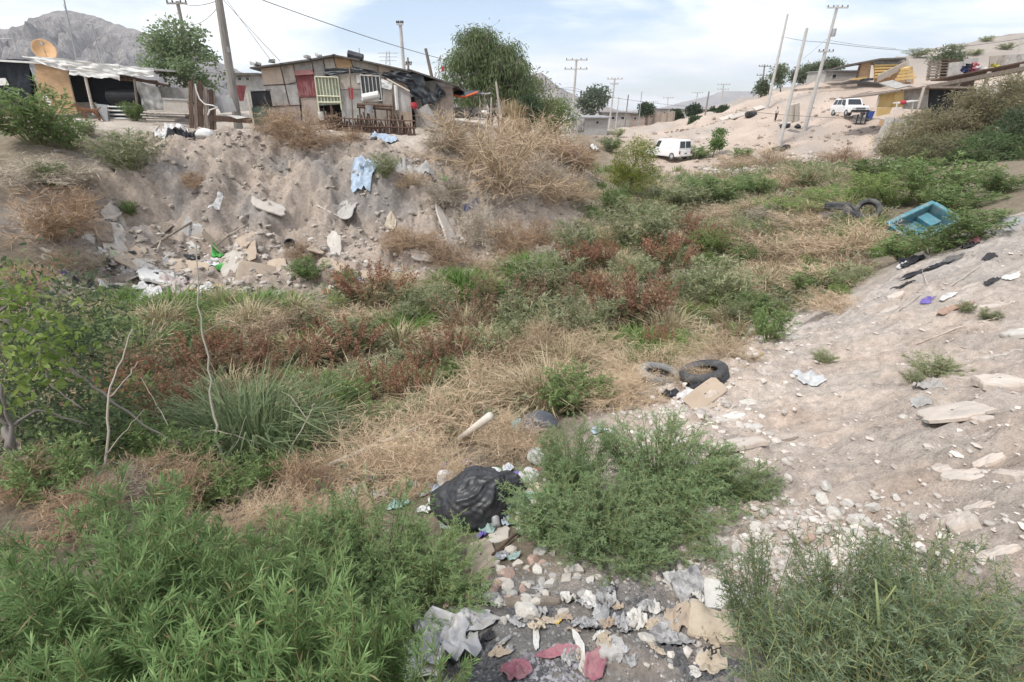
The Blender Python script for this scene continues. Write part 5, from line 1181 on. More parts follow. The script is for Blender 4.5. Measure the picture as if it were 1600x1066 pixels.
tree_at('yellow_green_shrub', 'light green rounded shrub left of the street pole', _b, *make_tree(14, blobs_px(_b, [(868,180,24,26,2), (852,190,18,22,1), (884,190,16,20,1)], 44), 60, 60, .24, .07, (.12, .19, .045), (.22, .29, .085), .12, None, .75, narrow=True))
_b = at_ground(827, 31)
tree_at('dark_shrub', 'dark green rounded shrub beside the dry reeds', _b, *make_tree(15, blobs_px(_b, [(826,172,19,17,2), (818,186,14,12,1)], 31), 40, 60, .14, .07, (.045, .075, .04), (.09, .13, .065), .08, None, .38))
_b = G(985, 318); _Yb = _b[1] + .8; _b[1] = _Yb; _b[2] = float(H(_b[0], _Yb))
tree_at('palo_verde', 'yellow green feathery tree in the valley in front of the van', _b, *make_tree(16, blobs_px(_b, [(990,250,32,26,3), (970,265,20,20,1.5), (1010,275,20,18,1.5), (985,282,30,16,1.5), (1000,232,22,14,1.2)], _Yb), 95, 75, .17, .032, (.17, .21, .035), (.33, .36, .07), .05, None, .45, narrow=True, trunk_col=(.2, .2, .1)))
_b = at_ground(925, 118)
tree_at('street_tree', 'grey green tree behind the far street shed', _b, *make_tree(17, blobs_px(_b, [(927,158,17,17,2), (915,165,10,14,1), (938,152,9,12,1)], 118), 46, 46, .6, .35, (.09, .12, .08), (.15, .18, .12), .25, None, 1.3))
for _x, _y, _w_, _Y, _l in [(1010,172,9,96,'round dark clipped tree at the far street\'s bend'), (1058,181,7.5,98,'round dark tree left of the white house'), (1084,175,9,97,'round dark clipped tree in front of the white house'), (1113,179,6,94,'small round tree right of the white house door'), (1129,176,7,92,'round green bush at the white house\'s right end'), (1135,189,6,82,'small dark bush on the sandy mound'), (1087,192,7,80,'low dark bush on the mound below the white house')]:
    _b = at_ground(_x, _Y); tree_at('round_tree', _l, _b, *make_tree(200 + int(_x), blobs_px(_b, [(_x, _y, _w_, _w_ * .95, 1)], _Y), 26, 60, .4, .22, (.05, .08, .045), (.10, .14, .075), .12, None, .62), 'round dark trees along the far street')
_b = at_ground(1124, 54); tree_at('young_tree', 'young thin green tree on the slope right of the van', _b, *make_tree(18, blobs_px(_b, [(1123,216,11,12,1), (1120,225,8,7,.6)], 54), 26, 50, .3, .12, (.12, .2, .06), (.2, .29, .1), .06, None, .5, narrow=True))
for _x, _y, _rw, _rh, _Y, _l in [(1213,118,14,16,90,'dark bushy tree on the hill\'s left crest'), (1270,108,16,9,92,'feathery green tree on the crest behind the tall hill pole'), (1300,100,13,8,92,'feathery tree right of the tall hill pole on the crest'), (1245,120,14,9,90,'low green tree between the hill poles'), (1478,90,22,12,74,'bushy green tree on the upper terrace behind pallets'), (1190,138,9,10,92,'small dark bush on the hill\'s left crest')]:
    _b = at_ground(_x, _Y); _b[2] = min(_b[2], PY(_x, _y + _rh, _Y)[2]); tree_at('hill_tree', _l, _b, *make_tree(400 + int(_x), blobs_px(_b, [(_x, _y, _rw, _rh, 1), (_x + _rw * .4, _y + _rh * .3, _rw * .7, _rh * .7, .6)], _Y), 34, 50, .45, .14, (.10, .13, .075), (.18, .21, .12), .1, None, .8, narrow=True))
# tamarisk thicket on the right
for _i, (_x, _y, _rw, _rh, _Y, _l, _ca, _cb) in enumerate([
 (1420,215,45,34,43,'olive tamarisk with tan tips left of the thicket',(.20,.205,.11),(.42,.36,.23)), (1490,190,55,42,41,'largest tamarisk bush with tan flower tips on the right',(.19,.195,.10),(.43,.35,.225)),
 (1555,165,42,50,40,'tall olive tamarisk at the right edge',(.17,.18,.09),(.37,.32,.19)), (1470,235,60,24,38,'olive lower tamarisk below the largest one',(.15,.17,.085),(.32,.30,.165)),
 (1585,215,34,40,36,'dark green bush at the right edge under the tamarisk',(.065,.105,.05),(.14,.19,.09)), (1540,235,45,26,35.5,'dark green bush below the tall tamarisk',(.075,.12,.05),(.15,.205,.085))]):
    _b = at_ground(_x, _Y); tree_at('tamarisk', _l, _b, *make_tree(500 + _i, blobs_px(_b, [(_x, _y, _rw, _rh, 2), (_x - _rw * .5, _y + _rh * .35, _rw * .5, _rh * .5, .7), (_x + _rw * .5, _y - _rh * .1, _rw * .5, _rh * .6, .7)], _Y), 110, 85, .30, .055, _ca, _cb, .1, None, .62, narrow=True, lift=.15))
# ------------------------------------------------------------------ litter and debris
def frame_at(q):
    n = normal_at(q[0], q[1], .2); t1 = nrm(np.cross(np.array([0, 1.0, 0]), n)); t1 = nrm(np.array([n[2], 0, -n[0]])); t2 = np.cross(n, t1)
    v = nrm(np.asarray(q) - np.array([0, 0, EYE])); return n, t1, t2, max(abs(float(n @ v)), .28)
def cmat(name, c, rough=.75, dirt=True, spec=.3, bump=.15):
    return mat(name, c, tuple(v * .72 for v in c), 9, rough, bump, spec=spec, dirt=(.36, .31, .26) if dirt else None, dscale=5, damt=.45)
C_white = cmat('white_plastic', (.70, .69, .68), .6); C_lblue = cmat('pale_blue_cloth', (.42, .52, .64), .9); C_grey = cmat('grey_cloth', (.42, .41, .40), .9); C_black = cmat('black_film', (.028, .028, .031), .32, False, .5)
C_bag = mat('garbage_film', (.04, .04, .044), (.024, .024, .027), 5, .43, .15, (1, .5, 1), .5, bscale=30)
M_dusty = mat('dusty_rubber', (.24, .235, .225), (.15, .15, .148), 6, .9, .2, spec=.1, dirt=(.4, .36, .31), dscale=3, damt=.7)
C_green = cmat('green_plastic', (.10, .42, .10), .5, False); C_teal = cmat('teal_plastic', (.30, .50, .47), .6); C_purple = cmat('purple_plastic', (.17, .13, .40), .5, False); C_pink = cmat('pink_plastic', (.60, .17, .19), .6); C_bluerag = cmat('blue_cloth', (.10, .13, .30), .9)
C_magenta = cmat('crimson_cloth', (.36, .14, .18), .85); C_yellow = cmat('yellow_plastic', (.65, .43, .06), .5, False); C_paper = cmat('paper', (.66, .64, .60), .9); C_burnt = mat('burnt_paper', (.48, .47, .46), (.16, .155, .155), 22, .95, .3)
C_tan = cmat('tan_paper', (.52, .44, .34), .9); C_darkrag = cmat('dark_cloth', (.05, .05, .055), .9, False); C_red = cmat('red_plastic', (.42, .07, .06), .6); C_foil = mat('foil', (.55, .55, .56), (.35, .35, .37), 12, .35, .6, metal=.6); C_film = cmat('grey_film', (.40, .40, .41), .45, True, .5)
def litter(name, label, px, py, w, h, m, amp=.25, seed=0, group=None, cat=None, lift=.012, ang=0.0, rag=.3, fold=5, zmin=.8):
    q = G(px, py, zmin); n, t1, t2, c = frame_at(q); a_, b_ = px2m(q, w) / 2, px2m(q, h) / 2 / c
    nr, na = (9, 30) if w > 24 else (6, 20); r = np.linspace(0.02, 1, nr)[:, None]; th = np.arange(na)[None] * 2 * math.pi / na
    out = 1 + rag * (np.sin(th * 2 + seed) * .4 + perlin(np.cos(th) * 1.8 + seed, np.sin(th) * 1.8, 3) + .5 * perlin(np.cos(th) * 5 + seed, np.sin(th) * 5, 4))
    U, W_ = r * out * np.cos(th) * a_, r * out * np.sin(th) * b_
    u, v = U * math.cos(ang) - W_ * math.sin(ang), U * math.sin(ang) + W_ * math.cos(ang)
    X = q[0] + t1[0] * u + t2[0] * v; Y = q[1] + t1[1] * u + t2[1] * v
    s = min(a_, b_)
    cr = np.abs(fbm(U / s * fold * .3 + seed, W_ / s * fold * .22, 3, seed % 7, .6))
    Z = np.maximum(H(X, Y), q[2] + (H(X, Y) - q[2]) * .85) + lift + s * amp * cr
    V = np.stack([X + n[0] * s * amp * .4 * cr, Y + n[1] * s * amp * .4 * cr, Z], -1).reshape(-1, 3)
    g = Geo(); g.grid(V, nr, na, True); o = g.build(name, m, None, True)
    tag(o, label, cat or name.split('_')[-1], group); return o
def slab(name, label, px, py, w, h, m, th=.04, yaw=None, seed=0, group=None, cat=None, tilt=(0, 0), cut=.12, zmin=.8, lift=0.0):
    """broken flat piece lying half sunk in the ground: worn outline, uneven top, real thickness"""
    q = G(px, py, zmin); n, t1, t2, c = frame_at(q); rng = np.random.RandomState(seed + 11)
    a_, b_ = px2m(q, w) / 2, px2m(q, h) / 2 / c; yaw = rng.uniform(-.35, .35) if yaw is None else yaw
    k = 26; a = np.arange(k) * 2 * math.pi / k + .12; board = cut < .05 or any(x in name for x in ('board', 'strip'))
    e = 9.0 if board else 3.2
    r = (np.abs(np.cos(a)) ** e + np.abs(np.sin(a)) ** e) ** (-1 / e)
    r = r * (1 + (.04 if board else cut * 1.5) * (perlin(np.cos(a) * 1.6 + seed, np.sin(a) * 1.6, 2) + .6 * perlin(np.cos(a) * 5 + seed, np.sin(a) * 5, 4)))
    sk = rng.uniform(-.25, .25) * (0 if board else 1)
    n2 = nrm(n + t1 * tilt[0] + t2 * tilt[1]); u1 = nrm(t1 - n2 * (t1 @ n2)); u2 = np.cross(n2, u1)
    rings = []
    for s_, hz in ((1.0, -.75), (1.02, .05), (.97, .38), (.75, .46), (.4, .48), (.05, .48)):
        x, y = np.cos(a) * r * s_ * a_ + sk * np.sin(a) * r * s_ * a_, np.sin(a) * r * s_ * b_
        X, Y = x * math.cos(yaw) - y * math.sin(yaw), x * math.sin(yaw) + y * math.cos(yaw)
        hh = th * hz + th * .22 * perlin(X / a_ * 1.7 + seed, Y / b_ * 1.7, 6) * (hz > .2)
        rings.append(q + X[:, None] * u1 + Y[:, None] * u2 + hh[:, None] * n2 + np.array([0, 0, lift]) if np.ndim(hh) else q + X[:, None] * u1 + Y[:, None] * u2 + hh * n2 + np.array([0, 0, lift]))
    o = Geo().grid(np.concatenate(rings), 6, k, True).build(name, m); tag(o, label, cat or name.split('_')[-1], group); return o
def stick(label, a, b, r, m, name='stick', grp=None, lift=.03, cat='stick', n=6):
    A, B = G(*a), G(*b); A = A + [0, 0, lift]; B = B + [0, 0, lift * 2]; mid = (A + B) / 2; mid[2] = max(mid[2], float(H(mid[0], mid[1])) + lift * .5)
    o = Geo().tube(np.array([A, mid, B]), [r, r * .9, r * .75], n).build(name, m, None, True); tag(o, label, cat, grp); return o
def ico(sub=1):
    bm = bmesh.new(); bmesh.ops.create_icosphere(bm, subdivisions=sub, radius=1); V = np.array([v.co[:] for v in bm.verts]); T = np.array([[v.index for v in f.verts] for f in bm.faces]); bm.free(); return V, T
_I1, _I2, _I3 = ico(1), ico(2), ico(3)
def stone_mesh(seed, sub=_I2, amp=.28, flat=.6):
    V, T = sub; rng = np.random.RandomState(seed)
    for _ in range(12):      # planar chips give broken faces
        d = nrm(rng.normal(size=3)); k = rng.uniform(.42, .78); e = np.maximum(V @ d - k, 0); V = V - e[:, None] * d * .97
    V = V * (1 + amp * .35 * noise3(V, 2.2, seed))[:, None] * np.array([1, rng.uniform(.65, .95), flat * rng.uniform(.8, 1.2)])
    return Geo().add(V, None, T)
M_stone = mat('pale_stone', (.60, .57, .52), (.44, .41, .37), 5, .95, .4, rand=.16, dirt=(.36, .32, .28), dscale=3, damt=.4)
M_rubblestone = mat('bank_stone', (.40, .355, .31), (.28, .25, .22), 6, .95, .4, rand=.15)
M_coal = mat('cinder', (.075, .075, .08), (.03, .03, .034), 12, .95, .6, dirt=(.3, .3, .3), dscale=10, damt=.6)
M_pinkstone = mat('pink_brick', (.50, .36, .30), (.38, .27, .22), 6, .95, .4)
_SM = [stone_mesh(s, amp=.15).mesh('stone', M_stone, False) for s in range(6)]
def stone(label, px, py, w, group=None, m=None, flat=1.0, name='stone'):
    q = G(px, py); s = px2m(q, w) / 2; me = _SM[int(px + py) % 6]
    if m is not None: me = me.copy(); me.materials.clear(); me.materials.append(m)
    o = bpy.data.objects.new(name, me); C.objects.link(o); tag(o, label, 'stone', group)
    o.location = (q[0], q[1], q[2] + s * .22 * flat); o.rotation_euler = (random.Random(px).uniform(-.3, .3), random.Random(py).uniform(-.3, .3), px * 1.7); o.scale = (s, s, s * flat); return o
def scatter_stones(name, label, n, xr, yr, mask, smin, smax, m, seed, coal=False, pw=2.5, flat=1.0):
    rng = np.random.RandomState(seed); base = []
    for s in range(8):
        V, T = _I1; V = V * rng.uniform(.72, 1.15, (len(V), 1)); base.append((V * np.array([1, rng.uniform(.6, .95), rng.uniform(.4, .75) * flat]), T))
    g = Geo(); got = 0
    while got < n:
        x, y = rng.uniform(*xr, 3000), rng.uniform(*yr, 3000); keep = rng.rand(3000) < mask(x, y)
        x, y = x[keep], y[keep]; z = H(x, y)
        for a, b, c in zip(x, y, z):
            V, T = base[rng.randint(8)]; s = smin + (smax - smin) * rng.rand() ** pw; th = rng.uniform(0, 6.28); cs, sn = math.cos(th), math.sin(th)
            g.add(np.stack([(V[:, 0] * cs - V[:, 1] * sn) * s + a, (V[:, 0] * sn + V[:, 1] * cs) * s + b, V[:, 2] * s + c + s * .15], 1), None, T, np.full(3, rng.uniform(.7, 1.2))); got += 1
            if got >= n: break
    o = g.build(name, m); tag(o, label, 'gravel', None, 'stuff'); return o
def gravel_mat(name, c, rough=.95):
    m = bpy.data.materials.new(name); m.use_nodes = True; N, L = m.node_tree.nodes, m.node_tree.links; b = N['Principled BSDF']; b.inputs['Roughness'].default_value = rough; b.inputs['Specular IOR Level'].default_value = .15
    at = N.new('ShaderNodeAttribute'); at.attribute_name = 'Col'; no = N.new('ShaderNodeTexNoise'); no.inputs['Scale'].default_value = 3.0; no.inputs['Detail'].default_value = 6
    tc = N.new('ShaderNodeTexCoord'); L.new(tc.outputs['Object'], no.inputs['Vector'])
    mr = N.new('ShaderNodeMapRange'); mr.inputs[1].default_value = .3; mr.inputs[2].default_value = .7; mr.inputs[3].default_value = .75; mr.inputs[4].default_value = 1.15; L.new(no.outputs['Fac'], mr.inputs[0])
    mu = N.new('ShaderNodeVectorMath'); mu.operation = 'SCALE'; L.new(at.outputs['Color'], mu.inputs[0]); L.new(mr.outputs[0], mu.inputs['Scale'])
    m2 = N.new('ShaderNodeVectorMath'); m2.operation = 'MULTIPLY'; m2.inputs[1].default_value = c; L.new(mu.outputs[0], m2.inputs[0]); L.new(m2.outputs[0], b.inputs['Base Color']); return m
def rng_mask(cx, cy, rx, ry): return lambda x, y: np.exp(-(((x - cx) / rx) ** 2 + ((y - cy) / ry) ** 2))

# --- rubbish on the eroded bank
_pn = slab('framed_board', 'large pale framed panel lying at the left foot of the bank', 72, 452, 82, 38, M_slab, .06, .12, 1, cat='panel')
slab('frame_strip', 'wooden strip along the left side of the large pale panel', 46, 449, 12, 38, M_palewood, .05, -.75, 2, cat='strip', cut=.02, lift=.05)
slab('frame_strip', 'wooden strip along the right side of the large pale panel', 100, 447, 10, 30, M_palewood, .05, -.6, 3, cat='strip', cut=.02, lift=.05)
for _i, (_x, _y, _w, _h, _m, _th, _yw, _l) in enumerate([
 (245,430,40,20,M_white,.1,.35,'white slab in the rubbish heap at the bank\'s foot'), (160,346,13,26,M_slab,.05,.2,'narrow grey slab standing on the left bank'), (180,340,32,18,M_slab,.05,.1,'pale slab beside the narrow grey one on the left bank'),
 (135,358,26,20,M_slab,.06,-.4,'grey broken slab below the red scrap'), (182,378,56,26,M_slab,.06,-.35,'wide pale slab in the middle of the left rubbish'), (165,362,30,12,M_wood,.05,-.6,'brown board beside the wide pale slab'),
 (205,407,30,18,M_cardboard,.05,.2,'cardboard piece above the white slab'), (225,415,26,10,M_slab,.05,.4,'thin pale strip of rubble above the white slab'), (285,420,60,18,M_cardboard,.04,.05,'brown sheet above the pink sacks'), (300,447,70,9,M_ply,.04,.1,'orange brown plank right of the pink sacks'),
 (420,322,44,14,M_slab,.07,.08,'flat pale slab stuck in the middle of the bank face'), (383,388,30,26,M_cardboard,.04,.3,'cardboard sheet leaning above the green bag'), (357,412,46,22,M_slab,.05,-.2,'pale slab beside the green bags'), (340,385,50,8,M_cardboard,.04,.3,'long cardboard strip above the green bags'),
 (402,428,46,24,M_cardboard,.05,.4,'tan cardboard with torn edge below the dark pot'), (432,415,24,15,M_cardboard,.06,.25,'pinkish cardboard right of the tan torn one'), (372,425,34,28,M_slab,.05,.6,'grey slab under the green bags'), (522,384,18,32,M_slab,.08,.25,'upright grey slab on the lower bank'),
 (514,420,36,22,M_cardboard,.08,-.15,'rounded tan slab above the pink scrap'), (548,432,48,16,M_cardboard,.06,-.3,'cracked tan slab beside the blue white plastic'), (705,372,22,40,M_slab,.06,.5,'grey slab leaning in the hollow under the blue rag'), (712,404,22,20,M_slab,.06,.3,'smaller grey slab below the leaning one'),
 (540,322,30,30,M_concrete,.05,.3,'smooth grey patch of concrete on the bank face'), (495,390,20,14,M_cardboard,.05,.2,'small tan slab left of the upright grey one'), (300,360,26,46,M_concrete,.05,.1,'grey concrete sheet sliding down the bank'), (245,355,40,10,M_wood,.04,-.3,'dark board on the left bank'),
 (660,400,30,12,M_slab,.05,.2,'pale slab at the foot of the bank right of centre')]):
    slab('broken_slab' if _m in (M_slab, M_concrete, M_white) else 'board_piece', _l, _x, _y, _w * 1.18, _h * 1.25, _m, _th, _yw, _i + 20, cat='slab' if _m in (M_slab, M_concrete, M_white) else 'board', tilt=(.1 * math.sin(_i), .12 * math.cos(_i * 2)))
for _i, (_a, _b, _r, _m, _l) in enumerate([((228,392),(300,350),.045,M_wood,'long brown pole slanting up the left bank'), ((335,388),(372,358),.03,M_wood,'grey stick above the cardboard strip'), ((420,392),(448,383),.05,M_palewood,'pale post piece beside the dark pot'), ((352,372),(388,352),.025,M_palewood,'thin pale stick on the bank\'s middle'),
 ((495,322),(540,346),.03,M_palewood,'long pale stick on the bank face'), ((545,352),(560,330),.025,M_wood,'crooked stick right of the long pale one'), ((395,300),(405,280),.02,M_palewood,'thin stick high on the bank'), ((105,378),(160,330),.02,M_palewood,'thin branch by the big russet tumbleweed'),
 ((176,352),(186,345),.02,M_white,'short white stick by the pale slab'), ((238,210),(250,198),.04,M_palewood,'pale stick on the bank top'), ((655,440),(700,425),.03,M_palewood,'bleached stick at the foot of the bank'), ((150,420),(215,400),.02,M_wood,'thin dark stick across the rubbish heap'), ((245,395),(252,380),.03,M_palewood,'short pale stake above the brown sheet')]):
    stick(_l, _a, _b, _r, _m)
for _i, (_n, _x, _y, _w, _h, _m, _am, _l) in enumerate([
 ('sack', 272, 441, 40, 20, cmat('pink_sack', (.52,.44,.41)), .5, 'pale pink sack below the white slab'), ('sack', 292, 450, 30, 20, MATS['pink_sack'], .6, 'second pink sack right of the pale one'),
 ('blue_rag', 568, 264, 38, 44, C_lblue, .5, 'pale blue rag spilling down the bank below the shack'), ('blue_rag', 600, 217, 44, 12, C_lblue, .4, 'pale blue rag on the bank\'s top edge'), ('grey_rag', 645, 272, 66, 26, C_grey, .6, 'long grey white rag twisted on the bank'), ('grey_rag', 627, 262, 18, 26, C_grey, .5, 'grey rag tail above the long twisted one'),
 ('navy_rag', 735, 330, 13, 34, C_bluerag, .5, 'dark blue rag hanging on the bank\'s corner'), ('plastic_scrap', 340, 325, 11, 30, C_white, .4, 'white plastic strip hanging on the bank face'), ('plastic_bag', 344, 402, 20, 16, C_green, .7, 'bright green bag in the rubbish at the bank\'s foot'), ('plastic_bag', 347, 423, 18, 13, C_green, .7, 'second green bag below the bright one'),
 ('wrapper', 331, 414, 18, 12, C_white, .6, 'white and blue wrapper beside the green bags'), ('plastic_sheet', 558, 438, 34, 11, C_lblue, .5, 'bluish white plastic at the bank\'s foot'), ('scrap', 515, 452, 22, 13, C_pink, .15, 'pink red square scrap standing out at the bank\'s foot'), ('scrap', 128, 339, 16, 9, C_red, .4, 'dark red scrap on the left bank'),
 ('scrap', 178, 399, 18, 7, cmat('lime_plastic', (.45,.55,.25)), .5, 'lime coloured scrap in the rubbish heap'), ('bag', 268, 205, 36, 28, C_white, .7, 'white bag on the bank top left of the old gate'), ('bag', 282, 210, 30, 30, C_darkrag, .7, 'dark bag beside the white one on the bank top'), ('scrap', 452, 187, 12, 10, C_white, .6, 'white scrap in the brush below the bright shrub'),
 ('sack', 220, 452, 26, 12, C_white, .6, 'crumpled white film at the heap\'s lower edge'), ('sack', 232, 462, 30, 18, C_white, .6, 'white rags under the pink sacks'), ('rag', 205, 430, 30, 14, C_grey, .6, 'grey rag in the rubbish heap'), ('rag', 160, 408, 40, 12, C_darkrag, .5, 'dark burnt rag in the rubbish heap'), ('rag', 322, 450, 24, 9, C_white, .5, 'white film right of the pink sacks'),
 ('scrap', 645, 395, 12, 8, C_white, .5, 'small white scrap on the lower bank'), ('scrap', 610, 352, 20, 24, C_tan, .5, 'tan paper sticking out of the bank'), ('scrap', 695, 280, 10, 6, C_green, .4, 'tiny green scrap under the beige tumbleweed'), ('scrap', 100, 425, 24, 10, C_purple, .4, 'faded purple rag above the pale panel'),
 ('bag', 830, 262, 14, 12, C_white, .6, 'white bag on the ridge of the bank\'s corner'), ('bag', 845, 282, 24, 12, C_white, .6, 'white bag among boards on the bank\'s corner'), ('bag', 884, 258, 10, 9, C_white, .6, 'small white bag below the blue one'), ('bag', 899, 243, 10, 10, C_blue if 'C_blue' in globals() else M_blue, .6, 'blue bag on the outer ridge'), ('bag', 905, 322, 12, 9, C_purple, .6, 'purple and white scrap on the corner\'s slope'),
 ('bag', 800, 208, 8, 16, C_white, .4, 'white scrap caught in the dry reeds'), ('bag', 928, 232, 16, 10, C_white, .8, 'white sack on the far roadside'), ('scrap', 880, 420, 8, 8, C_white, .6, 'white scrap at the bank\'s foot among weeds'), ('scrap', 850, 450, 8, 9, C_white, .6, 'white scrap in the mid valley weeds'), ('scrap', 545, 535, 12, 9, C_white, .6, 'white scrap in the weeds left of centre'), ('scrap', 460, 532, 12, 8, C_bluerag, .5, 'blue scrap beside the pale straw mound')]):
    litter(_n, _l, _x, _y, _w, _h, _m, _am, _i * 3 + 1)
_lrs = random.Random(8)
for _k in range(150):
    _x, _y = _lrs.gauss(225, 85), _lrs.gauss(418, 28)
    if not (60 < _x < 420 and 345 < _y < 470): continue
    slab('litter_scrap', 'small pale scrap of debris in the rubbish heap at the bank\'s foot', _x, _y, _lrs.uniform(6, 22), _lrs.uniform(4, 11), _lrs.choice([M_slab, M_cardboard, C_paper, C_white, M_wood, M_slab, M_rubblestone, C_darkrag]), .04, _lrs.uniform(-1, 1), _k, 'scraps in the bank rubbish', 'scrap', (_lrs.uniform(-.4, .4), _lrs.uniform(-.4, .4)), .3)
_q = G(456, 384); _o = Geo().lathe([(.02, .02), (.16, .02), (.2, .12), (.17, .2), (.14, .2), (.15, .1), (.02, .06)], 18, np.array(Matrix.Translation(_q + [0, -.05, .05]) @ Matrix.Rotation(.9, 4, 'X'))).build('black_pot', M_black, None, True); tag(_o, 'dark pot lying on the lower bank', 'pot')
for _x, _y, _w, _l in [(318,205,1,''),]: pass
for _i, (_x, _y, _w, _l) in enumerate([(705,352,28,'dark hollow stone edge under the blue rag'), (690,350,22,'stone left of the hollow under the blue rag'), (380,345,18,'rounded clod on the bank\'s middle'), (175,320,20,'clod under the olive bush'), (645,335,16,'pale stone below the long grey rag'), (590,335,14,'stone below the small olive shrub'), (90,238,12,'stone by the dark bush on the left')]):
    stone(_l, _x, _y, _w, None, M_rubblestone)
# --- tyres, tub
def tyre(label, loc, R_, wdt, rot, group=None, name='tyre', m=None):
    prof = [(.60, -.30), (.66, -.42), (.80, -.50), (.93, -.44), (.99, -.34), (1.0, -.12), (.985, -.10), (1.0, -.08), (1.0, .08), (.985, .1), (1.0, .12), (.99, .34), (.93, .44), (.80, .5), (.66, .42), (.60, .3), (.585, .2), (.9, .26), (.93, 0), (.9, -.26), (.585, -.2), (.60, -.30)]
    pr = [(a * R_, b * wdt) for a, b in prof]
    M_ = np.array(Matrix.Translation(loc) @ Matrix(rotmat(*rot)).to_4x4())
    mod = lambda i, a: 1 - .022 * (((i >= 4) & (i <= 11)) * ((np.floor(a * 64 / (2 * math.pi)) % 2) == 0))
    o = Geo().lathe(pr, 128, M_, mod).build(name, m or M_rubber, None, True); tag(o, label, 'tyre', group); return o
_q = G(1105, 603); tyre('car tyre lying tilted at the foot of the sandy slope', _q + [0, .15, .07], .31, .25, (-.20, -.26, .1))
_q = G(1035, 600); tyre('pale dusty tyre half buried in twigs left of the tilted one', _q + [0, .15, .02], .33, .24, (-.05, .10, 0), m=M_dusty)
for _i, (_x, _y, _r, _w, _rt, _dz, _l) in enumerate([(1308,343,.48,.32,(-.12,.05,.3),.34,'big tyre lying on top of the tyre heap'), (1302,352,.46,.32,(.06,.04,0),.08,'tyre at the bottom of the heap under the big one'), (1334,350,.46,.3,(.5,.3,.4),.2,'tyre leaning right of the big one in the heap'), (1356,347,.46,.3,(.9,-.3,-.4),.26,'rightmost tyre standing slanted in the heap'), (1273,340,.4,.26,(.1,-.1,.2),.1,'small tyre left of the heap')]):
    _q = G(_x, _y); tyre(_l, _q + [0, .2, _dz + .18], _r, _w, _rt)
_q = G(1448, 372); _tb2 = thing('tub', 'big turquoise open tub tipped on its side in the weeds', 'tub', _q + [0, .5, 0])
C_turq = cmat('turquoise_plastic', (.085, .255, .31), .5, True)
_Mt = Matrix.Translation(Vector(_q + [.1, .5, .26])) @ Matrix(rotmat(.42, -.36, .25)).to_4x4() @ Matrix.Scale(.8, 4)
def _tubpart(nm, boxes):
    g = Geo()
    for c, s in boxes: g.box(c, s)
    g.V = [v @ np.array(_Mt)[:3, :3].T + np.array(_Mt)[:3, 3] for v in g.V]; g.build(nm, C_turq, _tb2)
_tubpart('base', [((0, 0, -.28), (2.0, 1.15, .06))]); _tubpart('side', [((0, .59, 0), (2.05, .06, .56))]); _tubpart('side', [((0, -.59, 0), (2.05, .06, .56))]); _tubpart('end', [((1.03, 0, 0), (.06, 1.2, .56))]); _tubpart('end', [((-1.03, 0, 0), (.06, 1.2, .56))])
_tubpart('rim', [((0, .66, .29), (2.25, .16, .05))]); _tubpart('rim', [((0, -.66, .29), (2.25, .16, .05))]); _tubpart('rim', [((1.1, 0, .292), (.16, 1.16, .05))]); _tubpart('rim', [((-1.1, 0, .292), (.16, 1.16, .05))])
for _k in range(4): _tubpart('rib', [((-.7 + .47 * _k, 0, -.24), (.1, 1.1, .05))])
_tubpart('seat_moulding', [((.62, .2, -.14), (.5, .7, .2))])
litter('plastic_sheet', 'light blue plastic inside the turquoise tub\'s near edge', 1437, 372, 30, 10, cmat('sky_blue_plastic', (.25, .55, .68), .4), .6, 5)
litter('rubbish', 'dark rubbish scraps below the turquoise tub', 1422, 410, 34, 16, C_darkrag, .5, 6, cat='rubbish'); litter('scrap', 'pale scrap beside the dark rubbish below the tub', 1412, 416, 18, 8, C_white, .5, 8)
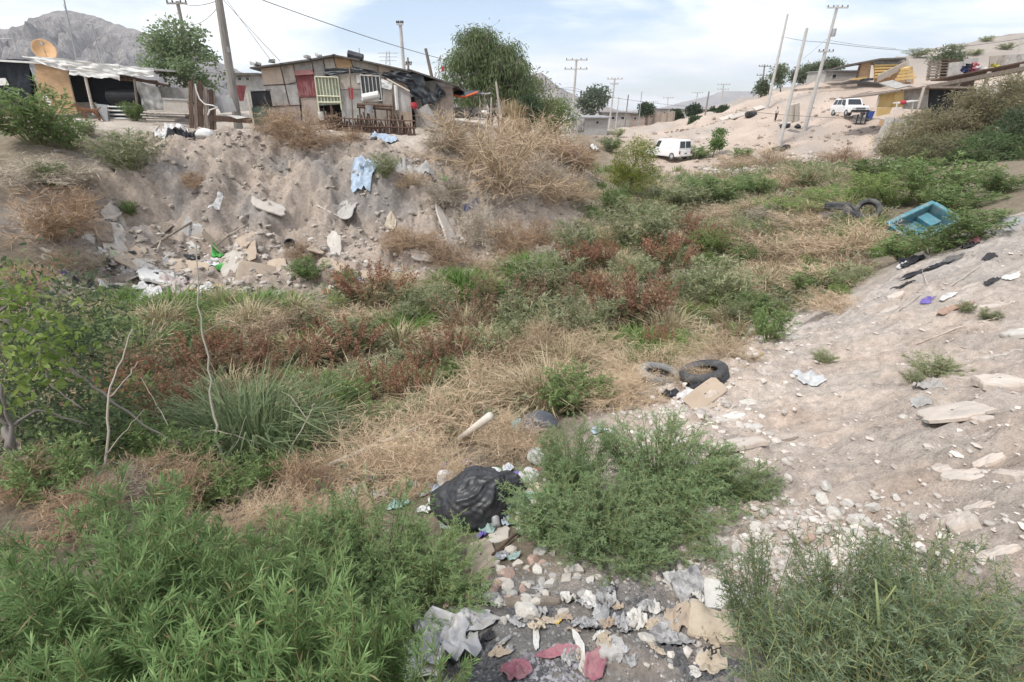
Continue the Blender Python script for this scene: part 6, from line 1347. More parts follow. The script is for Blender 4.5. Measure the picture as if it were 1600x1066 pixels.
# --- things on the sandy slope
for _i, (_n, _x, _y, _w, _h, _m, _am, _l) in enumerate([
 ('black_rag', 1047, 618, 24, 12, C_black, .8, 'black rag in front of the half buried tyre'), ('white_rag', 1072, 621, 28, 12, C_white, .6, 'white plastic scrap in front of the tilted tyre'), ('black_film', 1100, 606, 56, 11, C_black, .7, 'black film under the tilted tyre'), ('grey_rag', 1452, 605, 36, 16, C_grey, .6, 'grey white torn cloth above the big slab on the slope'),
 ('grey_rag', 1438, 634, 30, 9, C_grey, .6, 'lower end of the torn cloth on the slope'), ('scrap', 1450, 656, 14, 6, C_teal, .5, 'tiny turquoise scrap beside the big slab'), ('scrap', 1448, 470, 17, 7, C_purple, .5, 'purple scrap high on the slope'), ('white_film', 1482, 462, 28, 8, C_white, .4, 'white film high on the slope right of the purple scrap'),
 ('black_rag', 1546, 405, 20, 6, C_darkrag, .6, 'black rag on the slope\'s upper right'), ('black_rag', 1548, 442, 20, 5, C_darkrag, .6, 'dark rag below the upper black one'), ('black_rag', 1515, 386, 18, 9, C_darkrag, .6, 'black rag beside the pink scrap on the ridge'), ('scrap', 1522, 378, 14, 7, C_pink, .5, 'pink scrap on the slope\'s ridge'), ('scrap', 1545, 362, 18, 7, cmat('pale_pink', (.55,.4,.38)), .5, 'pale pink scrap near the top of the ridge'),
 ('white_scrap', 1580, 433, 24, 7, C_paper, .3, 'white paper at the slope\'s right'), ('pale_film', 1265, 590, 46, 9, cmat('pale_film', (.55,.57,.58), .6), .3, 'bluish white sheet half buried on the slope'), ('black_film', 1448, 424, 76, 6, C_black, .5, 'black plastic sheet along the slope\'s ridge'), ('black_film', 1412, 447, 36, 4, C_darkrag, .5, 'lower end of the black sheet on the ridge'),
 ('rag', 1490, 405, 34, 5, cmat('dusty_black', (.14,.135,.13), .9), .5, 'dusty dark rag on the ridge'), ('scrap', 935, 676, 26, 9, C_lblue, .4, 'pale blue scrap left of the big herb'), ('scrap', 985, 603, 9, 5, C_red, .4, 'tiny red scrap in the twigs by the tyres'), ('rag', 1490, 485, 50, 8, cmat('rust_soil', (.38,.25,.19), .95), .3, 'rust brown stained rag high on the slope')]):
    litter(_n, _l, _x, _y, _w, _h, _m, _am, _i * 5 + 2)
M_sslab = mat('dusty_slab', (.53, .465, .405), (.42, .37, .325), 5, .95, .5, dirt=(.52, .44, .375), dscale=4, damt=.9, rand=.08)
for _i, (_x, _y, _w, _h, _m, _th, _yw, _tl, _l) in enumerate([
 (1102, 616, 64, 22, M_cardboard, .02, .35, (.1, -.35), 'raised cardboard flap below the tilted tyre'), (1106, 634, 26, 10, M_cardboard, .02, .2, (0, 0), 'small cardboard piece below the raised flap'), (1148, 650, 34, 8, M_stone, .04, .3, (0, 0), 'thin white stone below the cardboard'), (1125, 656, 20, 6, M_stone, .03, 0, (0, 0), 'thinner white stone left of the other'), (1175, 665, 24, 11, M_stone, .04, 0, (0, 0), 'flat white stone beside the herb clump'),
 (1168, 630, 24, 12, M_stone, .06, .2, (0, .1), 'white stone chunk on the slope'), (1488, 643, 92, 20, M_sslab, .035, -.08, (0, -.12), 'big flat concrete slab jutting from the slope'), (1532, 655, 24, 8, M_sslab, .04, .2, (0, 0), 'small slab below the big one'), (1562, 596, 50, 16, M_sslab, .07, .05, (0, -.2), 'stone jutting over a dark hole on the slope'),
 (1566, 554, 62, 5, M_palewood, .02, .12, (0, 0), 'pale wooden slat lying on the slope\'s right'), (1155, 693, 74, 12, M_sslab, .04, .02, (0, 0), 'grey plank lying behind the big herb'), (1240, 686, 60, 3, M_wood, .02, .05, (0, 0), 'thin brown stick right of the grey plank'), (1590, 352, 54, 20, M_metal, .02, .45, (0, -.2), 'grey green sheet at the slope\'s top right'), (1500, 815, 44, 16, M_sslab, .06, 0, (0, 0), 'grey flat stone right of the rock scatter'),
 (1545, 722, 44, 10, M_sslab, .05, .1, (0, 0), 'pinkish flat stone on the right slope'), (1510, 745, 60, 12, M_sslab, .05, -.2, (0, -.1), 'long grey slab in the right slope'), (1465, 735, 34, 12, M_sslab, .05, .1, (0, 0), 'grey slab left of the long one'), (1590, 745, 26, 18, M_sslab, .06, .4, (0, 0), 'tan stone at the photo\'s right edge'), (1540, 790, 60, 10, M_sslab, .04, .05, (0, 0), 'pale slab low on the right slope'),
 (1560, 868, 60, 12, M_sslab, .05, -.2, (0, 0), 'pale flat rock behind the right hand herbs'), (1240, 527, 28, 8, M_stone, .05, .2, (0, 0), 'white stone at the slope\'s foot by the dark bush'), (1400, 462, 26, 6, M_sslab, .05, .3, (0, 0), 'pale slab on the ridge below the black sheet'), (1390, 485, 30, 5, M_sslab, .05, .25, (0, 0), 'pale stone strip below the ridge'), (1545, 480, 30, 5, M_sslab, .05, .1, (0, 0), 'pale slab at the upper right of the slope'), (1510, 450, 36, 4, M_sslab, .05, .15, (0, 0), 'pale strip of stone below the white film'),
 (1590, 520, 30, 8, M_stone, .05, .2, (0, 0), 'white rock at the right edge of the slope')]):
    slab('flat_stone' if _m in (M_stone, M_sslab) else 'board_piece', _l, _x, _y, _w, _h, _m, _th, _yw, _i + 70, cat='stone' if _m in (M_stone, M_sslab) else 'board', tilt=_tl)
_q = G(1183, 560); _o = thing('can', 'white and yellow drink can lying at the slope\'s foot', 'can', _q); _c = _q + np.array([0, .03, .04])
for _nm, _a, _b, _m in (('body', -.075, .02, C_white), ('label_band', .02, .06, C_yellow), ('rim', .06, .075, C_foil)):
    Geo().lathe([(.01, _a), (.04, _a), (.041, _b), (.01, _b)], 16, np.array(Matrix.Translation(_c) @ Matrix(rotmat(0, R(90), .25)).to_4x4())).build(_nm, _m, _o, True)
for _i, (_a, _b, _l) in enumerate([((1015, 647), (1075, 638), 'thin stick below the black rag'), ((1385, 500), (1470, 440), 'dry stalk lying along the ridge'), ((1460, 465), (1530, 420), 'second dry stalk along the ridge'), ((1430, 540), (1560, 500), 'thin dry stalk across the upper slope'), ((1440, 425), (1448, 448), 'short dry stalk standing on the black sheet'), ((1520, 400), (1600, 330), 'long dry stalk at the ridge top')]):
    stick(_l, _a, _b, .008, M_palewood, 'dry_stalk', None, .02, 'stalk')
# --- white rock scatter and other stones
for _i, (_x, _y, _w, _l) in enumerate([(1290,762,36,'large white stone at the top of the rock scatter'), (1345,820,42,'largest rounded white stone in the rock scatter'), (1300,802,34,'white stone left of the largest rounded one'), (1286,782,30,'white stone under the top one'), (1362,797,28,'white stone above the largest rounded one'), (1330,838,44,'grey flat stone under the largest rounded one'), (1224,846,22,'small round white stone left of the scatter'), (1266,842,32,'pinkish white stone in the scatter\'s lower part'),
 (1182,826,26,'grey flat stone beside the big herb clump'), (1092,874,24,'cream stone at the herb clump\'s lower edge'), (1150,862,34,'cream stone right of the cream one by the herbs'), (1130,868,22,'white stone between the two cream ones'), (788,973,20,'round white stone below the plank'), (820,958,56,'long grey stone under the plank'), (760,905,34,'pinkish stone below the tan slabs'), (792,898,34,'brick pink broken stone among the rubble'), (778,915,26,'white stone under the brick pink one'), (1140,935,40,'cream flat stone above the torn book'), (1010,1000,40,'round grey stone in the ash'), (985,975,30,'grey stone at the ash\'s upper edge'),
 (1412,655,18,'white stone at the torn cloth\'s lower end'), (1545,820,24,'white stone right of the grey flat one'), (1440,860,26,'white stone behind the right hand herbs')]):
    stone(_l, _x, _y, _w, None, M_pinkstone if 'pink' in _l else None)
_srs = random.Random(12)
for _k in range(95):
    _x, _y = _srs.gauss(1270, 75), _srs.gauss(835, 42)
    if _x < 1120 or _x > 1450: continue
    stone('pale stone in the rock scatter below the sandy slope', _x, _y, _srs.uniform(8, 25), 'stones of the rock scatter')
for _k in range(80):
    _x, _y = _srs.gauss(830, 62), _srs.gauss(898, 36)
    stone('rubble stone below the garbage bag between the herbs', _x, _y, _srs.uniform(10, 32), 'stones of the rubble below the garbage bag', _srs.choice([None, M_slab, M_slab, M_concrete, M_pinkstone]), _srs.uniform(.55, 1))
_pale = gravel_mat('pale_gravel', (.56, .51, .46)); _tanr = gravel_mat('bank_gravel', (.37, .325, .28)); _coalm = gravel_mat('cinder_gravel', (.115, .115, .12)); _ashg = gravel_mat('ash_gravel', (.27, .26, .25))
scatter_stones('gravel', 'loose pale gravel and rubble over the sandy slope', 5000, (-.6, 12), (1.3, 11), lambda x, y: slope_mask(x, y) * (.15 + .85 * sstep(-.1, .5, fbm(x * .8, y * 1.1, 3, 131))) * np.exp(-y / 9), .004, .028, _pale, 1, pw=5)
scatter_stones('chips', 'flat chips and crusts of soil on the sandy slope', 2400, (-.3, 13), (1.3, 11.5), lambda x, y: slope_mask(x, y) * sstep(-.2, .4, fbm(x * 1.2 + 7, y * 1.6, 3, 141)) * np.exp(-y / 9) * (1 - (y < 2.4) * (x < 1.3)), .006, .05, gravel_mat('soil_chip', (.58, .505, .445)), 11, pw=3, flat=.3)
scatter_stones('rubble', 'pale rubble around the tyres and along the slope\'s foot', 1500, (-.5, 6), (3.2, 8.6), lambda x, y: slope_mask(x, y) * np.exp(-((x - (.55 * y - .6)) / .8) ** 2), .012, .07, _pale, 2, pw=3)
scatter_stones('rock_scatter', 'small stones between the white rocks', 1500, (.6, 3.2), (1.2, 3.2), rng_mask(1.75, 2.15, .6, .35), .008, .04, _pale, 3, pw=2.5)
scatter_stones('bank_rubble', 'clods and stones on the eroded bank', 2600, (-15, 4), (14, 25), lambda x, y: bank_mask(x, y) * (.25 + .75 * sstep(-.2, .4, fbm(x * .5, y * .5, 3, 133))), .02, .16, _tanr, 4, pw=4)
scatter_stones('bank_foot_rubble', 'broken rubble at the foot of the bank', 900, (-13, 2), (14, 18.5), lambda x, y: bank_mask(x, y) * (1 - sstep(1.6, 2.4, H(x, y))), .03, .2, gravel_mat('heap_gravel', (.43, .39, .35)), 5, pw=3)
scatter_stones('cinders', 'black cinders and charred lumps at the bottom', 2600, (-.4, 1.3), (1.1, 2.0), lambda x, y: sstep(-.1, .35, fbm(x * 3, y * 3, 3, 135)) * (1 - sstep(1.6, 1.95, y)), .004, .02, _coalm, 6, pw=2)
scatter_stones('ash_lumps', 'grey ash lumps at the bottom', 2600, (-.5, 1.3), (1.1, 2.2), lambda x, y: .3 + .7 * sstep(-.1, .35, fbm(x * 3 + 4, y * 3, 3, 137)), .003, .018, _ashg, 7, pw=2.5)
scatter_stones('hill_rubble', 'dark stones and clods on the sandy hill', 700, (12, 45), (46, 80), lambda x, y: .2 + .8 * sstep(0, .4, fbm(x * .12, y * .12, 3, 139)), .08, .45, gravel_mat('hill_gravel', (.34, .28, .23)), 8, pw=4)
scatter_stones('gully_rubble', 'pale rubble heaps right of the van', 300, (17, 30), (42, 52), lambda x, y: np.exp(-((y - 47 - .2 * (x - 22)) / 2.2) ** 2), .1, .5, _pale, 9, pw=3)
# --- garbage bags and the rubbish around them
def blob(name, label, px, py, w, h, m, seed, pleat=.0, amp=.25, cat='bag', squash=(1, .85), zmin=.8, lean=(0, 0), group=None, nu=None, nv=None):
    nu, nv = (64, 96) if w > 100 else (34, 48)
    q = G(px, py, zmin); a_, b_ = px2m(q, w) / 2, px2m(q, h) / 2
    A, B = np.meshgrid(np.linspace(0.02, math.pi - .02, nu), np.arange(nv) * 2 * math.pi / nv, indexing='ij')
    D = np.stack([np.sin(A) * np.cos(B), np.sin(A) * np.sin(B), np.cos(A)], -1)
    r = 1 + amp * noise3(D, 1.1, seed) + amp * .3 * np.abs(noise3(D, 2.4, seed + 2))
    K = nrm(np.array([.55, .1, .8])); e1 = nrm(np.cross(K, [0, 1.0, 0])); e2 = np.cross(K, e1); ph = np.arctan2(D @ e2, D @ e1); ax = np.arccos(np.clip(D @ K, -1, 1))
    wp = 2.2 * noise3(D, 1.3, seed + 4) + .5 * noise3(D, 4, seed + 5)
    r = r - pleat * (.5 * np.abs(np.sin(ph * 4 + wp)) ** .6 + .28 * np.abs(np.sin(ph * 11 + wp * 2.3 + ax)) ** .7) * np.exp(-((ax - .8) / 1.3) ** 2) - pleat * .35 * np.abs(noise3(D * np.array([.6, 1, 1]), 5, seed + 6)) - pleat * .9 * np.exp(-(ax / .28) ** 2) * -1
    V = D * r[..., None] * np.array([a_, a_ * squash[1], b_])
    V[..., 2] = np.where(V[..., 2] < 0, V[..., 2] * .6, V[..., 2]); V[..., 0] += lean[0] * V[..., 2]; V[..., 1] += lean[1] * V[..., 2]
    V = V + q + np.array([0, a_ * .35, b_ * .42])
    o = Geo().grid(V.reshape(-1, 3), nu, nv, True).build(name, m, None, True); tag(o, label, cat, group); return o
blob('garbage_bag', 'large stuffed black garbage bag between the green herbs', 738, 815, 128, 105, C_bag, 3, .17, .16, lean=(.15, 0))
blob('garbage_bag', 'smaller black garbage bag right of the large one', 796, 775, 52, 58, C_bag, 8, .10, .3)
blob('garbage_bag', 'small crumpled black bag at the large bag\'s left side', 686, 795, 30, 32, C_bag, 11, .12, .35)
blob('plastic_bag', 'dark grey plastic bag on the tan brush above the herbs', 842, 678, 60, 42, cmat('charcoal_film', (.09, .095, .11), .4, True, .4), 14, .12, .3)
blob('plastic_bag', 'teal green bag left of the dark grey one', 808, 672, 20, 26, C_teal, 17, .08, .35)
blob('plastic_bag', 'white bag at the large bag\'s left shoulder', 699, 762, 32, 40, C_white, 19, .08, .35); blob('plastic_bag', 'round white bag between the two black bags', 772, 752, 30, 30, C_white, 21, .02, .12)
blob('plastic_bag', 'white and purple bag right of the small black bag', 826, 752, 32, 26, C_white, 23, .1, .35); blob('plastic_bag', 'pale rag lump left of the tall slim herb', 842, 722, 36, 24, C_grey, 25, .1, .4)
blob('plastic_bag', 'purple crumpled wrapper beside the white purple bag', 808, 748, 16, 16, C_purple, 27, .1, .35); blob('plastic_bag', 'purple tip of a bag behind the large black one', 728, 728, 16, 14, C_purple, 29, .1, .3)
blob('plastic_bag', 'teal cloth lump right of the large black bag', 822, 792, 44, 24, C_teal, 31, .1, .4); blob('foam_lump', 'white foam lumps beside the teal cloth', 842, 808, 36, 26, cmat('foam', (.62, .6, .55), .9), 33, .02, .5); blob('foam_lump', 'cream crumpled paper above the foam lumps', 838, 776, 30, 26, C_tan, 35, .08, .4)
blob('foam_lump', 'cream foam piece below the teal cloth', 815, 822, 24, 18, cmat('cream_foam', (.56, .52, .43), .9), 37, .02, .5)
blob('white_sack', 'round white sack below the old plank gate', 318, 216, 27, 20, M_white, 47, .05, .25, 'sack')
def bottle(label, px, py, ang, L, r, m, capm, tilt=.2):
    q = G(px, py); o = thing('bottle', label, 'bottle', q); M_ = np.array(Matrix.Translation(Vector(q + [0, 0, r * 1.3])) @ Matrix(rotmat(0, R(90) - tilt, ang)).to_4x4())
    Geo().lathe([(.005, 0), (r, 0), (r, L * .6), (r * .9, L * .68), (r * .4, L * .85), (r * .4, L * .92), (.005, L * .92)], 16, M_).build('body', m, o, True)
    Geo().lathe([(.005, L * .9), (r * .48, L * .9), (r * .48, L), (.005, L)], 12, M_).build('cap', capm, o, True)
bottle('purple bottle with a green cap at the large bag\'s left', 688, 752, R(75), .2, .032, C_purple, C_green, .5)
bottle('clear bottle with a mint label below the large black bag', 776, 828, R(100), .2, .032, C_film, C_teal, .3); bottle('yellow and black bottle under the large black bag', 750, 822, R(40), .16, .03, C_yellow, C_black, .2)
for _i, (_n, _x, _y, _w, _h, _m, _am, _l) in enumerate([('teal_rag', 760, 822, 30, 26, C_teal, .6, 'teal rag below the large black bag'), ('wrapper', 765, 808, 22, 16, C_lblue, .6, 'white blue wrapper under the large bag'), ('wrapper', 803, 765, 26, 10, C_white, .7, 'white and red wrapper beside the small black bag'),
 ('grey_film', 545, 768, 110, 34, C_film, .7, 'crumpled grey plastic film behind the round green herb'), ('grey_film', 597, 768, 40, 34, C_film, .7, 'pleated grey plastic piece right of the crumpled film'), ('teal_film', 622, 792, 28, 12, C_teal, .6, 'teal plastic behind the round green herb'), ('black_sheet', 395, 800, 90, 22, C_black, .5, 'black sheet at the sapling\'s foot'), ('black_sheet', 345, 828, 50, 22, C_darkrag, .6, 'dark rag left of the black sheet'),
 ('foil', 785, 872, 22, 12, C_foil, .7, 'crumpled foil beside the tan slab'), ('white_plastic', 690, 1015, 120, 60, C_film, .9, 'torn white plastic sack at the bottom'), ('white_plastic', 735, 975, 90, 26, C_film, .5, 'grey white plastic folds above the torn sack'), ('white_plastic', 660, 1045, 80, 36, C_paper, .5, 'white paper pulp at the bottom under the herbs'),
 ('burnt_paper', 945, 945, 34, 56, C_burnt, .5, 'burnt curled paper standing in the rubble'), ('paper_strip', 905, 1010, 14, 44, C_paper, .4, 'white torn paper strip in the ash'), ('paper_strip', 838, 1000, 10, 40, C_paper, .4, 'narrow white strip left of the torn one in the ash'), ('yellow_scrap', 875, 968, 7, 18, C_yellow, .4, 'small yellow scrap in the rubble'), ('net_bag', 712, 820, 40, 26, cmat('pale_net', (.45, .5, .46), .8), .6, 'pale netting beside the large black bag'),
 ('grey_ash_sheet', 1045, 1000, 60, 34, C_burnt, .4, 'grey burnt sheet right of the round stone'), ('tan_paper', 1110, 1040, 44, 26, C_tan, .4, 'tan paper at the bottom below the torn book')]):
    litter(_n, _l, _x, _y, _w, _h, _m, _am, _i * 7 + 3, ang=.3 * math.sin(_i * 2))
for _i, (_x, _y, _w, _h, _m, _th, _yw, _l) in enumerate([(752, 868, 46, 44, M_cardboard, .03, .5, 'large flat tan slab below the garbage bag'), (775, 838, 44, 22, M_slab, .03, .2, 'pale flat piece above the tan slab'), (828, 940, 96, 10, M_wood, .035, -.06, 'grey plank under the right hand herbs'), (735, 905, 30, 26, M_pinkstone, .03, .3, 'pinkish slab at the feathery herb\'s edge'), (1105, 905, 60, 14, M_palewood, .03, -.5, 'tan stick board above the torn book'), (955, 1010, 44, 26, M_concrete, .03, .1, 'round grey plate in the ash')]):
    slab('flat_piece', _l, _x, _y, _w, _h, _m, _th, _yw, _i + 130, cat='slab')
_C = [C_white, C_paper, C_lblue, C_teal, C_purple, C_grey, C_tan, M_cardboard, C_green, C_black, C_white, C_film, C_red, C_yellow]
_brs = random.Random(21)
for _k in range(95):
    _x, _y = (_brs.gauss(790, 48), _brs.gauss(785, 34)) if _k % 3 else (_brs.gauss(700, 45), _brs.gauss(775, 20))
    litter('litter_bit', 'bit of mixed rubbish strewn around the black garbage bags', _x, _y, _brs.uniform(7, 20), _brs.uniform(5, 13), _brs.choice(_C), _brs.uniform(.6, 1.4), _k, 'rubbish around the garbage bags', 'litter', .015, _brs.uniform(-1, 1), .4)
for _k in range(70):
    _x, _y = _brs.gauss(930, 110), _brs.gauss(985, 40)
    litter('burnt_scrap', 'grey burnt scrap of paper or film in the ashy rubble at the bottom', _x, _y, _brs.uniform(8, 34), _brs.uniform(6, 18), _brs.choice([C_burnt, C_burnt, C_film, C_paper, M_cardboard, C_grey, C_tan, C_darkrag]), _brs.uniform(.6, 1.3), _k + 200, 'burnt scraps in the ash', 'litter', .01, _brs.uniform(-1, 1), .4)
stick('dark stick lying across the tan slab', (770, 872), (830, 822), .012, M_darkwood); stick('second dark stick below the garbage bag', (735, 832), (790, 815), .010, M_darkwood); stick('thin grey stick crossing under the teal rag', (785, 815), (830, 835), .009, M_wood)
stick('dry twig at the feathery herb\'s foot', (600, 975), (690, 905), .006, M_palewood, 'twig', None, .03, 'twig')
_A, _B = G(716, 700), P(766, 650, 5.2); _o = Geo().tube(np.array([_A + [0, 0, .1], (_A + _B) / 2 + [0, 0, .05], _B]), .045, 14).build('white_pipe', mat('cream_pipe', (.66, .60, .52), (.56, .5, .43), 3, .6), None, True); tag(_o, 'cream white pipe sticking out of the tan tumbleweed', 'pipe')
stick('thick pale branch lying through the tan tumbleweed', (500, 760), (660, 712), .03, M_palewood, 'fallen_branch', None, .22, 'branch')
# crimson sack filled with ash
_q = G(865, 1062); _k_ = px2m(_q, 1); _rw = 85 * _k_
for _i, (_x, _y, _w, _h, _l) in enumerate([(806, 1052, 48, 26, 'faded pink fold of a torn sack at the bottom edge'), (868, 1024, 66, 12, 'crimson upper fold of the torn sack in the ash'), (928, 1048, 34, 34, 'pink right fold of the torn sack beside the cinders')]):
    litter('torn_sack', _l, _x, _y, _w, _h, C_magenta, .8, 90 + _i * 4, 'folds of the torn pink sack', 'sack', .02, (.3, .05, -.7)[_i], .14, 3)
scatter_stones('ash_fill', 'fluffy grey ash inside the crimson sack', 420, (_q[0] - _rw * .85, _q[0] + _rw * .85), (_q[1] - _rw * .2, _q[1] + _rw * .6), lambda x, y: (((x - _q[0]) / (_rw * .85)) ** 2 + ((y - _q[1]) / (_rw * .6)) ** 2 < 1) * 1.0, .005, .018, gravel_mat('pale_ash', (.30, .29, .31)), 10, pw=1.5)
# torn book: curled cover, fanned pages
def pages(root, nm, px, py, w, h, n, m, yaw, curl, seed):
    q = G(px, py); k = px2m(q, 1); c, s = math.cos(yaw), math.sin(yaw)
    for i in range(n):
        u, v = np.meshgrid(np.linspace(-.5, .5, 12), np.linspace(0, 1, 10), indexing='ij')
        u2 = u * (1 + .04 * math.sin(i * 1.9)); z = curl * (v ** 1.6) * h * k * (.35 + .65 * i / max(n - 1, 1)) + .002 * i + .006 * perlin(u * 5 + i, v * 5, seed)
        x, y = u2 * w * k, v * h * k * 1.2 * (1 - .1 * perlin(u * 4 + i, v * 0, seed + 1))
        X, Y = q[0] + x * c - y * s, q[1] + x * s + y * c
        Geo().grid(np.stack([X, Y, np.maximum(H(X, Y), q[2] - .02) + .01 + z], -1).reshape(-1, 3), 12, 10).build(nm, m, root, True)
_bk = thing('torn_book', 'torn open book with curled white pages in the rubble', 'book', G(1120, 945))
pages(_bk, 'page', 1155, 960, 95, 34, 6, C_paper, -.25, .45, 1); pages(_bk, 'cover', 1095, 942, 54, 40, 2, C_burnt, .35, .55, 3); pages(_bk, 'page', 1068, 935, 30, 28, 2, C_paper, .6, .8, 5); pages(_bk, 'page', 1115, 1005, 76, 38, 9, C_tan, -.35, .25, 7); pages(_bk, 'page', 1165, 985, 60, 26, 4, C_tan, -.2, .3, 9)
litter('cardboard_tatters', 'brown curled tatters left of the torn book', 1060, 965, 34, 30, M_cardboard, .7, 71)
# ------------------------------------------------------------------ plants: where they stand
# --- foreground herbs, built in metres, feet on the ground under the given top
_HB = {}
def herb_at(px, py, zc, radius, label, seed, cols, L=.06, W=.006, nst=30, nshoot=12, nleaf=13, shoot=.22, grp=None, t0=.15, sway=.5, name='leafy_herb', lean=1.3, droop=.35, hv=.35, lup=.2):
    t = P(px, py, zc); gz = float(H(t[0], t[1])); h = max(t[2] - gz, .25); key = (grp, seed % 2)
    if key not in _HB:
        f, s = make_herb(seed, nst, nshoot, nleaf, L, W, shoot, .42, .95, *cols, droop=droop, stemr=.0055, t0=t0, base_r=.1, lean=lean, hv=hv, lup=lup)
        _HB[key] = (f.mesh('foliage', m_leaf), s.mesh('stem', m_stem))
    o = thing(name, label, 'herb', (t[0], t[1], gz - .02), seed * 1.3, grp, (radius / .42, radius / .42, h / .95))
    copy_mesh(_HB[key][0], 'foliage', o); copy_mesh(_HB[key][1], 'stem', o)
    return o
_LG = ((.125, .205, .075), (.205, .31, .125), (.30, .42, .175))
_MG = ((.14, .22, .10), (.225, .325, .16), (.32, .425, .22))
_MB = ((.115, .20, .075), (.195, .30, .125), (.285, .40, .18))
_BG = ((.13, .19, .105), (.20, .265, .155), (.28, .345, .205))
for _a in [
 (70, 775, 1.9, .45, 'tall light green herb at the photo\'s left edge below the grey trunk', 1),
 (215, 815, 1.75, .40, 'light green herb in front of the pale forked stem', 2),
 (20, 900, 1.35, .40, 'lush green herb in the lower left, cut by the photo\'s edge', 3),
 (170, 910, 1.4, .38, 'light green herb in the middle of the lower left thicket', 4),
 (300, 880, 1.65, .38, 'light green herb beside the strip of dry straw on the left', 5),
 (435, 930, 1.22, .34, 'brightest green herb in front, long leaves fanning out near the bottom', 6),
 (545, 1010, 1.25, .26, 'herb at the bottom beside the torn white plastic', 7),
 (320, 985, 1.12, .30, 'close green herb at the bottom edge left of the brightest one', 8),
 (90, 1010, 1.1, .34, 'dark shaded herb in the bottom left corner', 9),
]:
    herb_at(*_a[:5], _a[5] + 300, _LG, .082, .0058, 46, 14, 21, .19, 'light green herbs in the lower left', .1, droop=.22, lup=.55)
for _a in [
 (500, 835, 2.75, .44, 'feathery green herb left of the dark gap, behind the front herbs', 21),
 (575, 790, 3.0, .46, 'round feathery green herb left of the black garbage bag', 22),
 (655, 865, 2.75, .36, 'feathery green herb hanging over the broken slabs below the garbage bag', 23),
 (410, 840, 2.6, .34, 'feathery herb by the straw strip left of the round green one', 24),
]:
    herb_at(*_a[:5], _a[5] + 300, _MB, .043, .0046, 76, 16, 20, .19, 'feathery herbs around the garbage bag', .04, lup=.4, lean=.8, hv=.3)
for _a in [
 (900, 655, 3.7, .26, 'tall slim feathery herb right of the garbage bag', 31),
 (885, 745, 3.35, .38, 'feathery herb with a bare yellow stalk right of the garbage bag', 32),
 (1045, 660, 3.7, .46, 'largest feathery herb on the sandy slope, centre right', 33),
 (1140, 718, 3.65, .36, 'right-hand side herb of the big clump on the sandy slope', 34),
 (955, 780, 3.1, .38, 'low feathery herb over the plank at the rubble', 35),
 (1055, 775, 3.2, .36, 'feathery herb at the lower edge of the big clump above the torn book', 36),
]:
    herb_at(*_a[:5], _a[5] + 300, _MG, .046, .005, 76, 16, 20, .2, 'feathery herbs on the sandy slope', .04, lup=.5, lean=1.0, hv=.3)
for _a in [
 (1240, 860, 2.05, .24, 'thin sparse herb left of the one with the yellow stalk', 41),
 (1385, 835, 2.0, .26, 'sparse herb with a thick broken yellow green stalk, lower right', 42),
 (1510, 865, 1.9, .30, 'sparse herb at the right edge with loose willowy leaves', 43),
 (1560, 930, 1.55, .28, 'herb in the bottom right corner', 44),
 (1330, 985, 1.6, .28, 'dense low grey green herb at the bottom beside the ash', 45),
 (1450, 990, 1.5, .30, 'low bluish green herb in front of the broken stalk', 46),
]:
    herb_at(*_a[:5], _a[5] + 300, _BG, .056, .0058, 44, 13, 16, .22, 'sparse herbs in the lower right', .06, lup=.4, lean=.9)
_q = P(1365, 985, 1.75); _st = Geo()
_pp = lambda a: [P(x, y, z) for x, y, z in a]
_root = thing('broken_stalk', 'thick yellow green broken stalk with bare side stubs in the lower right', 'stalk', (_q[0], _q[1], float(H(_q[0], _q[1]))))
Geo().tube(np.array([[_q[0], _q[1], float(H(_q[0], _q[1])) - .02]] + _pp([(1375, 1000, 1.75), (1372, 950, 1.75), (1368, 905, 1.76)])), [.008, .007, .006, .003], 7, col=(.21, .25, .11)).build('stalk', m_stem, _root, True)
for _b in ([(1376, 985, 1.75), (1345, 965, 1.72), (1320, 950, 1.7)], [(1374, 952, 1.75), (1390, 930, 1.74), (1400, 915, 1.73)], [(1378, 990, 1.75), (1400, 985, 1.72), (1415, 972, 1.7)]):
    Geo().tube(np.array(_pp(_b)), [.004, .003, .002], 6, col=(.22, .26, .11)).build('side_stub', m_stem, _root, True)

# --- woody shrub and bare stems at the left edge
def stems_thing(name, label, cat, parts, leaves=None, col=(.30, .26, .22), seed=0, part='branch'):
    p0 = parts[0][0][0]; b = P(*p0); b[2] = float(H(b[0], b[1]))
    o = thing(name, label, cat, b)
    for pts, r in parts:
        A = np.array(_pp(pts)); t = np.linspace(0, 1, len(A)); tt = np.linspace(0, 1, len(A) * 4)
        A = np.stack([np.interp(tt, t, A[:, k]) for k in range(3)], 1)
        rng = np.random.RandomState(seed + len(pts)); A[1:-1] += rng.normal(0, r[0] * .5, A[1:-1].shape)
        Geo().tube(A, np.linspace(r[0], r[1], len(A)), 6, col=np.asarray(col)).build(part, m_stem, o, True)
    if leaves:
        rng = np.random.RandomState(seed + 5)
        for nm, spots, n, L, W, ca, cb, sp in leaves:
            g = Geo()
            for s in spots:
                c = P(*s); q = c + rng.normal(0, sp, (n, 3)); q[:, 2] = np.maximum(q[:, 2], H(q[:, 0], q[:, 1]) + .02)
                g.ovals(q, rdir(rng, n, -.1), L * rng.uniform(.6, 1.2, n), W * rng.uniform(.7, 1.2, n), lerpc(ca, cb, rng.rand(n)), rng)
            g.build(nm, m_leaf, o, True)
    return o
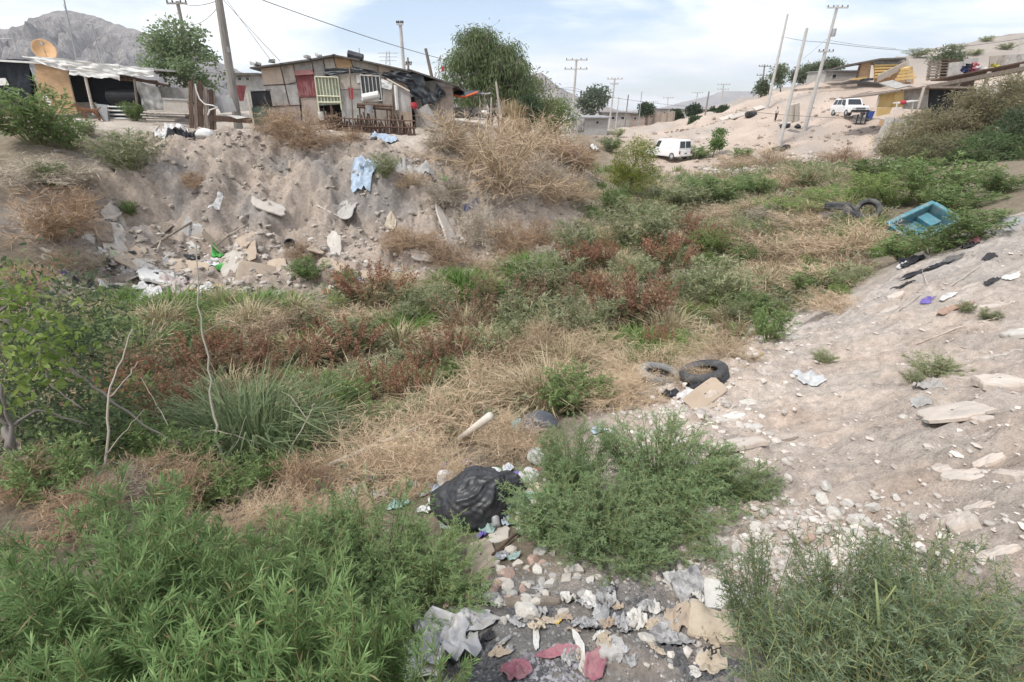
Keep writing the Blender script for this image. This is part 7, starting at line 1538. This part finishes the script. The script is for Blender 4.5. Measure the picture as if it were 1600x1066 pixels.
stems_thing('woody_shrub', 'woody shrub with dark leaves and a thick grey trunk at the photo\'s left edge', 'shrub', [
 ([(45, 815, 4.2), (30, 720, 4.3), (15, 670, 4.3), (-20, 600, 4.3)], (.05, .034)),
 ([(-20, 480, 4.6), (60, 530, 4.7), (110, 575, 4.8), (170, 625, 4.9), (230, 665, 5.0), (290, 700, 5.1)], (.020, .008)),
 ([(20, 690, 4.3), (60, 730, 4.2), (120, 755, 4.1), (150, 758, 4.1)], (.014, .009)),
 ([(30, 720, 4.3), (10, 650, 4.2), (0, 600, 4.1)], (.02, .012)),
 ([(60, 530, 4.7), (75, 600, 4.6), (130, 640, 4.6)], (.012, .006)),
 ([(15, 670, 4.3), (60, 640, 4.5), (140, 665, 4.7)], (.016, .007)),
 ([(-10, 500, 4.6), (20, 470, 4.8), (45, 455, 4.9)], (.014, .006)),
], [('foliage', [(20, 470, 4.8), (40, 560, 4.4), (45, 600, 4.4), (70, 520, 4.7), (95, 545, 4.7), (30, 500, 4.7), (10, 455, 5)], 80, .095, .045, (.16, .24, .06), (.30, .39, .10), .16),
    ('foliage', [(60, 480, 5.6), (100, 465, 6), (150, 490, 6), (20, 620, 4.8), (60, 660, 4.9), (110, 690, 5), (30, 700, 4.9), (160, 560, 5.8), (90, 600, 5.4), (130, 640, 5.4), (170, 660, 5.4), (0, 550, 5), (60, 560, 5.4), (15, 520, 5.4), (120, 520, 6), (80, 720, 4.9), (200, 690, 5.4), (110, 620, 5.4), (40, 640, 5.2)], 230, .085, .028, (.075, .11, .055), (.14, .18, .095), .28)], (.19, .17, .15), 3)
stems_thing('forked_stem', 'pale forked dead stem rising from the lower left herbs', 'stem', [
 ([(128, 830, 4.0), (150, 760, 4.1), (165, 710, 4.2), (170, 620, 4.3), (185, 570, 4.4), (207, 515, 4.5)], (.016, .005)),
 ([(172, 620, 4.3), (200, 590, 4.3), (215, 565, 4.4)], (.008, .003)),
 ([(165, 710, 4.2), (190, 680, 4.3), (225, 640, 4.4)], (.006, .002)),
], None, (.36, .31, .26), 7)
stems_thing('thin_sapling', 'tall thin bare grey sapling standing in the thicket on the left', 'sapling', [
 ([(385, 805, 5.0), (365, 775, 5.1), (348, 720, 5.2), (333, 640, 5.3), (322, 560, 5.4), (314, 490, 5.5), (306, 380, 5.7)], (.022, .006)),
 ([(348, 720, 5.2), (372, 690, 5.2), (385, 650, 5.3)], (.007, .003)),
 ([(318, 520, 5.4), (350, 500, 5.4), (372, 505, 5.4)], (.005, .002)),
], None, (.27, .26, .2), 9)
stems_thing('dead_branch', 'curved pale dead branch over the rust coloured weeds on the left', 'branch', [
 ([(268, 790, 5.2), (285, 710, 5.3), (330, 670, 5.4), (400, 690, 5.5), (455, 720, 5.6)], (.010, .004)),
 ([(285, 710, 5.3), (255, 650, 5.4), (220, 590, 5.6)], (.007, .003)),
], None, (.40, .34, .27), 11)
stems_thing('dead_stalk', 'dry forked stalk leaning over the tan brush left of centre', 'stalk', [
 ([(430, 770, 5.2), (455, 700, 5.4), (480, 655, 5.5), (492, 630, 5.5)], (.008, .004)),
 ([(480, 655, 5.5), (455, 620, 5.5), (440, 612, 5.5)], (.005, .002)),
], None, (.42, .36, .29), 13)

# --- plants on the valley floor, banks and hill: (kind, foot x, foot y, width, height, label)
_B = [
 # dry brush
 ('russet', 45, 392, 175, 105, 'big russet tumbleweed on the left bank'),
 ('greydry', 25, 300, 150, 55, 'straw coloured dry brush above the big russet tumbleweed'),
 ('russet', 105, 345, 90, 55, 'small russet brush right of the big tumbleweed on the left bank'),
 ('russet', 15, 450, 90, 60, 'brown dry brush at the left edge above the pale panel'),
 ('russet', 455, 245, 135, 85, 'brown brush hanging over the bank edge below the barred gate'),
 ('russet', 430, 215, 80, 45, 'low brown brush under the bright green shrub at the shack'),
 ('dry', 735, 268, 168, 115, 'large pale beige tumbleweed right of the shack'),
 ('dry', 790, 330, 179, 128, 'large beige tumbleweed on the bank\'s corner, lower one'),
 ('greydry', 700, 250, 90, 70, 'grey tan brush beside the rolled grey bundle at the shack'),
 ('dry', 815, 250, 134, 91, 'tan brush below the dry reeds'),
 ('russet', 865, 262, 120, 70, 'brownish brush on the bank\'s ridge below the dark shrub'),
 ('russet', 905, 275, 80, 60, 'brownish brush at the outer end of the bank\'s ridge'),
 ('greydry', 850, 300, 110, 65, 'grey tan brush beside the litter on the bank\'s corner'),
 ('greydry', 745, 395, 95, 95, 'grey dry brush below the blue rag'),
 ('russet', 800, 400, 85, 90, 'thin brown brush at the bank\'s foot right of the grey one'),
 ('russet', 845, 395, 70, 70, 'thin brown brush where the bank meets the weeds'),
 ('russet', 650, 420, 110, 45, 'low tan brush at the bank\'s foot above the rusty weeds'),
 ('dry', 400, 540, 140, 67, 'pale straw coloured mound of brush among rusty weeds'),
 ('dry', 1300, 412, 168, 68, 'pale tan brush between the tyres and the sandy slope'),
 ('dry', 1230, 420, 156, 73, 'pale tan brush left of the dark green bush'),
 ('dry', 1370, 400, 134, 79, 'pale tan brush in front of the turquoise tub'),
 ('dry', 1200, 480, 145, 54, 'tan brush below the dark green bush'),
 ('dry', 1330, 450, 145, 54, 'low tan brush at the foot of the sandy slope'),
 ('dry', 1250, 300, 123, 48, 'tan brush below the sand cutting on the hill'),
 ('russet', 1325, 258, 80, 42, 'russet brush beside the concrete post of the retaining wall'),
 ('dry', 1215, 262, 100, 42, 'pale brush left of the sage bush on the hill\'s foot'),
 ('dry', 1150, 265, 78, 30, 'low pale brush right of the van'),
 ('dryfine', 935, 590, 190, 91, 'tan tumbleweed above the dark green bush'),
 ('dryfine', 1030, 592, 179, 75, 'tan tumbleweed behind the tyre'),
 ('dryfine', 1150, 566, 145, 67, 'tan tumbleweed at the slope\'s foot right of the tyre'),
 ('dryfine', 990, 640, 168, 67, 'thin tan twigs in front of the half buried tyre'),
 ('dryfine', 760, 650, 156, 134, 'pale tumbleweed rising behind the white pipe'),
 ('dryfine', 690, 715, 280, 134, 'wide tan tumbleweed behind the garbage bag'),
 ('dryfine', 560, 775, 257, 128, 'wide tan tumbleweed left of the garbage bag'),
 ('russet', 475, 790, 120, 125, 'orange brown tangle of dry twigs left of the wide tumbleweed'),
 ('dryfine', 640, 770, 212, 91, 'low tan tumbleweed against the garbage bag'),
 ('dryfine', 845, 590, 145, 128, 'greyish tan tumbleweed left of the dark green bush'),
 ('russet', 260, 800, 150, 130, 'brown twiggy brush in the dark gap on the left'),
 ('russet', 210, 770, 120, 90, 'brown dead twigs behind the pale forked stem'),
 ('dryfine', 330, 850, 100, 73, 'dry straw strip between the lower left herbs'),
 ('greydry', 1210, 350, 90, 35, 'greyish brush on the valley floor left of the tyres'),
 ('russet', 90, 850, 170, 110, 'brown dead brush behind the lower left herbs'),
 ('dryfine', 410, 830, 134, 85, 'pale dry twigs around the black sheet'),
 ('dryfine', 520, 830, 134, 73, 'low dry twigs behind the round feathery herb'),
 ('russet', 20, 790, 130, 110, 'brown brush under the grey trunk'),
 ('dryfine', 690, 770, 134, 73, 'dry twigs tucked against the garbage bag\'s left'),
 ('dryfine', 800, 720, 134, 85, 'dry twigs between the two dark bags'),
 ('dryfine', 870, 620, 123, 73, 'thin dry twigs over the dark green bush'),
 ('dry', 640, 300, 67, 36, 'tuft of dry straw beside the long grey rag'),
 ('russet', 300, 300, 60, 34, 'small brown brush on the bank face'),
 ('russet', 545, 225, 70, 26, 'low brown brush under the brushwood fence'),
 ('russet', 620, 400, 60, 50, 'thin brown stalks on the lower bank'),
 ('russet', 700, 425, 90, 60, 'brown straw at the bank\'s foot below the leaning slab'),
 ('russet', 470, 410, 60, 36, 'low brown brush beside the dark pot'),
 ('greydry', 120, 300, 60, 50, 'grey dry stalks above the broken slabs'),
 ('greydry', 130, 430, 70, 45, 'dry twigs in the rubbish heap'),
 ('dry', 85, 425, 56, 41, 'straw tuft above the pale panel'),
 ('dry', 880, 560, 130, 80, 'pale wispy dry brush left of the largest rust clump'),
 ('dry', 700, 560, 110, 60, 'pale dry straw left of the valley centre'),
 ('dry', 800, 620, 120, 80, 'pale wispy brush behind the cream pipe'),
 ('dry', 1270, 370, 120, 46, 'pale brush in front of the tyre heap'),
 ('dry', 1180, 450, 110, 50, 'pale brush above the small brownish weeds'),
 ('dry', 1090, 600, 90, 40, 'dry tuft right behind the tilted tyre'),
 ('dry', 1330, 480, 110, 40, 'tan brush where the ridge meets the valley'),
 ('dry', 1000, 610, 120, 60, 'tan brush over the half buried tyre'),
 ('dry', 560, 530, 110, 50, 'dry straw above the rust clump left of centre'),
 ('dry', 620, 470, 120, 50, 'pale straw behind the rust red clump at the bank\'s foot'),
 ('dry', 760, 440, 110, 40, 'pale straw at the bank\'s foot in the middle'),
 ('dry', 960, 380, 70, 40, 'pale straw in the upper valley by the bank\'s end'),
 ('greydry', 150, 800, 130, 80, 'grey tangle of dead twigs left of the forked stem\'s foot'),
 ('russet', 330, 740, 110, 80, 'brown twigs at the long grass\'s left'),
 ('dryfine', 600, 690, 130, 70, 'pale tumbleweed behind the fallen branch'),
 ('dry', 680, 480, 100, 44, 'pale straw tuft right of the rust red clump'),
 ('greydry', 1050, 470, 100, 50, 'grey straw between the grey green bushes'),
 ('dry', 1120, 350, 100, 34, 'pale straw in the upper valley below the van'),
 ('dry', 1190, 340, 90, 34, 'pale straw left of the bright green weeds'),
 ('greydry', 860, 420, 90, 44, 'grey straw at the bank corner\'s foot'),
 ('dry', 870, 330, 110, 70, 'beige brush on the outer slope of the bank\'s corner'),
 ('dry', 900, 320, 70, 44, 'small beige brush beside the purple scrap'),
 ('greydry', 700, 330, 90, 60, 'grey brush hanging below the large beige tumbleweed'),
 # rust coloured dock
 ('dock', 580, 490, 126, 74, 'rust red weed clump below the pink scrap'),
 ('dock', 905, 440, 63, 69, 'dark rust weed clump, left one of the pair mid valley'),
 ('dock', 942, 432, 52, 57, 'small rust weed clump beside the dark rust one'),
 ('dock', 918, 470, 52, 48, 'low dark rust weed clump below the mid valley pair'),
 ('dock', 1045, 435, 78, 66, 'orange rust weed clump right of centre'),
 ('dock', 1000, 525, 126, 108, 'largest rust red weed clump, right of centre'),
 ('dock', 950, 500, 63, 60, 'rust weed clump on the left flank of the largest one'),
 ('dock', 1030, 560, 52, 54, 'small rust clump below the largest one'),
 ('dock', 1070, 365, 63, 33, 'small rust weed clump far up the valley'),
 ('dock', 1110, 388, 73, 33, 'brownish rust clump in the upper valley'),
 ('dock', 1060, 392, 42, 28, 'tiny rust clump below the far one'),
 ('brown', 1160, 400, 73, 36, 'brown weed clump left of the tan brush'),
 ('brown', 790, 510, 115, 74, 'brown weed clump in the valley centre'),
 ('brown', 730, 530, 94, 72, 'brown weed clump left of the valley centre'),
 ('dock', 690, 600, 105, 90, 'rust brown weed clump left of the pale tumbleweed'),
 ('dock', 640, 650, 73, 96, 'tall rust brown weed clump above the tan tumbleweed'),
 ('dock', 530, 575, 126, 72, 'rust red weed clump below the pale straw mound'),
 ('dock', 440, 600, 105, 72, 'rust weed clump right of the sapling'),
 ('dock', 370, 590, 94, 66, 'rust weed clump behind the long grass'),
 ('dock', 290, 610, 126, 90, 'rust weed clump on the left between leafy shrubs'),
 ('dock', 250, 680, 126, 102, 'rust weeds under the dark diagonal branch'),
 ('dock', 170, 650, 94, 72, 'rust weeds left of the forked stem\'s fork'),
 ('dock', 590, 640, 94, 84, 'rust brown weed clump above the left tumbleweed'),
 ('brown', 480, 650, 105, 90, 'brown weed clump right of the long grass'),
 ('brown', 860, 500, 84, 72, 'brownish weed clump left of the largest rust one'),
 ('brown', 1150, 540, 63, 48, 'brownish weed clump above the right tumbleweed'),
 # greens
 ('green', 890, 650, 130, 85, 'dark green bush left of the half buried tyre'),
 ('green', 940, 640, 60, 60, 'small green bush right of the dark green one by the tyre'),
 ('green', 1210, 538, 85, 58, 'dark green bush at the foot of the sandy slope'),
 ('green', 1280, 466, 90, 55, 'dark green bush in the tan brush below the tyre heap'),
 ('bright', 1085, 555, 110, 40, 'bright green weed patch behind the tumbleweeds'),
 ('bright', 1120, 405, 85, 50, 'bright green bush in the upper valley'),
 ('green', 1170, 420, 60, 40, 'green bush right of the bright one'),
 ('green', 962, 340, 50, 48, 'dark green bush at the end of the eroded bank'),
 ('sage', 1000, 400, 147, 90, 'large grey green bush mid valley'),
 ('sage', 900, 410, 94, 72, 'grey green bush at the bank\'s foot'),
 ('sage', 1070, 330, 94, 40, 'grey green bush behind the rust clumps'),
 ('green', 1120, 320, 110, 45, 'green weeds in the upper valley below the van'),
 ('green', 1180, 310, 80, 40, 'green weeds right of those below the van'),
 ('sage', 1272, 300, 78, 55, 'sage green bush below the sand cutting'),
 ('sage', 1130, 490, 126, 96, 'grey green bush right of the largest rust clump'),
 ('sage', 1070, 490, 94, 72, 'grey green bush behind the largest rust clump'),
 ('green', 1180, 500, 80, 50, 'green bush left of the slope\'s foot'),
 ('sage', 860, 470, 115, 72, 'grey green bush left of the rust pair'),
 ('sage', 830, 560, 136, 108, 'pale grey green bush in the valley centre'),
 ('sage', 760, 580, 105, 84, 'grey green bush left of the pale one in the centre'),
 ('sage', 920, 545, 115, 84, 'grey green bush right of the pale one in the centre'),
 ('sage', 990, 460, 94, 66, 'grey green bush between the rust clumps'),
 ('sage', 660, 510, 115, 66, 'grey green weeds right of the rust red clump'),
 ('green', 720, 620, 80, 70, 'dark green weeds beside the rust brown clump'),
 ('green', 520, 680, 130, 100, 'dark green bush in the shaded thicket, left of centre'),
 ('green', 590, 700, 90, 70, 'dark green bush behind the left tumbleweed'),
 ('green', 470, 760, 80, 60, 'dark green bush beside the orange brown tangle'),
 ('sage', 650, 690, 105, 72, 'grey green weeds behind the wide tumbleweed'),
 ('green', 300, 560, 110, 60, 'green leafy weed left of the sapling'),
 ('green', 220, 570, 130, 60, 'green leafy shrub behind the forked stem'),
 ('green', 130, 555, 140, 60, 'green leafy shrub below the pale panel'),
 ('green', 200, 740, 140, 110, 'dark green leafy shrub in the left thicket'),
 ('green', 130, 700, 140, 100, 'dark leafy shrub behind the grey trunk'),
 ('green', 340, 800, 120, 90, 'dark bush at the sapling\'s foot'),
 ('green', 400, 770, 90, 80, 'dark green bush right of the sapling\'s foot'),
 ('green', 60, 800, 150, 120, 'dark leafy shrub around the grey trunk\'s foot'),
 ('green', 280, 760, 130, 100, 'dark leafy shrub left of the long grass'),
 ('sage', 320, 690, 126, 108, 'grey green weeds behind the long grass'),
 ('green', 60, 575, 140, 80, 'leafy shrub at the left edge below the pale panel'),
 ('green', 480, 455, 70, 38, 'dark green bush at the bank\'s foot left of the pink scrap'),
 ('green', 540, 452, 60, 30, 'low green weeds above the pink scrap'),
 ('grass', 240, 503, 130, 32, 'bright grass patch below the rubbish heap'),
 ('grass', 360, 508, 140, 36, 'bright grass patch right of the one below the rubbish heap'),
 ('grass', 420, 496, 100, 30, 'grass patch below the cardboard'),
 ('grass', 720, 470, 120, 35, 'green grass patch in the valley left of centre'),
 ('grass', 830, 440, 110, 30, 'green grass at the bank\'s foot'),
 ('grass', 620, 540, 120, 40, 'green grass patch below the rust red clump'),
 ('grass', 1000, 560, 90, 40, 'green grass left of the bright weed patch'),
 ('grass', 150, 490, 100, 36, 'grass patch beside the pale panel'),
 # right, around tyres and tub
 ('bright', 1240, 345, 110, 38, 'bright green weeds left of the tyre heap'),
 ('bright', 1330, 330, 130, 42, 'bright green weeds behind the tyre heap'),
 ('bright', 1410, 325, 130, 50, 'bright green weeds above the turquoise tub'),
 ('bright', 1380, 300, 90, 35, 'bright green weeds below the retaining wall'),
 ('green', 1480, 315, 150, 80, 'dark green bush above the turquoise tub'),
 ('green', 1400, 282, 120, 42, 'dark green bush in front of the retaining wall'),
 ('green', 1520, 330, 130, 48, 'dark green bush behind the turquoise tub'),
 ('green', 1580, 300, 90, 45, 'dark green bush at the photo\'s right edge'),
 ('green', 1560, 365, 130, 48, 'green bush along the top of the sandy slope'),
 ('green', 1485, 390, 130, 56, 'green bush in front of the turquoise tub'),
 ('green', 1432, 396, 100, 46, 'low green bush at the near corner of the turquoise tub'),
 ('sage', 1340, 440, 73, 38, 'sage weed at the slope\'s foot near the black sheet'),
 # left bank and shack yard
 ('green', 30, 240, 150, 100, 'dark green bush on the left in front of the shade net'),
 ('green', 95, 235, 90, 60, 'dark green bush beside the white post'),
 ('green', 75, 295, 60, 42, 'small dark bush on the left bank'),
 ('sage', 190, 285, 126, 70, 'olive bush growing on the eroded bank'),
 ('sage', 602, 310, 52, 42, 'small olive shrub under the grey rag on the bank'),
 ('bright', 458, 185, 44, 40, 'small bright green shrub at the shack wall'),
 ('green', 205, 190, 40, 32, 'small green shrub beside the stacked planks'),
 ('green', 205, 355, 34, 26, 'small dark bush by the broken slabs on the bank'),
 ('sage', 135, 215, 37, 24, 'small olive weed beside the white post'),
 ('green', 955, 240, 50, 24, 'green weeds by the white sack on the far road'),
 ('green', 1090, 250, 70, 22, 'green weeds behind the van'),
 ('green', 1160, 250, 50, 18, 'green weeds right of the young tree'),
 ('sage', 965, 215, 31, 15, 'grey bush on the far roadside'),
 ('sage', 1440, 92, 42, 14, 'olive scrub on the upper hillside above the pallets'),
 ('sage', 1500, 78, 31, 10, 'olive scrub high on the hillside, middle one'),
 ('sage', 1545, 66, 27, 9, 'olive scrub near the hillside crest'),
 ('sage', 1580, 78, 35, 11, 'olive scrub above the grey sheet hut'),
 ('sage', 1460, 74, 23, 8, 'small olive scrub on the hillside\'s left crest'),
 ('sage', 1525, 88, 31, 10, 'olive scrub behind the clothes heap'),
 # small weeds on the slope
 ('sage', 1475, 585, 94, 36, 'grey green weed on the sandy slope below the wooden slat'),
 ('sage', 1430, 600, 37, 24, 'small weed left of the grey green one on the slope'),
 ('sage', 1550, 500, 42, 21, 'small weed high on the sandy slope'),
 ('sage', 1510, 495, 31, 19, 'tiny weed high on the sandy slope, left of the other'),
 ('sage', 1290, 570, 42, 24, 'small weed on the lower sandy slope'),
]
_PN = {'dry': 'tumbleweed', 'dryfine': 'tumbleweed', 'greydry': 'dry_brush', 'russet': 'dry_brush', 'dock': 'rusty_weed', 'brown': 'brown_weed', 'green': 'green_bush', 'sage': 'sage_bush', 'bright': 'bright_bush', 'grass': 'grass_patch', 'straw': 'straw_tuft'}
for _k, _x, _y, _w, _h, _l in _B:
    plant(_k, _x, _y, _w, _h, _l, _PN[_k], 'grass' if _k == 'grass' else 'brush' if _k in ('dry', 'dryfine', 'greydry', 'russet') else 'weed' if _k in ('dock', 'brown') else 'bush')
def _valley(x, y):
    h = H(x, y) - EYE
    f = (1 - sstep(-4.0, -3.55, h + .02 * y * 0)) * (1 - .93 * slope_mask(x, y)) * (1 - sstep(-1, 1.0, (y - 12.6 - .24 * (x + 12)) - 99 * (x > 3)))
    return f * (1 - sstep(44, 50, y)) * (x < 3 + .62 * y)
def _up(x, y):
    return _valley(x, y)
# the tangle between the named plants
_trs = random.Random(31); _cnt = 0
_TW = [('sage', 4, 'sage_weed', 'small grey green weed in the tangle on the valley floor', .5), ('bright', 4, 'green_weed', 'small yellow green weed in the tangle on the valley floor', .45), ('straw', 5, 'straw_tuft', 'upright straw tuft in the tangle on the valley floor', .6), ('dry', 4, 'dry_tangle', 'small pale tumbleweed in the tangle on the valley floor', .5), ('brown', 3, 'brown_weed', 'brown seed stalk in the tangle on the valley floor', .6), ('grass', 3, 'grass_tuft', 'green grass tuft in the tangle on the valley floor', .4)]
while _cnt < 260:
    _x, _y = _trs.uniform(200, 1420), _trs.uniform(330, 690)
    if _y > 690 - .12 * abs(_x - 500) or _y < 450 - .16 * (_x - 500) * (_x > 500) and _y < 455: continue
    _q = G(_x, _y)
    if _trs.random() > float(_up(_q[0], _q[1])) + .05 * 0: continue
    _kd = _trs.choices(_TW, [t[1] for t in _TW])[0]; _v = _trs.choice(TPL[_kd[0]]); _hh = _kd[4] * _trs.uniform(.7, 1.5); _ww = _hh * _trs.uniform(.9, 1.7)
    _lo = (_q[0], _q[1], _q[2] - .02)
    if len(_v) == 1:
        _o = bpy.data.objects.new(_kd[2], _v[0][1]); C.objects.link(_o); tag(_o, _kd[3], 'weed', _kd[3].split(' in the')[0] + 's of the tangle'); _o.location = _lo; _o.rotation_euler = (0, 0, _trs.uniform(0, 6.28)); _o.scale = (_ww, _ww, _hh)
    else:
        _o = thing(_kd[2], _kd[3], 'weed', _lo, _trs.uniform(0, 6.28), _kd[3].split(' in the')[0] + 's of the tangle', (_ww, _ww, _hh))
        for _n_, _me in _v: copy_mesh(_me, _n_, _o)
    _cnt += 1
# long bladed grass clump
_q = G(370, 745); _g = make_grass(77, 1100, (.12, .165, .08), (.25, .30, .16), .0125, .62, .3, .75, .6)
_o = thing('reed_grass', 'large clump of long dark green grass blades at the sapling', 'grass', (_q[0], _q[1] + .4, float(H(_q[0], _q[1] + .4))), 0, None, (1.7, 1.5, 1.35))
_g.build('blade', m_leaf, _o, world=False)
# dry reeds at the shack's right
_q = G(800, 215); _g = make_grass(78, 420, (.40, .31, .18), (.52, .42, .27), .03, .35, .4, .25, .4)
_o = thing('dry_reeds', 'tall stand of straw coloured dry reeds beside the dark shrub', 'reeds', (_q[0], _q[1] + .6, float(H(_q[0], _q[1] + .6))), 0, None, (1.6, 1.2, 2.0))
_g.build('blade', m_twig, _o, world=False)

# --- loose low growth that covers the valley floor (nobody could count it)
def cover(name, label, n, kinds, seed, hmin, hmax, mask, m):
    rng = np.random.RandomState(seed); src = [k(rng.randint(1 << 20)).arrays() for k in kinds for _ in range(3)]
    g = Geo(); got = 0
    while got < n:
        x = rng.uniform(-15, 26, 4000); y = rng.uniform(4, 52, 4000); y = 4 + (y - 4) * rng.rand(4000) ** .6
        p = mask(x, y); keep = rng.rand(4000) < p
        for a, b in zip(x[keep], y[keep]):
            V, Q, T, K = src[rng.randint(len(src))]; s = rng.uniform(hmin, hmax) * (1 + .018 * b); th = rng.uniform(0, 6.28)
            c, sn = math.cos(th), math.sin(th); w = s * rng.uniform(.8, 1.5)
            V2 = np.stack([(V[:, 0] * c - V[:, 1] * sn) * w + a, (V[:, 0] * sn + V[:, 1] * c) * w + b, V[:, 2] * s], 1)
            V2[:, 2] += float(H(a, b)) - .02
            g.add(V2, Q, T, K * rng.uniform(.75, 1.2)); got += 1
            if got >= n: break
    o = g.build(name, m); tag(o, label, 'ground cover', None, 'stuff')
def _zone(seed, s=.3, lo=-.1, hi=.35):
    return lambda x, y: _up(x, y) * sstep(lo, hi, fbm(x * s, y * s, 2, seed))
cover('low_weeds', 'low green and grey green weeds covering the valley floor', 1150, [lambda s: make_herb(s, 6, 3, 4, .27, .06, .34, .5, 1, (.235, .255, .155), (.32, .33, .21), (.39, .40, .25), stemr=.01)[0]], 1, .25, .5, _up, m_leaf)
cover('grass', 'thin green grass between the valley weeds', 1300, [lambda s: make_grass(s, 26, (.17, .24, .09), (.27, .34, .14), .05, .5, .3, .4)], 2, .2, .45, _zone(91), m_leaf)
cover('straw', 'dry straw and twigs lying between the valley weeds', 2600, [lambda s: make_grass(s, 20, (.34, .27, .17), (.5, .41, .28), .028, .9, .3, .8), lambda s: make_grass(s, 26, (.42, .33, .21), (.6, .49, .34), .02, 1.3, .35, .95)], 3, .2, .45, _zone(95), m_twig)
cover('rusty_weeds', 'scattered rust brown seed stalks over the valley floor', 230, [lambda s: make_dock(s, 5, 10)[0]], 4, .3, .55, _zone(99, .25, .05, .4), m_leaf)
# ------------------------------------------------------------------ thin dusty air
_o = Geo().box((0, 2300, 200), (9000, 6600, 2 * 203.5)).build('haze', None); tag(_o, 'thin pale dusty air over the whole place', 'haze', None, 'stuff')
_m = bpy.data.materials.new('dusty_air'); _m.use_nodes = True; _N = _m.node_tree.nodes; _N.clear()
_mo, _pv = _N.new('ShaderNodeOutputMaterial'), _N.new('ShaderNodeVolumePrincipled')
_pv.inputs['Color'].default_value = (.93, .95, 1.0, 1); _pv.inputs['Density'].default_value = 0.00022; _pv.inputs['Anisotropy'].default_value = .2
_m.node_tree.links.new(_pv.outputs[0], _mo.inputs['Volume']); _o.data.materials.append(_m)
